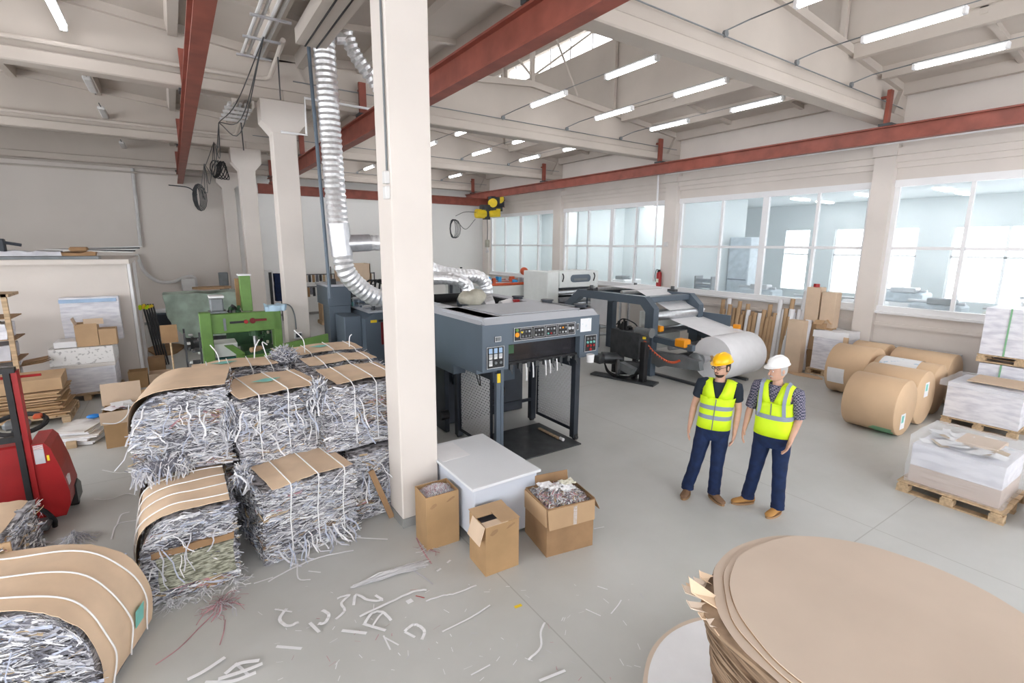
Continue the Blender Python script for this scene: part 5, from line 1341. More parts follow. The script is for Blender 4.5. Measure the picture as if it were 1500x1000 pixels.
tp(MB().tube(q, .028, 8), 'tiller_loop', 'black_rubber'); tp(MB().box(-1.85, 7.78, .88, -1.62, 7.95, .98, .03), 'tiller_head', 'grey_mid'); tp(MB().box(-1.6, 7.9, .95, -1.52, 8.0, 1.0, .01), 'tiller_button', 'hose_orange')
tp(MB().tube([(-1.75, 7.88, .9), (-1.78, 7.6, .6), (-1.8, 7.4, .35)], .035, 8), 'tiller_arm', 'dark_metal')
tp(MB().box(-1.95, 7.36, .08, -1.47, 7.6, .5, .03), 'battery_box', 'slate')

# ------------------------------------------------------------ left background
struct(MB().box(XL, 13.5, 0, -.86, 13.7, 2.6).box(-1.0, 13.7, 0, -.86, 17.0, 2.6).build('wall_room', 'plaster'))
struct(MB().box(XL, 13.3, 2.6, -.80, 17.0, 2.70).build('ceiling_room', 'plaster'))
struct(MB().box(-.85, 13.44, 0, -.80, 13.72, 2.62).box(-.84, 15.0, 0, -.78, 15.1, 2.62).build('door_1', 'paint_white'))
random.seed(8)
t_ = thing('plastic_sheeting', 'crumpled clear plastic and grey boards lying on the roof of the small left room', 'sheeting', (-2, 13.8, 2.7))
MB().box(-4.5, 13.5, 2.70, -1.3, 13.9, 2.76).build('grey_boards', 'grey_mid', t_, world=True)
soft_box(MB(), -3.6, 13.45, 2.77, -1.9, 13.95, 2.86, .07, (20, 8, 3), 5, 3).build('crumpled_film', 'paper_grey', t_, world=True, smooth=50)
soft_box(MB(), -2.0, 13.5, 2.77, -1.35, 13.9, 2.84, .04, (10, 6, 3), 5, 9).build('brown_paper', 'cardboard_dark', t_, world=True, smooth=50)
t_ = thing('pipe_offcuts', 'thin dark rods and a brown bundle on the roof edge of the small left room', 'rods', (-1.2, 13.6, 2.72))
for k in range(5): MB().cyl((-2.1+.05*k, 13.42+.04*k, 2.90), (-.72+.04*k, 13.6+.05*k, 2.84+.03*k), .015, 6).build('rod', 'dark_metal' if k % 2 else 'conduit', t_, world=True)
MB().box(-1.75, 13.42, 2.86, -1.45, 13.7, 2.95, .03).build('bundle', 'cardboard_dark', t_, world=True)
t_ = thing('dark_tool', 'dark upright tool standing on the room roof at the left edge', 'tool', (-2.8, 13.6, 2.76))
MB().box(-2.85, 13.5, 2.77, -2.68, 13.65, 3.1, .02).cyl((-2.8, 13.55, 3.05), (-2.45, 13.55, 2.98), .03, 8).build('body', 'slate_dark', t_, world=True)

# stack of wrapped packs with two open cartons on top
pallet('pallet under the white wrapped packs by the small left room', -2.2, 12.38, 0, -1.15, 13.3)
t_ = thing('wrapped_packs', 'tall white pile of wrapped sheet packs against the small left room wall', 'stack', (-1.7, 12.9, .145))
soft_box(MB(), -2.12, 12.42, .145, -1.2, 13.3, .64, .008, (8, 8, 6), seed=3).build('lower_pack', 'sheet_pack', t_, world=True, smooth=50)
MB().box(-2.14, 12.4, .645, -1.18, 13.3, .72).build('mid_board', 'sheet_edges', t_, world=True)
soft_box(MB(), -2.14, 12.4, .725, -1.18, 13.3, 1.05, .012, (8, 8, 5), seed=5).build('speckled_pack', 'speckled_pack', t_, world=True, smooth=50)
MB().box(-2.05, 12.42, 1.06, -1.7, 12.9, 1.18, .01).build('small_pack', 'paper', t_, world=True)
soft_box(MB(), -1.98, 13.12, 1.06, -1.05, 13.36, 1.95, .015, (8, 4, 8), seed=6).build('upright_pack', 'sheet_pack', t_, world=True, smooth=50)
MB().box(-1.98, 13.08, 1.85, -1.08, 13.11, 1.92).build('blue_band', 'screen_blue', t_, world=True)
def small_box(label, x0_, y0_, z0_, x1_, y1_, z1_, mt='cardboard', flaps=()):
    t_ = thing('open_cardboard_box', label, 'carton', ((x0_+x1_)/2, (y0_+y1_)/2, z0_))
    w = .008
    MB().box(x0_, y0_, z0_, x1_, y1_, z0_+w).box(x0_, y0_, z0_+w, x1_, y0_+w, z1_).box(x0_, y1_-w, z0_+w, x1_, y1_, z1_).box(x0_, y0_+w, z0_+w, x0_+w, y1_-w, z1_).box(x1_-w, y0_+w, z0_+w, x1_, y1_-w, z1_).build('carton_walls', mt, t_, world=True)
    for c, d, r, ax in flaps: MB().obox(c, d, Matrix.Rotation(r, 3, ax)).build('flap', 'cardboard_pale', t_, world=True)
    return t_
small_box('larger open brown box on the white packs by the small left room', -1.72, 12.42, 1.06, -1.38, 12.75, 1.50, flaps=(((-1.72, 12.5, 1.55), (.006, .3, .14), -.3, 'Y'), ((-1.42, 12.42, 1.54), (.3, .006, .12), .3, 'X')))
small_box('smaller brown box on the white packs, right of the larger one', -1.37, 12.42, 1.06, -1.10, 12.7, 1.38)
# flat boards on a pallet
pallet('light pallet sticking out under the brown board heap at the left edge', -3.0, 11.0, 0, -1.75, 12.0)
random.seed(15)
t_ = thing('cardboard_pile', 'untidy brown pile of flattened cartons on a pallet at the left edge', 'cardboard pile', (-2.4, 11.4, .145))
for k in range(16):
    z = .147+.026*k; MB().obox((-2.45+rnd(-.05, .08), 11.45+rnd(-.05, .05), z+.012), (1.15+rnd(-.1, .1), .85, .02), Matrix.Rotation(rnd(-.08, .08), 3, 'Z')).build('flat_carton', 'cardboard' if k % 2 else 'cardboard_mid', t_, world=True)
MB().obox((-2.45, 11.45, .68), (1.25, .8, .2), Matrix.Rotation(.05, 3, 'Z')).build('top_carton', 'cardboard', t_, world=True)
t_ = thing('supply_shelf', 'narrow shelf of white packs and brown ends at the far left edge', 'shelf', (-2.9, 12.1, 0))
MB().box(-2.55, 12.0, 0, -2.48, 12.06, 2.15).build('post', 'wood', t_, world=True)
MB().box(-3.6, 12.0, 2.1, -2.45, 12.7, 2.15).build('top_board', 'wood', t_, world=True)
for k in range(5):
    MB().box(-3.6, 12.02, .2+.38*k, -2.46, 12.7, .22+.38*k).build('shelf_board', 'cardboard_dark', t_, world=True)
    if k < 4: soft_box(MB(), -3.5, 12.0, .225+.38*k, -2.56, 12.6, .49+.38*k, .02, (6, 5, 4), 5, k).build('pack', 'sheet_pack' if k % 2 else 'paper_grey', t_, world=True, smooth=50)
t_ = thing('cardboard_scraps', 'flattened carton pieces lying on the floor between the packs and the small box', 'cardboard', (-2.2, 12.2, .9))
for k in range(3): MB().obox((-2.3, 12.25, .86+.03*k), (.35, .3, .01), Matrix.Rotation(.2*k-.3, 3, 'Z') @ Matrix.Rotation(-.15, 3, 'Y')).build('piece', 'cardboard_dark', t_, world=True)
t_['label'] = 'flattened brown carton corners poking out left of the white packs'
# low pile of white papers and brown carton with papers
t_ = thing('paper_pile', 'low pile of white papers on the floor left of the large open carton', 'paper pile', (-1.4, 9.9, 0))
random.seed(16)
for k in range(9): MB().obox((-1.45+rnd(-.05, .05), 9.9+rnd(-.08, .08), .02+.026*k), (.52-.01*k, .62, .022), Matrix.Rotation(rnd(-.15, .15)-.3, 3, 'Z')).build('paper_bundle', ('paper', 'paper', 'sheet_edges')[k % 3], t_, world=True)
MB().box(-1.62, 9.5, .0, -1.5, 9.58, .1).build('wood_block', 'wood', t_, world=True)
tag(MB().sphere((-1.33, 10.1, .29), .06, 12, 8, (1.6, 1, .6)).build('blue_cloth', 'blue'), 'small bright blue cloth on the low white paper pile', 'cloth')
t_ = small_box('large open brown carton full of white paper, left of the bale heap', -1.12, 9.2, 0, -.66, 9.62, .56, 'cardboard_mid', flaps=(((-.9, 9.66, .72), (.5, .006, .34), -.15, 'X'), ((-.9, 9.19, .47), (.5, .006, .2), .12, 'X')))
random.seed(17)
for k in range(8): MB().obox((-.9+rnd(-.12, .12), 9.42+rnd(-.1, .1), .55+.01*k), (.22, .16, .004), Matrix.Rotation(rnd(0, 3), 3, 'Z') @ Matrix.Rotation(rnd(-.3, .3), 3, 'X')).build('paper_sheet', 'paper' if k != 3 else 'paper_pink', t_, world=True)
tag(MB().tube(spline([(-1.12, 9.15, .42), (-.95, 9.12, .40), (-.82, 9.12, .5), (-.78, 9.14, .66)], 6), .008, 6).build('white_string', 'strap_white'), 'white string looped over the front of the large open carton', 'string')
# heap of flat cardboard behind it
t_ = thing('cardboard_heap', 'loose heap of flattened cardboard on the floor behind the large open carton', 'cardboard pile', (-.75, 11, 0)); random.seed(18)
for k in range(9): MB().obox((-.65+rnd(-.2, .2), 11.2+rnd(-.3, .3), .03+.03*k), (.9, .6, .012), Matrix.Rotation(rnd(-.5, .5), 3, 'Z') @ Matrix.Rotation(rnd(-.08, .08), 3, 'X')).build('flat_piece', random.choice(['cardboard', 'cardboard_pale', 'cardboard_dark']), t_, world=True)
for k in range(3): MB().obox((-.35+.1*k, 11.3, .36+.02*k), (.35, .28, .006), Matrix.Rotation(.3*k, 3, 'Z')).build('white_sheet', 'paper', t_, world=True)
tag(soft_box(MB(), -1.25, 10.8, 0, -.75, 11.3, .18, .06, (8, 8, 4), 5, 2).build('black_plastic_bag', 'black', smooth=40), 'black plastic bag on the floor behind the large open carton', 'bag')
small_box('small brown box on the floor by the door of the left room', -1.05, 12.9, 0, -.72, 13.2, .36, 'cardboard_mid')
small_box('pale low carton on the floor right of the small brown box', -.70, 12.9, 0, -.3, 13.3, .26, 'cardboard_pale')
t_ = thing('wrapped_bundle', 'brown bundle in clear film by the black boards', 'bundle', (-.75, 13.9, 0))
soft_box(MB(), -.74, 13.9, .0, -.42, 14.2, .42, .02, (5, 5, 5)).build('bundle', 'cardboard_dark', t_, world=True)
t_ = thing('black_boards', 'bundle of long black boards with yellow caps leaning by the door', 'boards', (-.8, 15, 0))
for k in range(5): MB().obox((-.66+.05*k, 15.0, .80), (.035, .12, 1.55), Matrix.Rotation(-.11, 3, 'Y')).build('board', 'black', t_, world=True)
for k in range(4): MB().obox((-.80+.07*k, 14.97, 1.5+.02*(k % 2)), (.07, .14, .12), Matrix.Rotation(.4*k, 3, 'Y'), .02).build('yellow_cap', 'yellow' if k % 2 else 'hi_vis', t_, world=True)
t_ = thing('metal_cabinet', 'dark slate cabinet with papers on top by the back wall, left', 'cabinet', (-.6, 19.5, 0))
MB().box(-.85, 19.4, 0, -.28, 19.9, .82, .02).build('body', 'slate', t_, world=True)
MB().box(-.84, 19.38, .1, -.29, 19.4, .78).build('door', 'slate_dark', t_, world=True)
MB().box(-.7, 19.42, .83, -.3, 19.8, .93, .02).build('papers', 'paper', t_, world=True)
t_ = thing('cardboard_scrap', 'torn piece of brown cardboard flat on the floor left of the green press', 'cardboard', (-.45, 17, 0))
q = [(-.45+.42*math.cos(a)*(1+.15*math.sin(3*a)), 17.2+.9*math.sin(a)) for a in [2*PI*k/16 for k in range(16)]]
MB().prism(q, 'z', .002, .05).build('piece', 'cardboard_dark', t_, world=True)
t_ = thing('covered_machine', 'machine under a pale green plastic cover, behind the green press', 'machine', (.6, 17.2, 0))
m_ = soft_box(MB(), -.35, 16.9, .35, 1.5, 17.9, 1.62, .06, (20, 12, 12), 2.5, 4)
for v in m_.bm.verts:
    if v.co.z < 1: v.co.x = .6+(v.co.x-.6)*(.55+.45*max(0, v.co.z-.35)/.65)
m_.build('plastic_cover', 'tarp', t_, world=True, smooth=50)
MB().box(.0, 17.0, 0, 1.2, 17.7, .34).build('machine_base', 'dark_metal', t_, world=True)
q = [(.85+.5*math.cos(a)*(1+.1*math.sin(3*a)), 17.2+.3*math.sin(a)) for a in [2*PI*k/14 for k in range(14)]]
MB().prism(q, 'z', 1.72, 1.78).build('cardboard_lid', 'cardboard', t_, world=True)

# ------------------------------------------------------------ green press
G = thing('green_press', 'green hydraulic press with tall centre column, behind the bale heap', 'machine', (.9, 10.4, 0))
def gp(mb, name, mt, **k): return mb.build(name, mt, G, world=True, **k)
gp(MB().box(.28, 10.2, 1.45, 1.56, 10.36, 1.80, .01), 'front_crossbeam', 'green')
gp(MB().box(.26, 10.15, 0, .44, 10.4, 1.84, .01), 'front_post', 'green'); gp(MB().box(1.44, 10.2, 0, 1.58, 10.5, 1.80, .01), 'front_post', 'green')
gp(MB().box(.96, 10.42, 1.8, 1.14, 10.6, 2.46, .01), 'centre_column', 'green'); gp(MB().box(.94, 10.40, 2.46, 1.16, 10.62, 2.49), 'column_cap', 'paint_white')
gp(MB().box(.90, 10.62, 1.85, .98, 10.7, 2.4), 'column_slide', 'cardboard_dark')
gp(MB().box(.78, 10.2, .0, .92, 10.4, 1.05, .02).prism([(.60, 1.22), (.74, 1.22), (.92, 1.05), (.80, 1.02)], 'y', 10.2, 10.35), 'inner_bracket', 'green')
gp(MB().box(.92, 10.25, .98, 1.46, 11.0, 1.08), 'press_table', 'green_dark'); gp(MB().box(.92, 10.24, .85, 1.46, 10.26, 1.0), 'table_edge', 'green')
gp(MB().box(.7, 11.0, 1.05, 1.5, 11.05, 1.35), 'rear_beam', 'green_dark'); gp(MB().box(.46, 10.3, .3, .78, 10.9, .98, .02), 'teal_tank', 'teal')
gp(MB().box(.44, 10.3, 1.0, .82, 10.8, 1.25, .01), 'white_mechanism', 'machine_white')
gp(MB().cyl((1.12, 10.3, 1.05), (1.12, 10.3, 1.45), .04, 14), 'ram', 'steel'); gp(MB().cyl((1.12, 10.3, 1.36), (1.12, 10.3, 1.46), .1, 16), 'ram_collar', 'green_dark')
gp(MB().box(.72, 10.18, 1.62, .96, 10.2, 1.66), 'slot', 'black'); gp(MB().cyl((.98, 10.15, 1.64), (.98, 10.2, 1.64), .035, 14), 'red_knob', 'red')
gp(MB().cyl((1.09, 10.15, 1.65), (1.09, 10.2, 1.65), .05, 14).box(1.1, 10.14, 1.64, 1.32, 10.16, 1.68), 'handle', 'dark_red')
gp(MB().box(.62, 10.18, 1.5, .66, 10.2, 1.72), 'gauge', 'grey_mid')
gp(MB().box(.45, 10.3, 1.84, .66, 10.6, 2.08, .02).box(.42, 10.3, 1.81, .7, 10.6, 1.84), 'grey_motor', 'grey_mid'); gp(MB().box(.44, 10.28, 2.08, .68, 10.62, 2.12, .01), 'motor_cover', 'paint_white')
random.seed(19)
for k in range(10): gp(MB().cyl((rnd(.7, .92), 10.3+rnd(0, .2), 1.8), (rnd(.7, .92), 10.3+rnd(0, .2), 1.86+rnd(0, .08)), .03, 8), 'fitting', random.choice(['green_dark', 'black', 'steel']))
for k in range(16):
    x, y, z = rnd(1.15, 1.42), 10.32+rnd(0, .5), rnd(1.1, 1.4); gp(MB().box(x, y, z, x+.04, y+.06, z+.05, .006), 'lever', random.choice(['green_dark', 'black', 'cream']))
for k in range(34):
    x, y, z = rnd(.02, .22), 10.2+rnd(0, .6), rnd(.1, 1.5); gp(MB().box(x, y, z, x+rnd(.04, .12), y+rnd(.04, .2), z+rnd(.02, .07), .006), 'side_part', random.choice(['dark_metal', 'steel', 'black', 'grey_mid', 'machine_white']))
gp(MB().box(.0, 10.2, .02, .03, 10.24, 1.5).box(.22, 10.2, .02, .25, 10.24, 1.5).box(.0, 10.8, .02, .03, 10.84, 1.5), 'side_frame', 'dark_metal')
gp(MB().prism([(1.6, 0), (2.42, 0), (2.42, 1.28), (1.6, 1.16)], 'y', 10.2, 10.26), 'side_guard', 'green'); gp(MB().cyl((1.02, 10.2, 1.1), (1.2, 10.3, 1.1), .05, 8), 'brown_part', 'cardboard')
gp(MB().tube([(-.2, 10.6, .5), (-.2, 10.6, 1.3)], .015, 6).tube([(-.2, 10.6, .5), (0, 10.6, .5)], .015, 6), 'sign_pole', 'wood')
gp(MB().box(-.33, 10.58, 1.3, -.08, 10.60, 1.62), 'brown_plate', 'cardboard_dark')
t_ = thing('blue_cloth', 'light blue cloth draped over the right shoulder of the green press', 'cloth', (1.45, 10.3, 1.82))
soft_box(MB(), 1.33, 10.17, 1.80, 1.68, 10.5, 1.90, .06, (10, 8, 2), 7, 3).build('cloth', 'blue_pale', t_, world=True, smooth=50)
t_ = thing('hanging_coat', 'dark navy coat hanging on a rail by the back wall, seen between the pillars', 'coat', (2.6, 20.5, 1.2))
soft_box(MB(), 3.05, 20.5, .9, 3.45, 20.8, 1.95, .05, (6, 5, 10), 3, 3).build('cloth', 'navy', t_, world=True, smooth=50)
t_ = thing('grey_door_frame', 'narrow grey locker between the third and second pillars, by the back wall', 'locker', (2.7, 20.6, 0))
t_.name = 'locker'
MB().box(2.45, 20.4, 0, 3.0, 20.9, 2.05, .02).build('body', 'conduit', t_, world=True); MB().box(2.85, 20.38, .1, 2.95, 20.4, 2.0).build('dark_gap', 'black', t_, world=True)
t_ = thing('tool_rail', 'rail of brown and black pads hung in two rows by the back wall', 'rack', (5, 21.5, 0)); random.seed(20)
for z in (1.80, 1.30): MB().cyl((3.4, 21.5, z+.02), (7.2, 21.5, z+.02), .02, 6).build('rail', 'dark_metal', t_, world=True)
for x in (3.4, 5.3, 7.2): MB().cyl((x, 21.5, 0), (x, 21.5, 1.85), .025, 6).build('post', 'dark_metal', t_, world=True)
for z in (1.80, 1.30):
    for k in range(26):
        x = 3.5+k*.14+rnd(-.03, .03); MB().box(x, 21.44, z-rnd(.26, .4), x+rnd(.07, .12), 21.5, z, .015).build('hung_pad', random.choice(['cardboard_dark', 'cardboard_dark', 'black', 'wood', 'paper_dark']), t_, world=True)
pallet('pallet under the small brown carton stack behind the pillars', 4.45, 19.6, 0, 5.5, 20.3)
t_ = thing('carton_stack', 'brown carton stack topped with white film, on a pallet by the back wall', 'stack', (4.9, 20, .145))
MB().box(4.5, 19.65, .145, 5.4, 20.25, .8, .02).build('cartons', 'cardboard', t_, world=True); soft_box(MB(), 4.52, 19.66, .81, 5.4, 20.2, 1.0, .05, (6, 6, 3)).build('film', 'paper', t_, world=True, smooth=50)
t_ = thing('switchboard_cabinet', 'tall white electrical panel by the back wall behind the dark post', 'cabinet', (6, 22, 0))
MB().box(5.6, 22.3, 0, 6.6, 22.9, 2.0, .02).build('body', 'machine_white', t_, world=True)
# ------------------------------------------------------------ stack of round kraft discs, lower right
def blob(cx, cy, r, n, amp, seed, fr=2.):
    return [(cx+(r+amp*noise.noise(V((math.cos(2*PI*k/n)*fr, math.sin(2*PI*k/n)*fr, seed))))*math.cos(2*PI*k/n), cy+(r+amp*noise.noise(V((math.cos(2*PI*k/n)*fr, math.sin(2*PI*k/n)*fr, seed))))*math.sin(2*PI*k/n)) for k in range(n)]
DX, DY, DZ, DR = 2.50, .67, 1.38, .70
t_ = thing('kraft_disc_stack', 'large stack of round brown kraft paper discs, filling the lower right corner', 'paper stack', (DX, DY, .21)); random.seed(40)
m_ = MB(); n = 96; rings = []; z = .215; k = 0
while z < DZ-.03:
    dz = rnd(.010, .022); rr = DR-.10+.085*((z/DZ)**1.5)+rnd(-.015, .018); sx_, sy_ = DX+.02*math.sin(z*4), DY+.02*math.cos(z*3)
    p = blob(sx_, sy_, rr, n, .03, k*.35, 2.5)
    fan = []
    for (x, y) in p:
        a = math.atan2(y-DY, x-DX); g = math.exp(-((a-2.35)/.35)**2)*.10*(z/DZ)**2
        fan.append((x+g*math.cos(a), y+g*math.sin(a)))
    rings.append([V((x, y, z+.01*noise.noise(V((x*4, y*4, k))))) for x, y in fan]); rings.append([V((x, y, z+dz*.75+.01*noise.noise(V((x*4, y*4, k))))) for x, y in fan])
    z += dz; k += 1
m_.loft(rings); m_.build('layered_edges', ['kraft_ply'], t_, world=True)
for i, (r, z, mt, cx, cy) in enumerate(((DR-.01, DZ-.028, 'kraft_disc', DX+.03, DY+.0), (DR+.0, DZ-.018, 'kraft_disc', DX, DY+.035), (DR-.03, DZ-.009, 'kraft_disc', DX+.015, DY+.02), (DR-.035, DZ, 'kraft_disc', DX+.035, DY))):
    MB().prism(blob(cx, cy, r, 110, .016, 60+i*5, 3), 'z', z, z+.006).build('top_disc', mt, t_, world=True)
    MB().prism(blob(cx, cy, r+.003, 110, .016, 60+i*5, 3), 'z', z-.0025, z-.0005).build('cut_edge', 'cardboard_dark', t_, world=True)
# torn crest at the far left rim
for k in range(9):
    m_ = MB(); a = 2.08+.06*k; c = V((DX+(DR-.01)*math.cos(a), DY+(DR-.01)*math.sin(a), DZ-.03)); o = V((math.cos(a), math.sin(a), 0)); s_ = V((-math.sin(a), math.cos(a), 0))
    hgt = .13 if k == 4 else rnd(.01, .05); ow = (.10, .12, .15, .17, .15, .16, .12, .10, .08)[k]
    q = [c-s_*.05, c+s_*.05, c+s_*.03+o*ow+V((0, 0, hgt*.5)), c+o*ow*1.1+V((0, 0, hgt)), c-s_*.04+o*ow*.8+V((0, 0, hgt*.2-.02))]
    f = [m_.bm.verts.new(p) for p in q]; g = [m_.bm.verts.new(p+V((0, 0, .006))) for p in q]; m_._f(f[::-1]); m_._f(g)
    for i in range(5): m_._f([f[i], f[(i+1) % 5], g[(i+1) % 5], g[i]])
    m_.build('torn_edge', ['kraft_cap', 'kraft_disc'][k % 2], t_, world=True)
WXc, WYc, WZ, WR = 2.38, 1.07, .62, .74
WXc, WYc = 2.50, 1.02
t_ = thing('white_disc_stack', 'white round disc with a brown rim, under and behind the kraft disc stack', 'paper stack', (2.6, 1.1, 0))
MB().prism(blob(2.86, 1.20, .84, 90, .012, 3), 'z', .13, .20).build('brown_rim', 'kraft_disc', t_, world=True)
MB().prism(blob(2.86, 1.20, .81, 90, .008, 4), 'z', .20, .206).build('white_disc', 'paper', t_, world=True)
MB().box(2.4, .8, 0, 3.3, 1.7, .12).build('pallet_base', 'wood', t_, world=True)

# ------------------------------------------------------------ strips on the floor
def floor_strip(px, w_, nm='paper_strip', mt='paper', lb=None, grp=None, kinds='paper scrap', h=.004, curl=.0):
    pts = [at(x, y, Z=0) for x, y in px]; q = spline(pts, 4) if len(pts) > 2 else [pts[0].lerp(pts[-1], i/4) for i in range(5)]
    q = [V((p.x, p.y, h+curl*abs(math.sin(i*1.3)))) for i, p in enumerate(q)]
    o = MB().ribbon(q, w_, V((0, 0, 1)), .0015).build(nm, mt)
    return tag(o, lb or 'white paper strip lying by itself on the grey floor before the bales and cartons', kinds, grp or 'loose paper strips on the floor')
S = [
 [(494, 877), (512, 872), (500, 884), (505, 895), (492, 908)],
 [(518, 887), (522, 872), (540, 880), (560, 880), (550, 873)],
 [(527, 904), (570, 884), (605, 868), (625, 865)],
 [(534, 915), (545, 900), (560, 898), (573, 910)], [(532, 915), (548, 920), (565, 925)], [(545, 920), (555, 905), (562, 899)],
 [(593, 927), (605, 918), (615, 920), (622, 928), (618, 940)], [(593, 928), (608, 936)],
 [(562, 934), (572, 955)], [(564, 934), (584, 945)],
 [(624, 881), (650, 873), (668, 870), (698, 858)],
 [(648, 926), (690, 905), (718, 887)],
 [(774, 968), (792, 950), (792, 928), (798, 913)],
 [(501, 925), (537, 929)], [(454, 914), (468, 928)], [(472, 896), (482, 903), (476, 915), (466, 916)],
 [(420, 894), (410, 910), (422, 920), (438, 914)], [(403, 895), (428, 899)],
 [(405, 947), (442, 950)], [(400, 846), (372, 855)], [(393, 853), (430, 833), (470, 817), (518, 807)],
 [(436, 822), (437, 848), (455, 850)], [(510, 788), (568, 791)], [(452, 838), (470, 840)],
 [(275, 998), (300, 985), (330, 965)], [(330, 990), (350, 975), (380, 970)], [(320, 998), (360, 985), (385, 975)], [(300, 1000), (340, 998), (375, 985)], [(345, 972), (365, 990)],
 [(790, 998), (828, 983)], [(690, 990), (718, 975)], [(640, 838), (646, 834)], [(655, 826), (660, 822)],
 [(138, 733), (160, 733), (185, 725), (200, 727)], [(150, 690), (175, 694), (205, 690)],
 [(172, 770), (178, 756), (190, 752)], [(163, 790), (172, 768), (200, 762)],
 [(870, 775), (885, 772)], [(858, 893), (880, 903)], [(895, 900), (905, 888), (910, 880)], [(875, 860), (890, 865)]]
Wd = [.022, .024, .022, .024, .024, .016, .024, .02, .012, .012, .016, .014, .016, .028, .026, .026, .026, .012, .024, .014, .018, .012, .014, .01, .03, .03, .03, .03, .02, .022, .01, .02, .02, .012, .012, .014, .014, .012, .008, .01, .01]
for i, (px, w_) in enumerate(zip(S, Wd)): floor_strip(px, w_, curl=.006 if len(px) > 3 else 0, h=.003+(i % 9)*.0022)
floor_strip([(596, 883), (604, 879)], .05, lb='small white paper square on the floor beside the long strip', grp='small floor scraps')
floor_strip([(754, 890), (764, 886)], .03, mt='yellow', lb='tiny orange-yellow scrap on the floor in front of the cartons', grp='yellow scrap')
floor_strip([(609, 873), (622, 876)], .008, mt='red', lb='tiny red scrap curled on the floor beside the white square', grp='red scrap')
# bundle of fine white strips lying on the floor
random.seed(50); m_ = MB()
a, b_ = at(517, 860, Z=0), at(620, 826, Z=0)
for k in range(60):
    o = V((rnd(-.06, .06), rnd(-.05, .05), 0)); q = []
    for i in range(6):
        u = i/5; q.append(a.lerp(b_, u*rnd(.95, 1.02))+o*(.4+.9*u)+V((rnd(-.008, .008), rnd(-.008, .008), .006+.03*math.sin(u*PI)*rnd(0, 1))))
    m_.ribbon(q, rnd(.003, .009), V((rnd(-.5, .5), rnd(-.5, .5), 1)))
tag(m_.build('strip_bundle', 'paper'), 'long bundle of fine white paper strips lying on the floor', 'paper scrap', kind='stuff')
def tuft(name, px, n, L_, mats_, label, hh=.05, cen=.04):
    m_ = MB(); c = at(*px, Z=0)
    for k in range(n):
        a = rnd(0, 2*PI); l = rnd(*L_); q = []
        for i in range(5): q.append(c+V((math.cos(a+.3*math.sin(i+k))*l*i/4+rnd(-cen, cen)*(.4), math.sin(a+.3*math.sin(i+k))*l*i/4+rnd(-cen, cen)*.4, .006+hh*rnd(.2, 1)*(1-i/4))))
        m_.mi = random.randrange(len(mats_)); m_.ribbon(q, rnd(.003, .007), V((rnd(-.6, .6), rnd(-.6, .6), 1)))
    return tag(m_.build(name, mats_), label, 'paper scrap', kind='stuff')
tuft('pink_shred_tuft', (322, 888), 90, (.04, .24), ['paper_pink', 'paper_grey', 'paper_pink'], 'tuft of pink and grey shredded paper at the foot of the lower left bale')
tuft('grey_shred_tuft', (630, 800), 70, (.03, .18), ['paper_grey', 'paper', 'paper_pink'], 'tuft of fine grey shreds on the floor before the pillar foot', .02)
tuft('white_shred_heap', (110, 795), 160, (.05, .25), ['paper', 'paper_grey', 'paper_blue'], 'heap of white and bluish shreds between the foreground bale and the one behind it', .14)
for px in ((270, 880), (335, 840), (300, 868), (345, 855), (250, 885), (320, 850), (60, 800), (30, 830), (15, 870)): tuft('shred_litter', px, 46, (.04, .17), ['paper', 'paper_grey', 'paper'], 'loose white shreds spilled on the floor around the lower bales', .05)
for px in ((430, 800), (465, 790), (400, 812), (495, 780)): tuft('shred_fringe', px, 40, (.04, .13), ['paper', 'paper_grey', 'paper'], 'fringe of loose white shreds on the floor along the front bale', .04)
# long pink-white string
floor_strip([(228, 974), (262, 950), (290, 922), (312, 900)], .010, mt='paper_pink', lb='long pinkish paper string running from the pink tuft towards the camera', grp='pink strings')
floor_strip([(322, 945), (328, 925), (330, 908)], .008, mt='paper_pink', lb='short pinkish paper string in front of the pink tuft', grp='pink strings b')
floor_strip([(610, 788), (620, 808), (632, 826)], .014, mt='paper_pink', lb='twisted lilac-grey strip on the floor beside the pillar foot carton', grp='lilac strips')
floor_strip([(606, 836), (622, 846), (634, 856)], .012, mt='paper_grey', lb='twisted grey strip on the floor at the end of the strip bundle', grp='grey strips')
random.seed(60); m_ = MB()
for k in range(110):
    px = (rnd(380, 940), rnd(850, 995)); c = at(*px, Z=0)
    a = rnd(0, PI); l = rnd(.008, .035); q = [c+V((math.cos(a)*l*s1, math.sin(a)*l*s1, .004)) for s1 in (-1, 0, 1)]
    m_.mi = random.choice((0, 0, 1, 2)); m_.ribbon(q, rnd(.002, .006), V((0, 0, 1)))
tag(m_.build('paper_crumbs', ['paper', 'paper_grey', 'paper_pink']), 'tiny paper crumbs scattered over the front of the grey floor', 'paper scrap', kind='stuff')

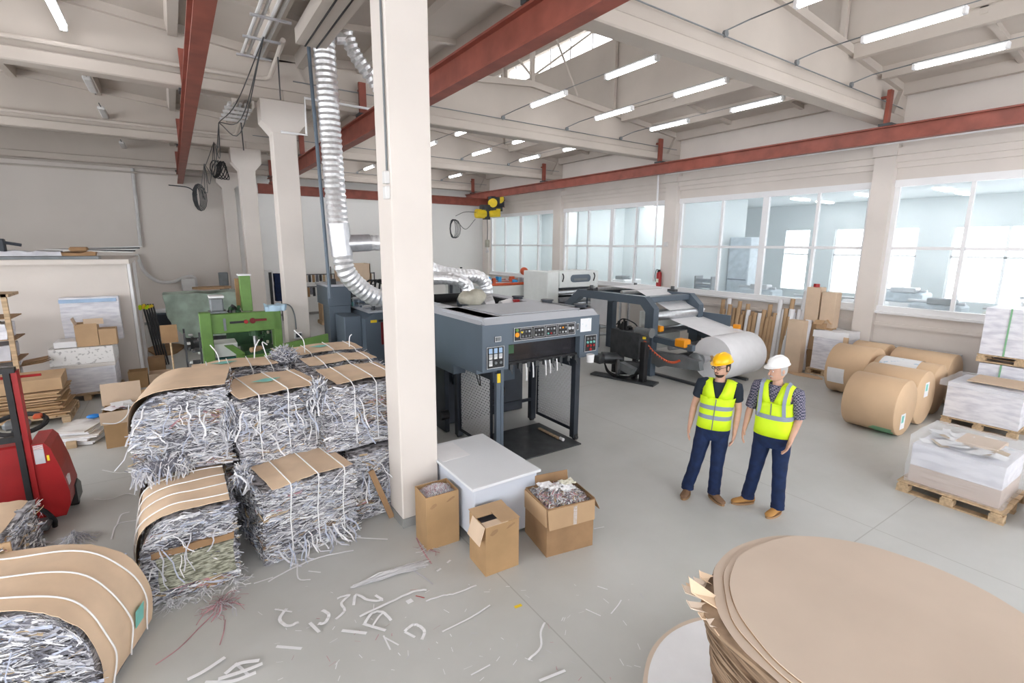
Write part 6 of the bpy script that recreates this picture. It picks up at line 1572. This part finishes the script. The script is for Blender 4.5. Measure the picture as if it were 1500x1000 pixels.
# ------------------------------------------------------------ people
def person(label, loc, rotz, spec):
    P_ = thing('person', label, 'person', loc, rotz)
    J = spec['J']
    # one continuous body grown over a skeleton
    bm = bmesh.new(); sk = bm.verts.layers.skin.verify(); vs = {}
    def v(k, p, r, root=False):
        q = bm.verts.new(V(p)); q[sk].radius = (r, r) if not isinstance(r, tuple) else r; q[sk].use_root = root; vs[k] = q; return q
    def e(a, b_): bm.edges.new((vs[a], vs[b_]))
    pel, chest, neck, head = V(J['pelvis']), V(J['chest']), V(J['neck']), V(J['head'])
    v('pel', pel, (.145, .105), True); v('waist', pel.lerp(chest, .45), (.135, .10)); v('chest', chest, (.165, .11)); v('neckb', neck-V((0, 0, .05)), .07); v('neck', neck, .055)
    v('head0', neck.lerp(head, .55), .058)
    for a, b_ in (('pel', 'waist'), ('waist', 'chest'), ('chest', 'neckb'), ('neckb', 'neck'), ('neck', 'head0')): e(a, b_)
    for s_ in ('L', 'R'):
        sh, el, wr = V(J['sh'+s_]), V(J['el'+s_]), V(J['wr'+s_]); hip, kn, an = V(J['hip'+s_]), V(J['kn'+s_]), V(J['an'+s_])
        v('sh'+s_, sh, .06); v('ua'+s_, sh.lerp(el, .5), .05); v('el'+s_, el, .041); v('fa'+s_, el.lerp(wr, .35), .042); v('wr'+s_, wr, .027)
        for a, b_ in (('chest', 'sh'+s_), ('sh'+s_, 'ua'+s_), ('ua'+s_, 'el'+s_), ('el'+s_, 'fa'+s_), ('fa'+s_, 'wr'+s_)): e(a, b_)
        v('hip'+s_, hip, .10); v('th'+s_, hip.lerp(kn, .5), .085); v('kn'+s_, kn, .06); v('cf'+s_, kn.lerp(an, .35), .058); v('an'+s_, an, .042)
        for a, b_ in (('pel', 'hip'+s_), ('hip'+s_, 'th'+s_), ('th'+s_, 'kn'+s_), ('kn'+s_, 'cf'+s_), ('cf'+s_, 'an'+s_)): e(a, b_)
        # hand: palm, four curled fingers of different length, thumb from the side
        d = (wr-el).normalized(); sg = 1 if s_ == 'L' else -1
        fwd = V((0, -1, 0)); fwd = (fwd-d*fwd.dot(d)).normalized(); inn = d.cross(fwd).normalized()
        if inn.x*sg > 0: inn = -inn            # towards the thigh
        v('pm'+s_, wr+d*.055+fwd*.004, (.034, .034)); e('wr'+s_, 'pm'+s_)
        for i, (L_, off) in enumerate(((.084, .034), (.094, .0115), (.088, -.0115), (.068, -.034))):
            b0 = wr+d*.088+fwd*off; p1 = b0+d*L_*.45+inn*.006; p2 = p1+d*L_*.35+inn*.016; p3 = p2+d*L_*.22+inn*.016
            v('f0%d%s' % (i, s_), b0, .0115); v('f1%d%s' % (i, s_), p1, .0092); v('f2%d%s' % (i, s_), p2, .0085); v('f3%d%s' % (i, s_), p3, .0075)
            e('pm'+s_, 'f0%d%s' % (i, s_)); e('f0%d%s' % (i, s_), 'f1%d%s' % (i, s_)); e('f1%d%s' % (i, s_), 'f2%d%s' % (i, s_)); e('f2%d%s' % (i, s_), 'f3%d%s' % (i, s_))
        t0 = wr+d*.035+fwd*.034; v('t0'+s_, t0, .013); v('t1'+s_, t0+d*.03+fwd*.02+inn*.008, .011); v('t2'+s_, t0+d*.058+fwd*.024+inn*.018, .009)
        e('pm'+s_, 't0'+s_); e('t0'+s_, 't1'+s_); e('t1'+s_, 't2'+s_)
    me = bpy.data.meshes.new('body'); bm.to_mesh(me); bm.free(); me.materials.append(MATS['skin'])
    o = bpy.data.objects.new('body', me); C.objects.link(o); o.parent = P_
    md = o.modifiers.new('Skin', 'SKIN'); md.use_smooth_shade = True; md.use_x_symmetry = False
    o.modifiers.new('Sub', 'SUBSURF').levels = 1; o.modifiers['Sub'].render_levels = 2
    # head
    ry = Matrix.Rotation(math.radians(spec['turn']), 3, 'Z') @ Matrix.Rotation(math.radians(spec.get('nod', 0)), 3, 'X')
    def H(p): return head + ry @ V(p)
    m_ = MB(); n = 28; rings = []
    prof = [(-.118, .030, .028, -.030), (-.112, .045, .045, -.022), (-.095, .057, .068, -.012), (-.07, .064, .083, -.004), (-.04, .070, .092, .002), (0, .074, .097, .006), (.035, .076, .099, .010), (.07, .072, .094, .013), (.10, .058, .077, .015), (.118, .034, .045, .015), (.124, .006, .008, .015)]
    for z, rx, ry_, cy in prof:
        r = []
        for k in range(n):
            a = 2*PI*k/n; x = rx*math.cos(a); y = cy+ry_*math.sin(a)
            fr_ = max(0, -math.sin(a))
            if fr_ > .8: y -= (fr_-.8)*5*{-.112: .012, -.095: .014, -.07: .004, -.04: .010, 0: .004}.get(z, 0)*(1 if abs(x) < .03 else .3)
            if -.02 < z < .01 and fr_ > .6 and .018 < abs(x) < .045: y += .010
            r.append(H((x, y, z)))
        rings.append(r)
    m_.loft(rings)
    nose = [[H((x*.5, -.088, .012)) for x in (-.008, .008)], [H((-.016, -.090, -.032)), H((.016, -.090, -.032))]]
    m_.cyl(H((0, -.092, .012)), H((0, -.113, -.028)), .007, 10, .0135).sphere(H((0, -.112, -.030)), .0135, 10, 7)
    for s_ in (-1, 1): m_.sphere(H((s_*.076, .012, -.012)), .03, 12, 8, (.35, .6, 1.0), ry)
    m_.build('head', 'skin', P_, smooth=60)
    for s_ in (-1, 1):
        MB().sphere(H((s_*.031, -.085, .004)), .0095, 10, 8, (1.1, .7, .8), ry).build('eye', 'paper', P_, smooth=True)
        MB().sphere(H((s_*.031, -.0915, .004)), .0055, 8, 6, (1, .5, 1), ry).build('iris', 'hair_dark', P_, smooth=True)
        MB().tube([H((s_*.016, -.096, .026)), H((s_*.034, -.096, .031)), H((s_*.05, -.083, .025))], .0045, 6).build('eyebrow', spec['hair'], P_)
    MB().tube([H((-.024, -.092, -.060)), H((0, -.102, -.058)), H((.024, -.092, -.060))], .006, 8, [.003, .007, .003]).build('mouth', 'lip', P_)
    # hair under the helmet
    m_ = MB(); rings = []
    for z, rx, ry_ in ((-.055, .070, .082), (-.03, .078, .094), (.01, .081, .102), (.06, .080, .103)):
        rings.append([H((rx*math.cos(a), .012+ry_*math.sin(a), z)) for a in [math.radians(-18+216*k/18) for k in range(19)]])
    rings2 = [[p for p in r] for r in rings]
    m_.loft(rings2, closed=False); m_.build('hair', spec['hair'], P_, smooth=True)
    if spec.get('beard'):
        m_ = MB(); rr = []
        for z, rx, ry_, cy in ((-.121, .030, .034, -.030), (-.108, .049, .062, -.018), (-.090, .060, .078, -.010), (-.078, .064, .082, -.006)):
            rr.append([H((rx*math.cos(a)*1.02, cy+ry_*math.sin(a)*1.03-.006, z)) for a in [math.radians(195+150*k/14) for k in range(15)]])
        m_.loft(rr, closed=False); m_.build('beard', spec['hair'], P_, smooth=True)
        MB().tube([H((-.03, -.095, -.052)), H((0, -.106, -.048)), H((.03, -.095, -.052))], .0035, 6).build('moustache', spec['hair'], P_)
    if spec.get('moustache'): MB().tube([H((-.034, -.092, -.056)), H((-.015, -.105, -.047)), H((.015, -.105, -.047)), H((.034, -.092, -.056))], .007, 6).build('moustache', spec['hair'], P_)
    if spec.get('glasses'):
        g = MB()
        for s_ in (-1, 1):
            q = [H((s_*.033+.022*math.cos(a), -.104, .004+.016*math.sin(a))) for a in [2*PI*k/14 for k in range(15)]]
            g.tube(q, .0035, 5); g.tube([H((s_*.055, -.104, .008)), H((s_*.078, .01, .006))], .003, 5)
        g.tube([H((-.011, -.105, .008)), H((.011, -.105, .008))], .003, 5); g.build('glasses', 'black', P_)
    # helmet: shell, ridge, peak, brim
    m_ = MB(); n = 28; rings = []
    for z, r, zz in ((0, 1.02, .056), (1, 1.01, .072), (2, .96, .097), (3, .85, .122), (4, .66, .143), (5, .40, .156), (6, .08, .162)):
        rings.append([H((.098*r*math.cos(2*PI*k/n), .012+.122*r*math.sin(2*PI*k/n), zz)) for k in range(n)])
    m_.loft(rings)
    hm = m_.build('helmet', spec['helmet'], P_, smooth=50)
    m_ = MB(); a_ = []; b_ = []
    for k in range(n+1):
        a = 2*PI*k/n; f = max(0, -math.sin(a))**2
        a_.append(H((.100*math.cos(a), .012+.124*math.sin(a), .062))); b_.append(H(((.109+.004*f)*math.cos(a), .012+(.132+.038*f)*math.sin(a), .056-.004*f)))
    m_.loft([a_, b_, [p+ry@V((0, 0, -.004)) for p in b_], [p+ry@V((0, 0, -.006)) for p in a_]], closed=False); m_.build('brim', spec['helmet'], hm, smooth=50)
    m_ = MB(); q = [H((0, .012-.110*math.sin(a), .052+.108*math.cos(a))) for a in [math.radians(-60+120*k/10) for k in range(11)]]
    m_.tube(q, .012, 8); m_.build('ridge', spec['helmet'], hm, smooth=True)
    # clothes
    def ring(c, rx, ry_, yaw, n=28, dz=None, pw=2.4):
        out = []
        for k in range(n):
            a = 2*PI*k/n; ca, sa = math.cos(a), math.sin(a)
            x = rx*abs(ca)**(2/pw)*(1 if ca >= 0 else -1); y = ry_*abs(sa)**(2/pw)*(1 if sa >= 0 else -1)
            p = V(c)+V((x*math.cos(yaw)-y*math.sin(yaw), x*math.sin(yaw)+y*math.cos(yaw), 0))
            if dz: p.z += dz(a)
            out.append(p)
        return out
    ty = math.radians(spec.get('tyaw', 0)); wk = spec.get('bulk', 1)
    def limb(name, mt, chain, sub=3, cut=1.0):
        """tapered sleeve or trouser leg with soft folds"""
        pts = []; rad = []
        for i in range(len(chain)-1):
            for k in range(sub):
                u = k/sub; pts.append(V(chain[i][0]).lerp(V(chain[i+1][0]), u)); rad.append(chain[i][1]*(1-u)+chain[i+1][1]*u)
        pts.append(V(chain[-1][0])); rad.append(chain[-1][1])
        rad = [r*(1+.03*math.sin(i*1.9)) for i, r in enumerate(rad)]
        return MB().tube(pts, .1, 16, rad).build(name, mt, P_, smooth=60)
    # shirt: torso and sleeves in one mesh
    m_ = MB(); zs = []
    def tp_(z): 
        u = (z-pel.z)/(chest.z-pel.z); return pel.lerp(chest, u)
    lo = pel.z+.02; shz = max(J['shL'][2], J['shR'][2])
    rr = [ring(tp_(lo), .158*wk, .118*wk, ty), ring(tp_(lo+.15), .15*wk, .112*wk, ty), ring(tp_(chest.z-.05), .172, .12, ty), ring(tp_(chest.z+.06), .175, .115, ty)]
    nk = V(J['neck']); rr += [ring(V((nk.x, nk.y+.005, shz+.005)), .165, .09, ty), ring(V((nk.x, nk.y+.005, shz+.045)), .095, .075, ty), ring(V((nk.x, nk.y, nk.z-.03)), .068, .066, ty, pw=2)]
    m_.loft(rr); m_.build('shirt', spec['shirt'], P_, smooth=60)
    for s_ in ('L', 'R'):
        sh, el, wr = V(J['sh'+s_]), V(J['el'+s_]), V(J['wr'+s_]); fr_ = spec['sleeve']
        inn_ = sh.lerp(V((nk.x, nk.y, sh.z)), .35)
        ch_ = [(inn_, .07), (sh, .078), (sh.lerp(el, .5), .068)]
        ch_.append((sh.lerp(el, fr_), .062) if fr_ <= 1 else (el, .058))
        if fr_ > 1: ch_.append((el.lerp(wr, fr_-1), .053))
        limb('sleeve', spec['shirt'], ch_)
    # vest: open V at the chest, over the shoulders
    def vest_ring(z, rx, ry_, c=None): return ring(c if c is not None else tp_(z), rx, ry_, ty, 32)
    hz = pel.z-.02
    zs = [(hz, .186*wk, .148*wk), (hz+.10, .180*wk, .144*wk), (hz+.22, .176*wk, .140*wk), (hz+.34, .186, .140), (chest.z+.03, .192, .138)]
    m_ = MB(); rings = [vest_ring(*q) for q in zs]
    m_.loft(rings, caps=False)
    last = rings[-1]; n = 32; topc = V((nk.x, nk.y+.01, shz+.012))
    # shoulder straps: continue front and back panels upwards, leaving the V and the arm holes
    cyw, syw = math.cos(ty), math.sin(ty)
    def loc(x, y, z): return V((nk.x+x*cyw-y*syw, nk.y+x*syw+y*cyw, z))
    for sx_ in (-1, 1):
        cz = chest.z+.03
        A_ = [loc(sx_*.012, -.138, cz-.01), loc(sx_*.085, -.140, cz-.01), loc(sx_*.172, -.085, cz-.01)]
        B_ = [loc(sx_*.040, -.135, cz+.07), loc(sx_*.10, -.132, cz+.07), loc(sx_*.172, -.078, cz+.07)]
        C_ = [loc(sx_*.070, -.095, shz+.045), loc(sx_*.125, -.085, shz+.045), loc(sx_*.182, -.055, shz+.015)]
        D_ = [loc(sx_*.078, 0, shz+.078), loc(sx_*.13, .0, shz+.075), loc(sx_*.192, .0, shz+.048)]
        E_ = [loc(sx_*.070, .085, shz+.05), loc(sx_*.12, .09, shz+.045), loc(sx_*.182, .06, shz+.015)]
        F_ = [loc(sx_*.0, .138, cz+.07), loc(sx_*.10, .135, cz+.07), loc(sx_*.172, .08, cz+.07)]
        G_ = [loc(sx_*.0, .142, cz-.01), loc(sx_*.085, .142, cz-.01), loc(sx_*.172, .085, cz-.01)]
        off = tp_(cz)-V((nk.x, nk.y, cz)); 
        for q in (A_, G_):
            for p in q: p += V((off.x, off.y, 0))
        m_.loft([A_, B_, C_, D_, E_, F_, G_], closed=False)
    vest = m_.build('safety_vest', 'hi_vis', P_, smooth=60)
    vest.modifiers.new('Solid', 'SOLIDIFY').thickness = .006
    for z in spec['bands']:
        m_ = MB(); u = [q for q in zs if q[0] <= z][-1]; w2 = [q for q in zs if q[0] > z][0]; f = (z-u[0])/(w2[0]-u[0])
        rx, ry_ = u[1]+(w2[1]-u[1])*f+.007, u[2]+(w2[2]-u[2])*f+.007
        m_.loft([ring(tp_(z-.026), rx, ry_, ty, 32), ring(tp_(z+.026), rx, ry_, ty, 32)], caps=False); m_.build('reflective_band', 'reflective', vest, smooth=True)
    if spec.get('vert'):
        for sx_ in (-1, 1):
            m_ = MB(); cz = chest.z+.03
            q = [tp_(cz-.20)+V((sx_*.135*cyw+.123*syw, sx_*.135*syw-.123*cyw, 0)), loc(sx_*.125, -.137, cz-.01), loc(sx_*.128, -.130, cz+.07), loc(sx_*.135, -.088, shz+.05), loc(sx_*.14, 0, shz+.084)]
            m_.ribbon(q, .038, V((0, -1, .3)), .004); m_.build('shoulder_band', 'reflective', vest)
    m_ = MB(); q = [loc(0, -.148, z) + V((tp_(z).x-nk.x, tp_(z).y-nk.y, 0)) for z in (hz, hz+.12, hz+.24, chest.z+.02)]
    m_.tube([p+V((0, -.004, 0)) for p in q], .006, 6); m_.build('vest_zip', 'grey_mid', vest)
    # trousers
    m_ = MB(); m_.loft([ring(pel+V((0, 0, .10)), .158*wk, .122*wk, ty), ring(pel, .17*wk, .128*wk, ty), ring(pel+V((0, 0, -.10)), .168*wk, .125*wk, ty), ring(pel+V((0, 0, -.17)), .12*wk, .10*wk, ty)])
    m_.build('trousers', 'navy', P_, smooth=60)
    for s_ in ('L', 'R'):
        hip, kn, an = V(J['hip'+s_]), V(J['kn'+s_]), V(J['an'+s_])
        limb('trouser_leg', 'navy', [(hip+V((0, 0, .03)), .098*wk), (hip.lerp(kn, .45), .092), (kn, .076), (kn.lerp(an, .5), .072), (an+V((0, 0, .05)), .072), (an+V((0, 0, -.01)), .075)], 4)
        # boot
        d = V((math.sin(math.radians(spec['toe'+s_])), -math.cos(math.radians(spec['toe'+s_])), 0)); sd = V((-d.y, d.x, 0)); b0 = V((an.x, an.y, 0))
        m_ = MB(); rings = []
        for u, w_, h0, h1 in ((-.085, .025, .03, .07), (-.075, .036, .022, .11), (-.03, .042, .022, .14), (.03, .040, .022, .12), (.08, .045, .022, .085), (.13, .050, .022, .068), (.17, .045, .022, .058), (.195, .025, .026, .042)):
            c = b0+d*u; r = []
            for k in range(12):
                a = 2*PI*k/12; r.append(c+sd*(w_*math.cos(a))+V((0, 0, (h0+h1)/2+(h1-h0)/2*math.sin(a))))
            rings.append(r)
        m_.loft(rings); bt = m_.build('boot', spec['boot'], P_, smooth=60)
        q = []
        for k in range(20):
            a = 2*PI*k/20; q.append(b0+d*(.055+.145*math.cos(a))+sd*(.050*math.sin(a)*(1+.15*math.cos(a))))
        MB().prism([(p.x, p.y) for p in q], 'z', .001, .024).build('sole', 'cardboard_dark', bt)
    return P_
# left man: relaxed, arms hanging, looking to his right
person('standing man in a yellow helmet, glasses and vest over a dark T-shirt', (5.17, 3.33, 0), math.radians(-57.5), dict(
    J=dict(pelvis=(.0, 0, .96), chest=(.02, -.005, 1.30), neck=(.03, .0, 1.53), head=(.035, -.015, 1.685),
           shL=(.205, .0, 1.45), shR=(-.155, 0.01, 1.46), elL=(.255, .04, 1.17), elR=(-.235, .05, 1.17), wrL=(.235, -.01, .91), wrR=(-.265, -.01, .92),
           hipL=(.09, 0, .92), hipR=(-.09, 0, .92), knL=(.075, -.03, .50), knR=(-.155, -.02, .50), anL=(.07, .03, .09), anR=(-.235, .02, .09)),
    turn=-38, nod=8, hair='hair_dark', beard=True, glasses=True, helmet='helmet_yellow', shirt='navy_shirt', sleeve=.6, bands=(1.09, 1.21), boot='boot_brown', toeL=38, toeR=-10, tyaw=-6))
person('standing grey-haired man in a white helmet, checked shirt, yellow vest and tan boots', (5.53, 2.80, 0), math.radians(-57.5), dict(
    J=dict(pelvis=(.0, 0, .97), chest=(-.01, -.0, 1.32), neck=(-.01, .0, 1.55), head=(-.03, -.02, 1.705),
           shL=(.185, -.06, 1.46), shR=(-.19, .06, 1.49), elL=(.235, -.05, 1.18), elR=(-.255, .10, 1.21), wrL=(.16, -.17, .95), wrR=(-.30, .02, .97),
           hipL=(.09, -.03, .93), hipR=(-.09, .03, .93), knL=(.10, -.07, .51), knR=(-.14, .02, .51), anL=(.12, -.07, .09), anR=(-.19, .06, .09)),
    turn=-55, nod=10, hair='hair_grey', moustache=True, helmet='helmet_white', shirt='check_shirt', sleeve=1.0, bands=(1.18,), vert=True, bulk=1.12, boot='boot_tan', toeL=-35, toeR=-62, tyaw=-22))
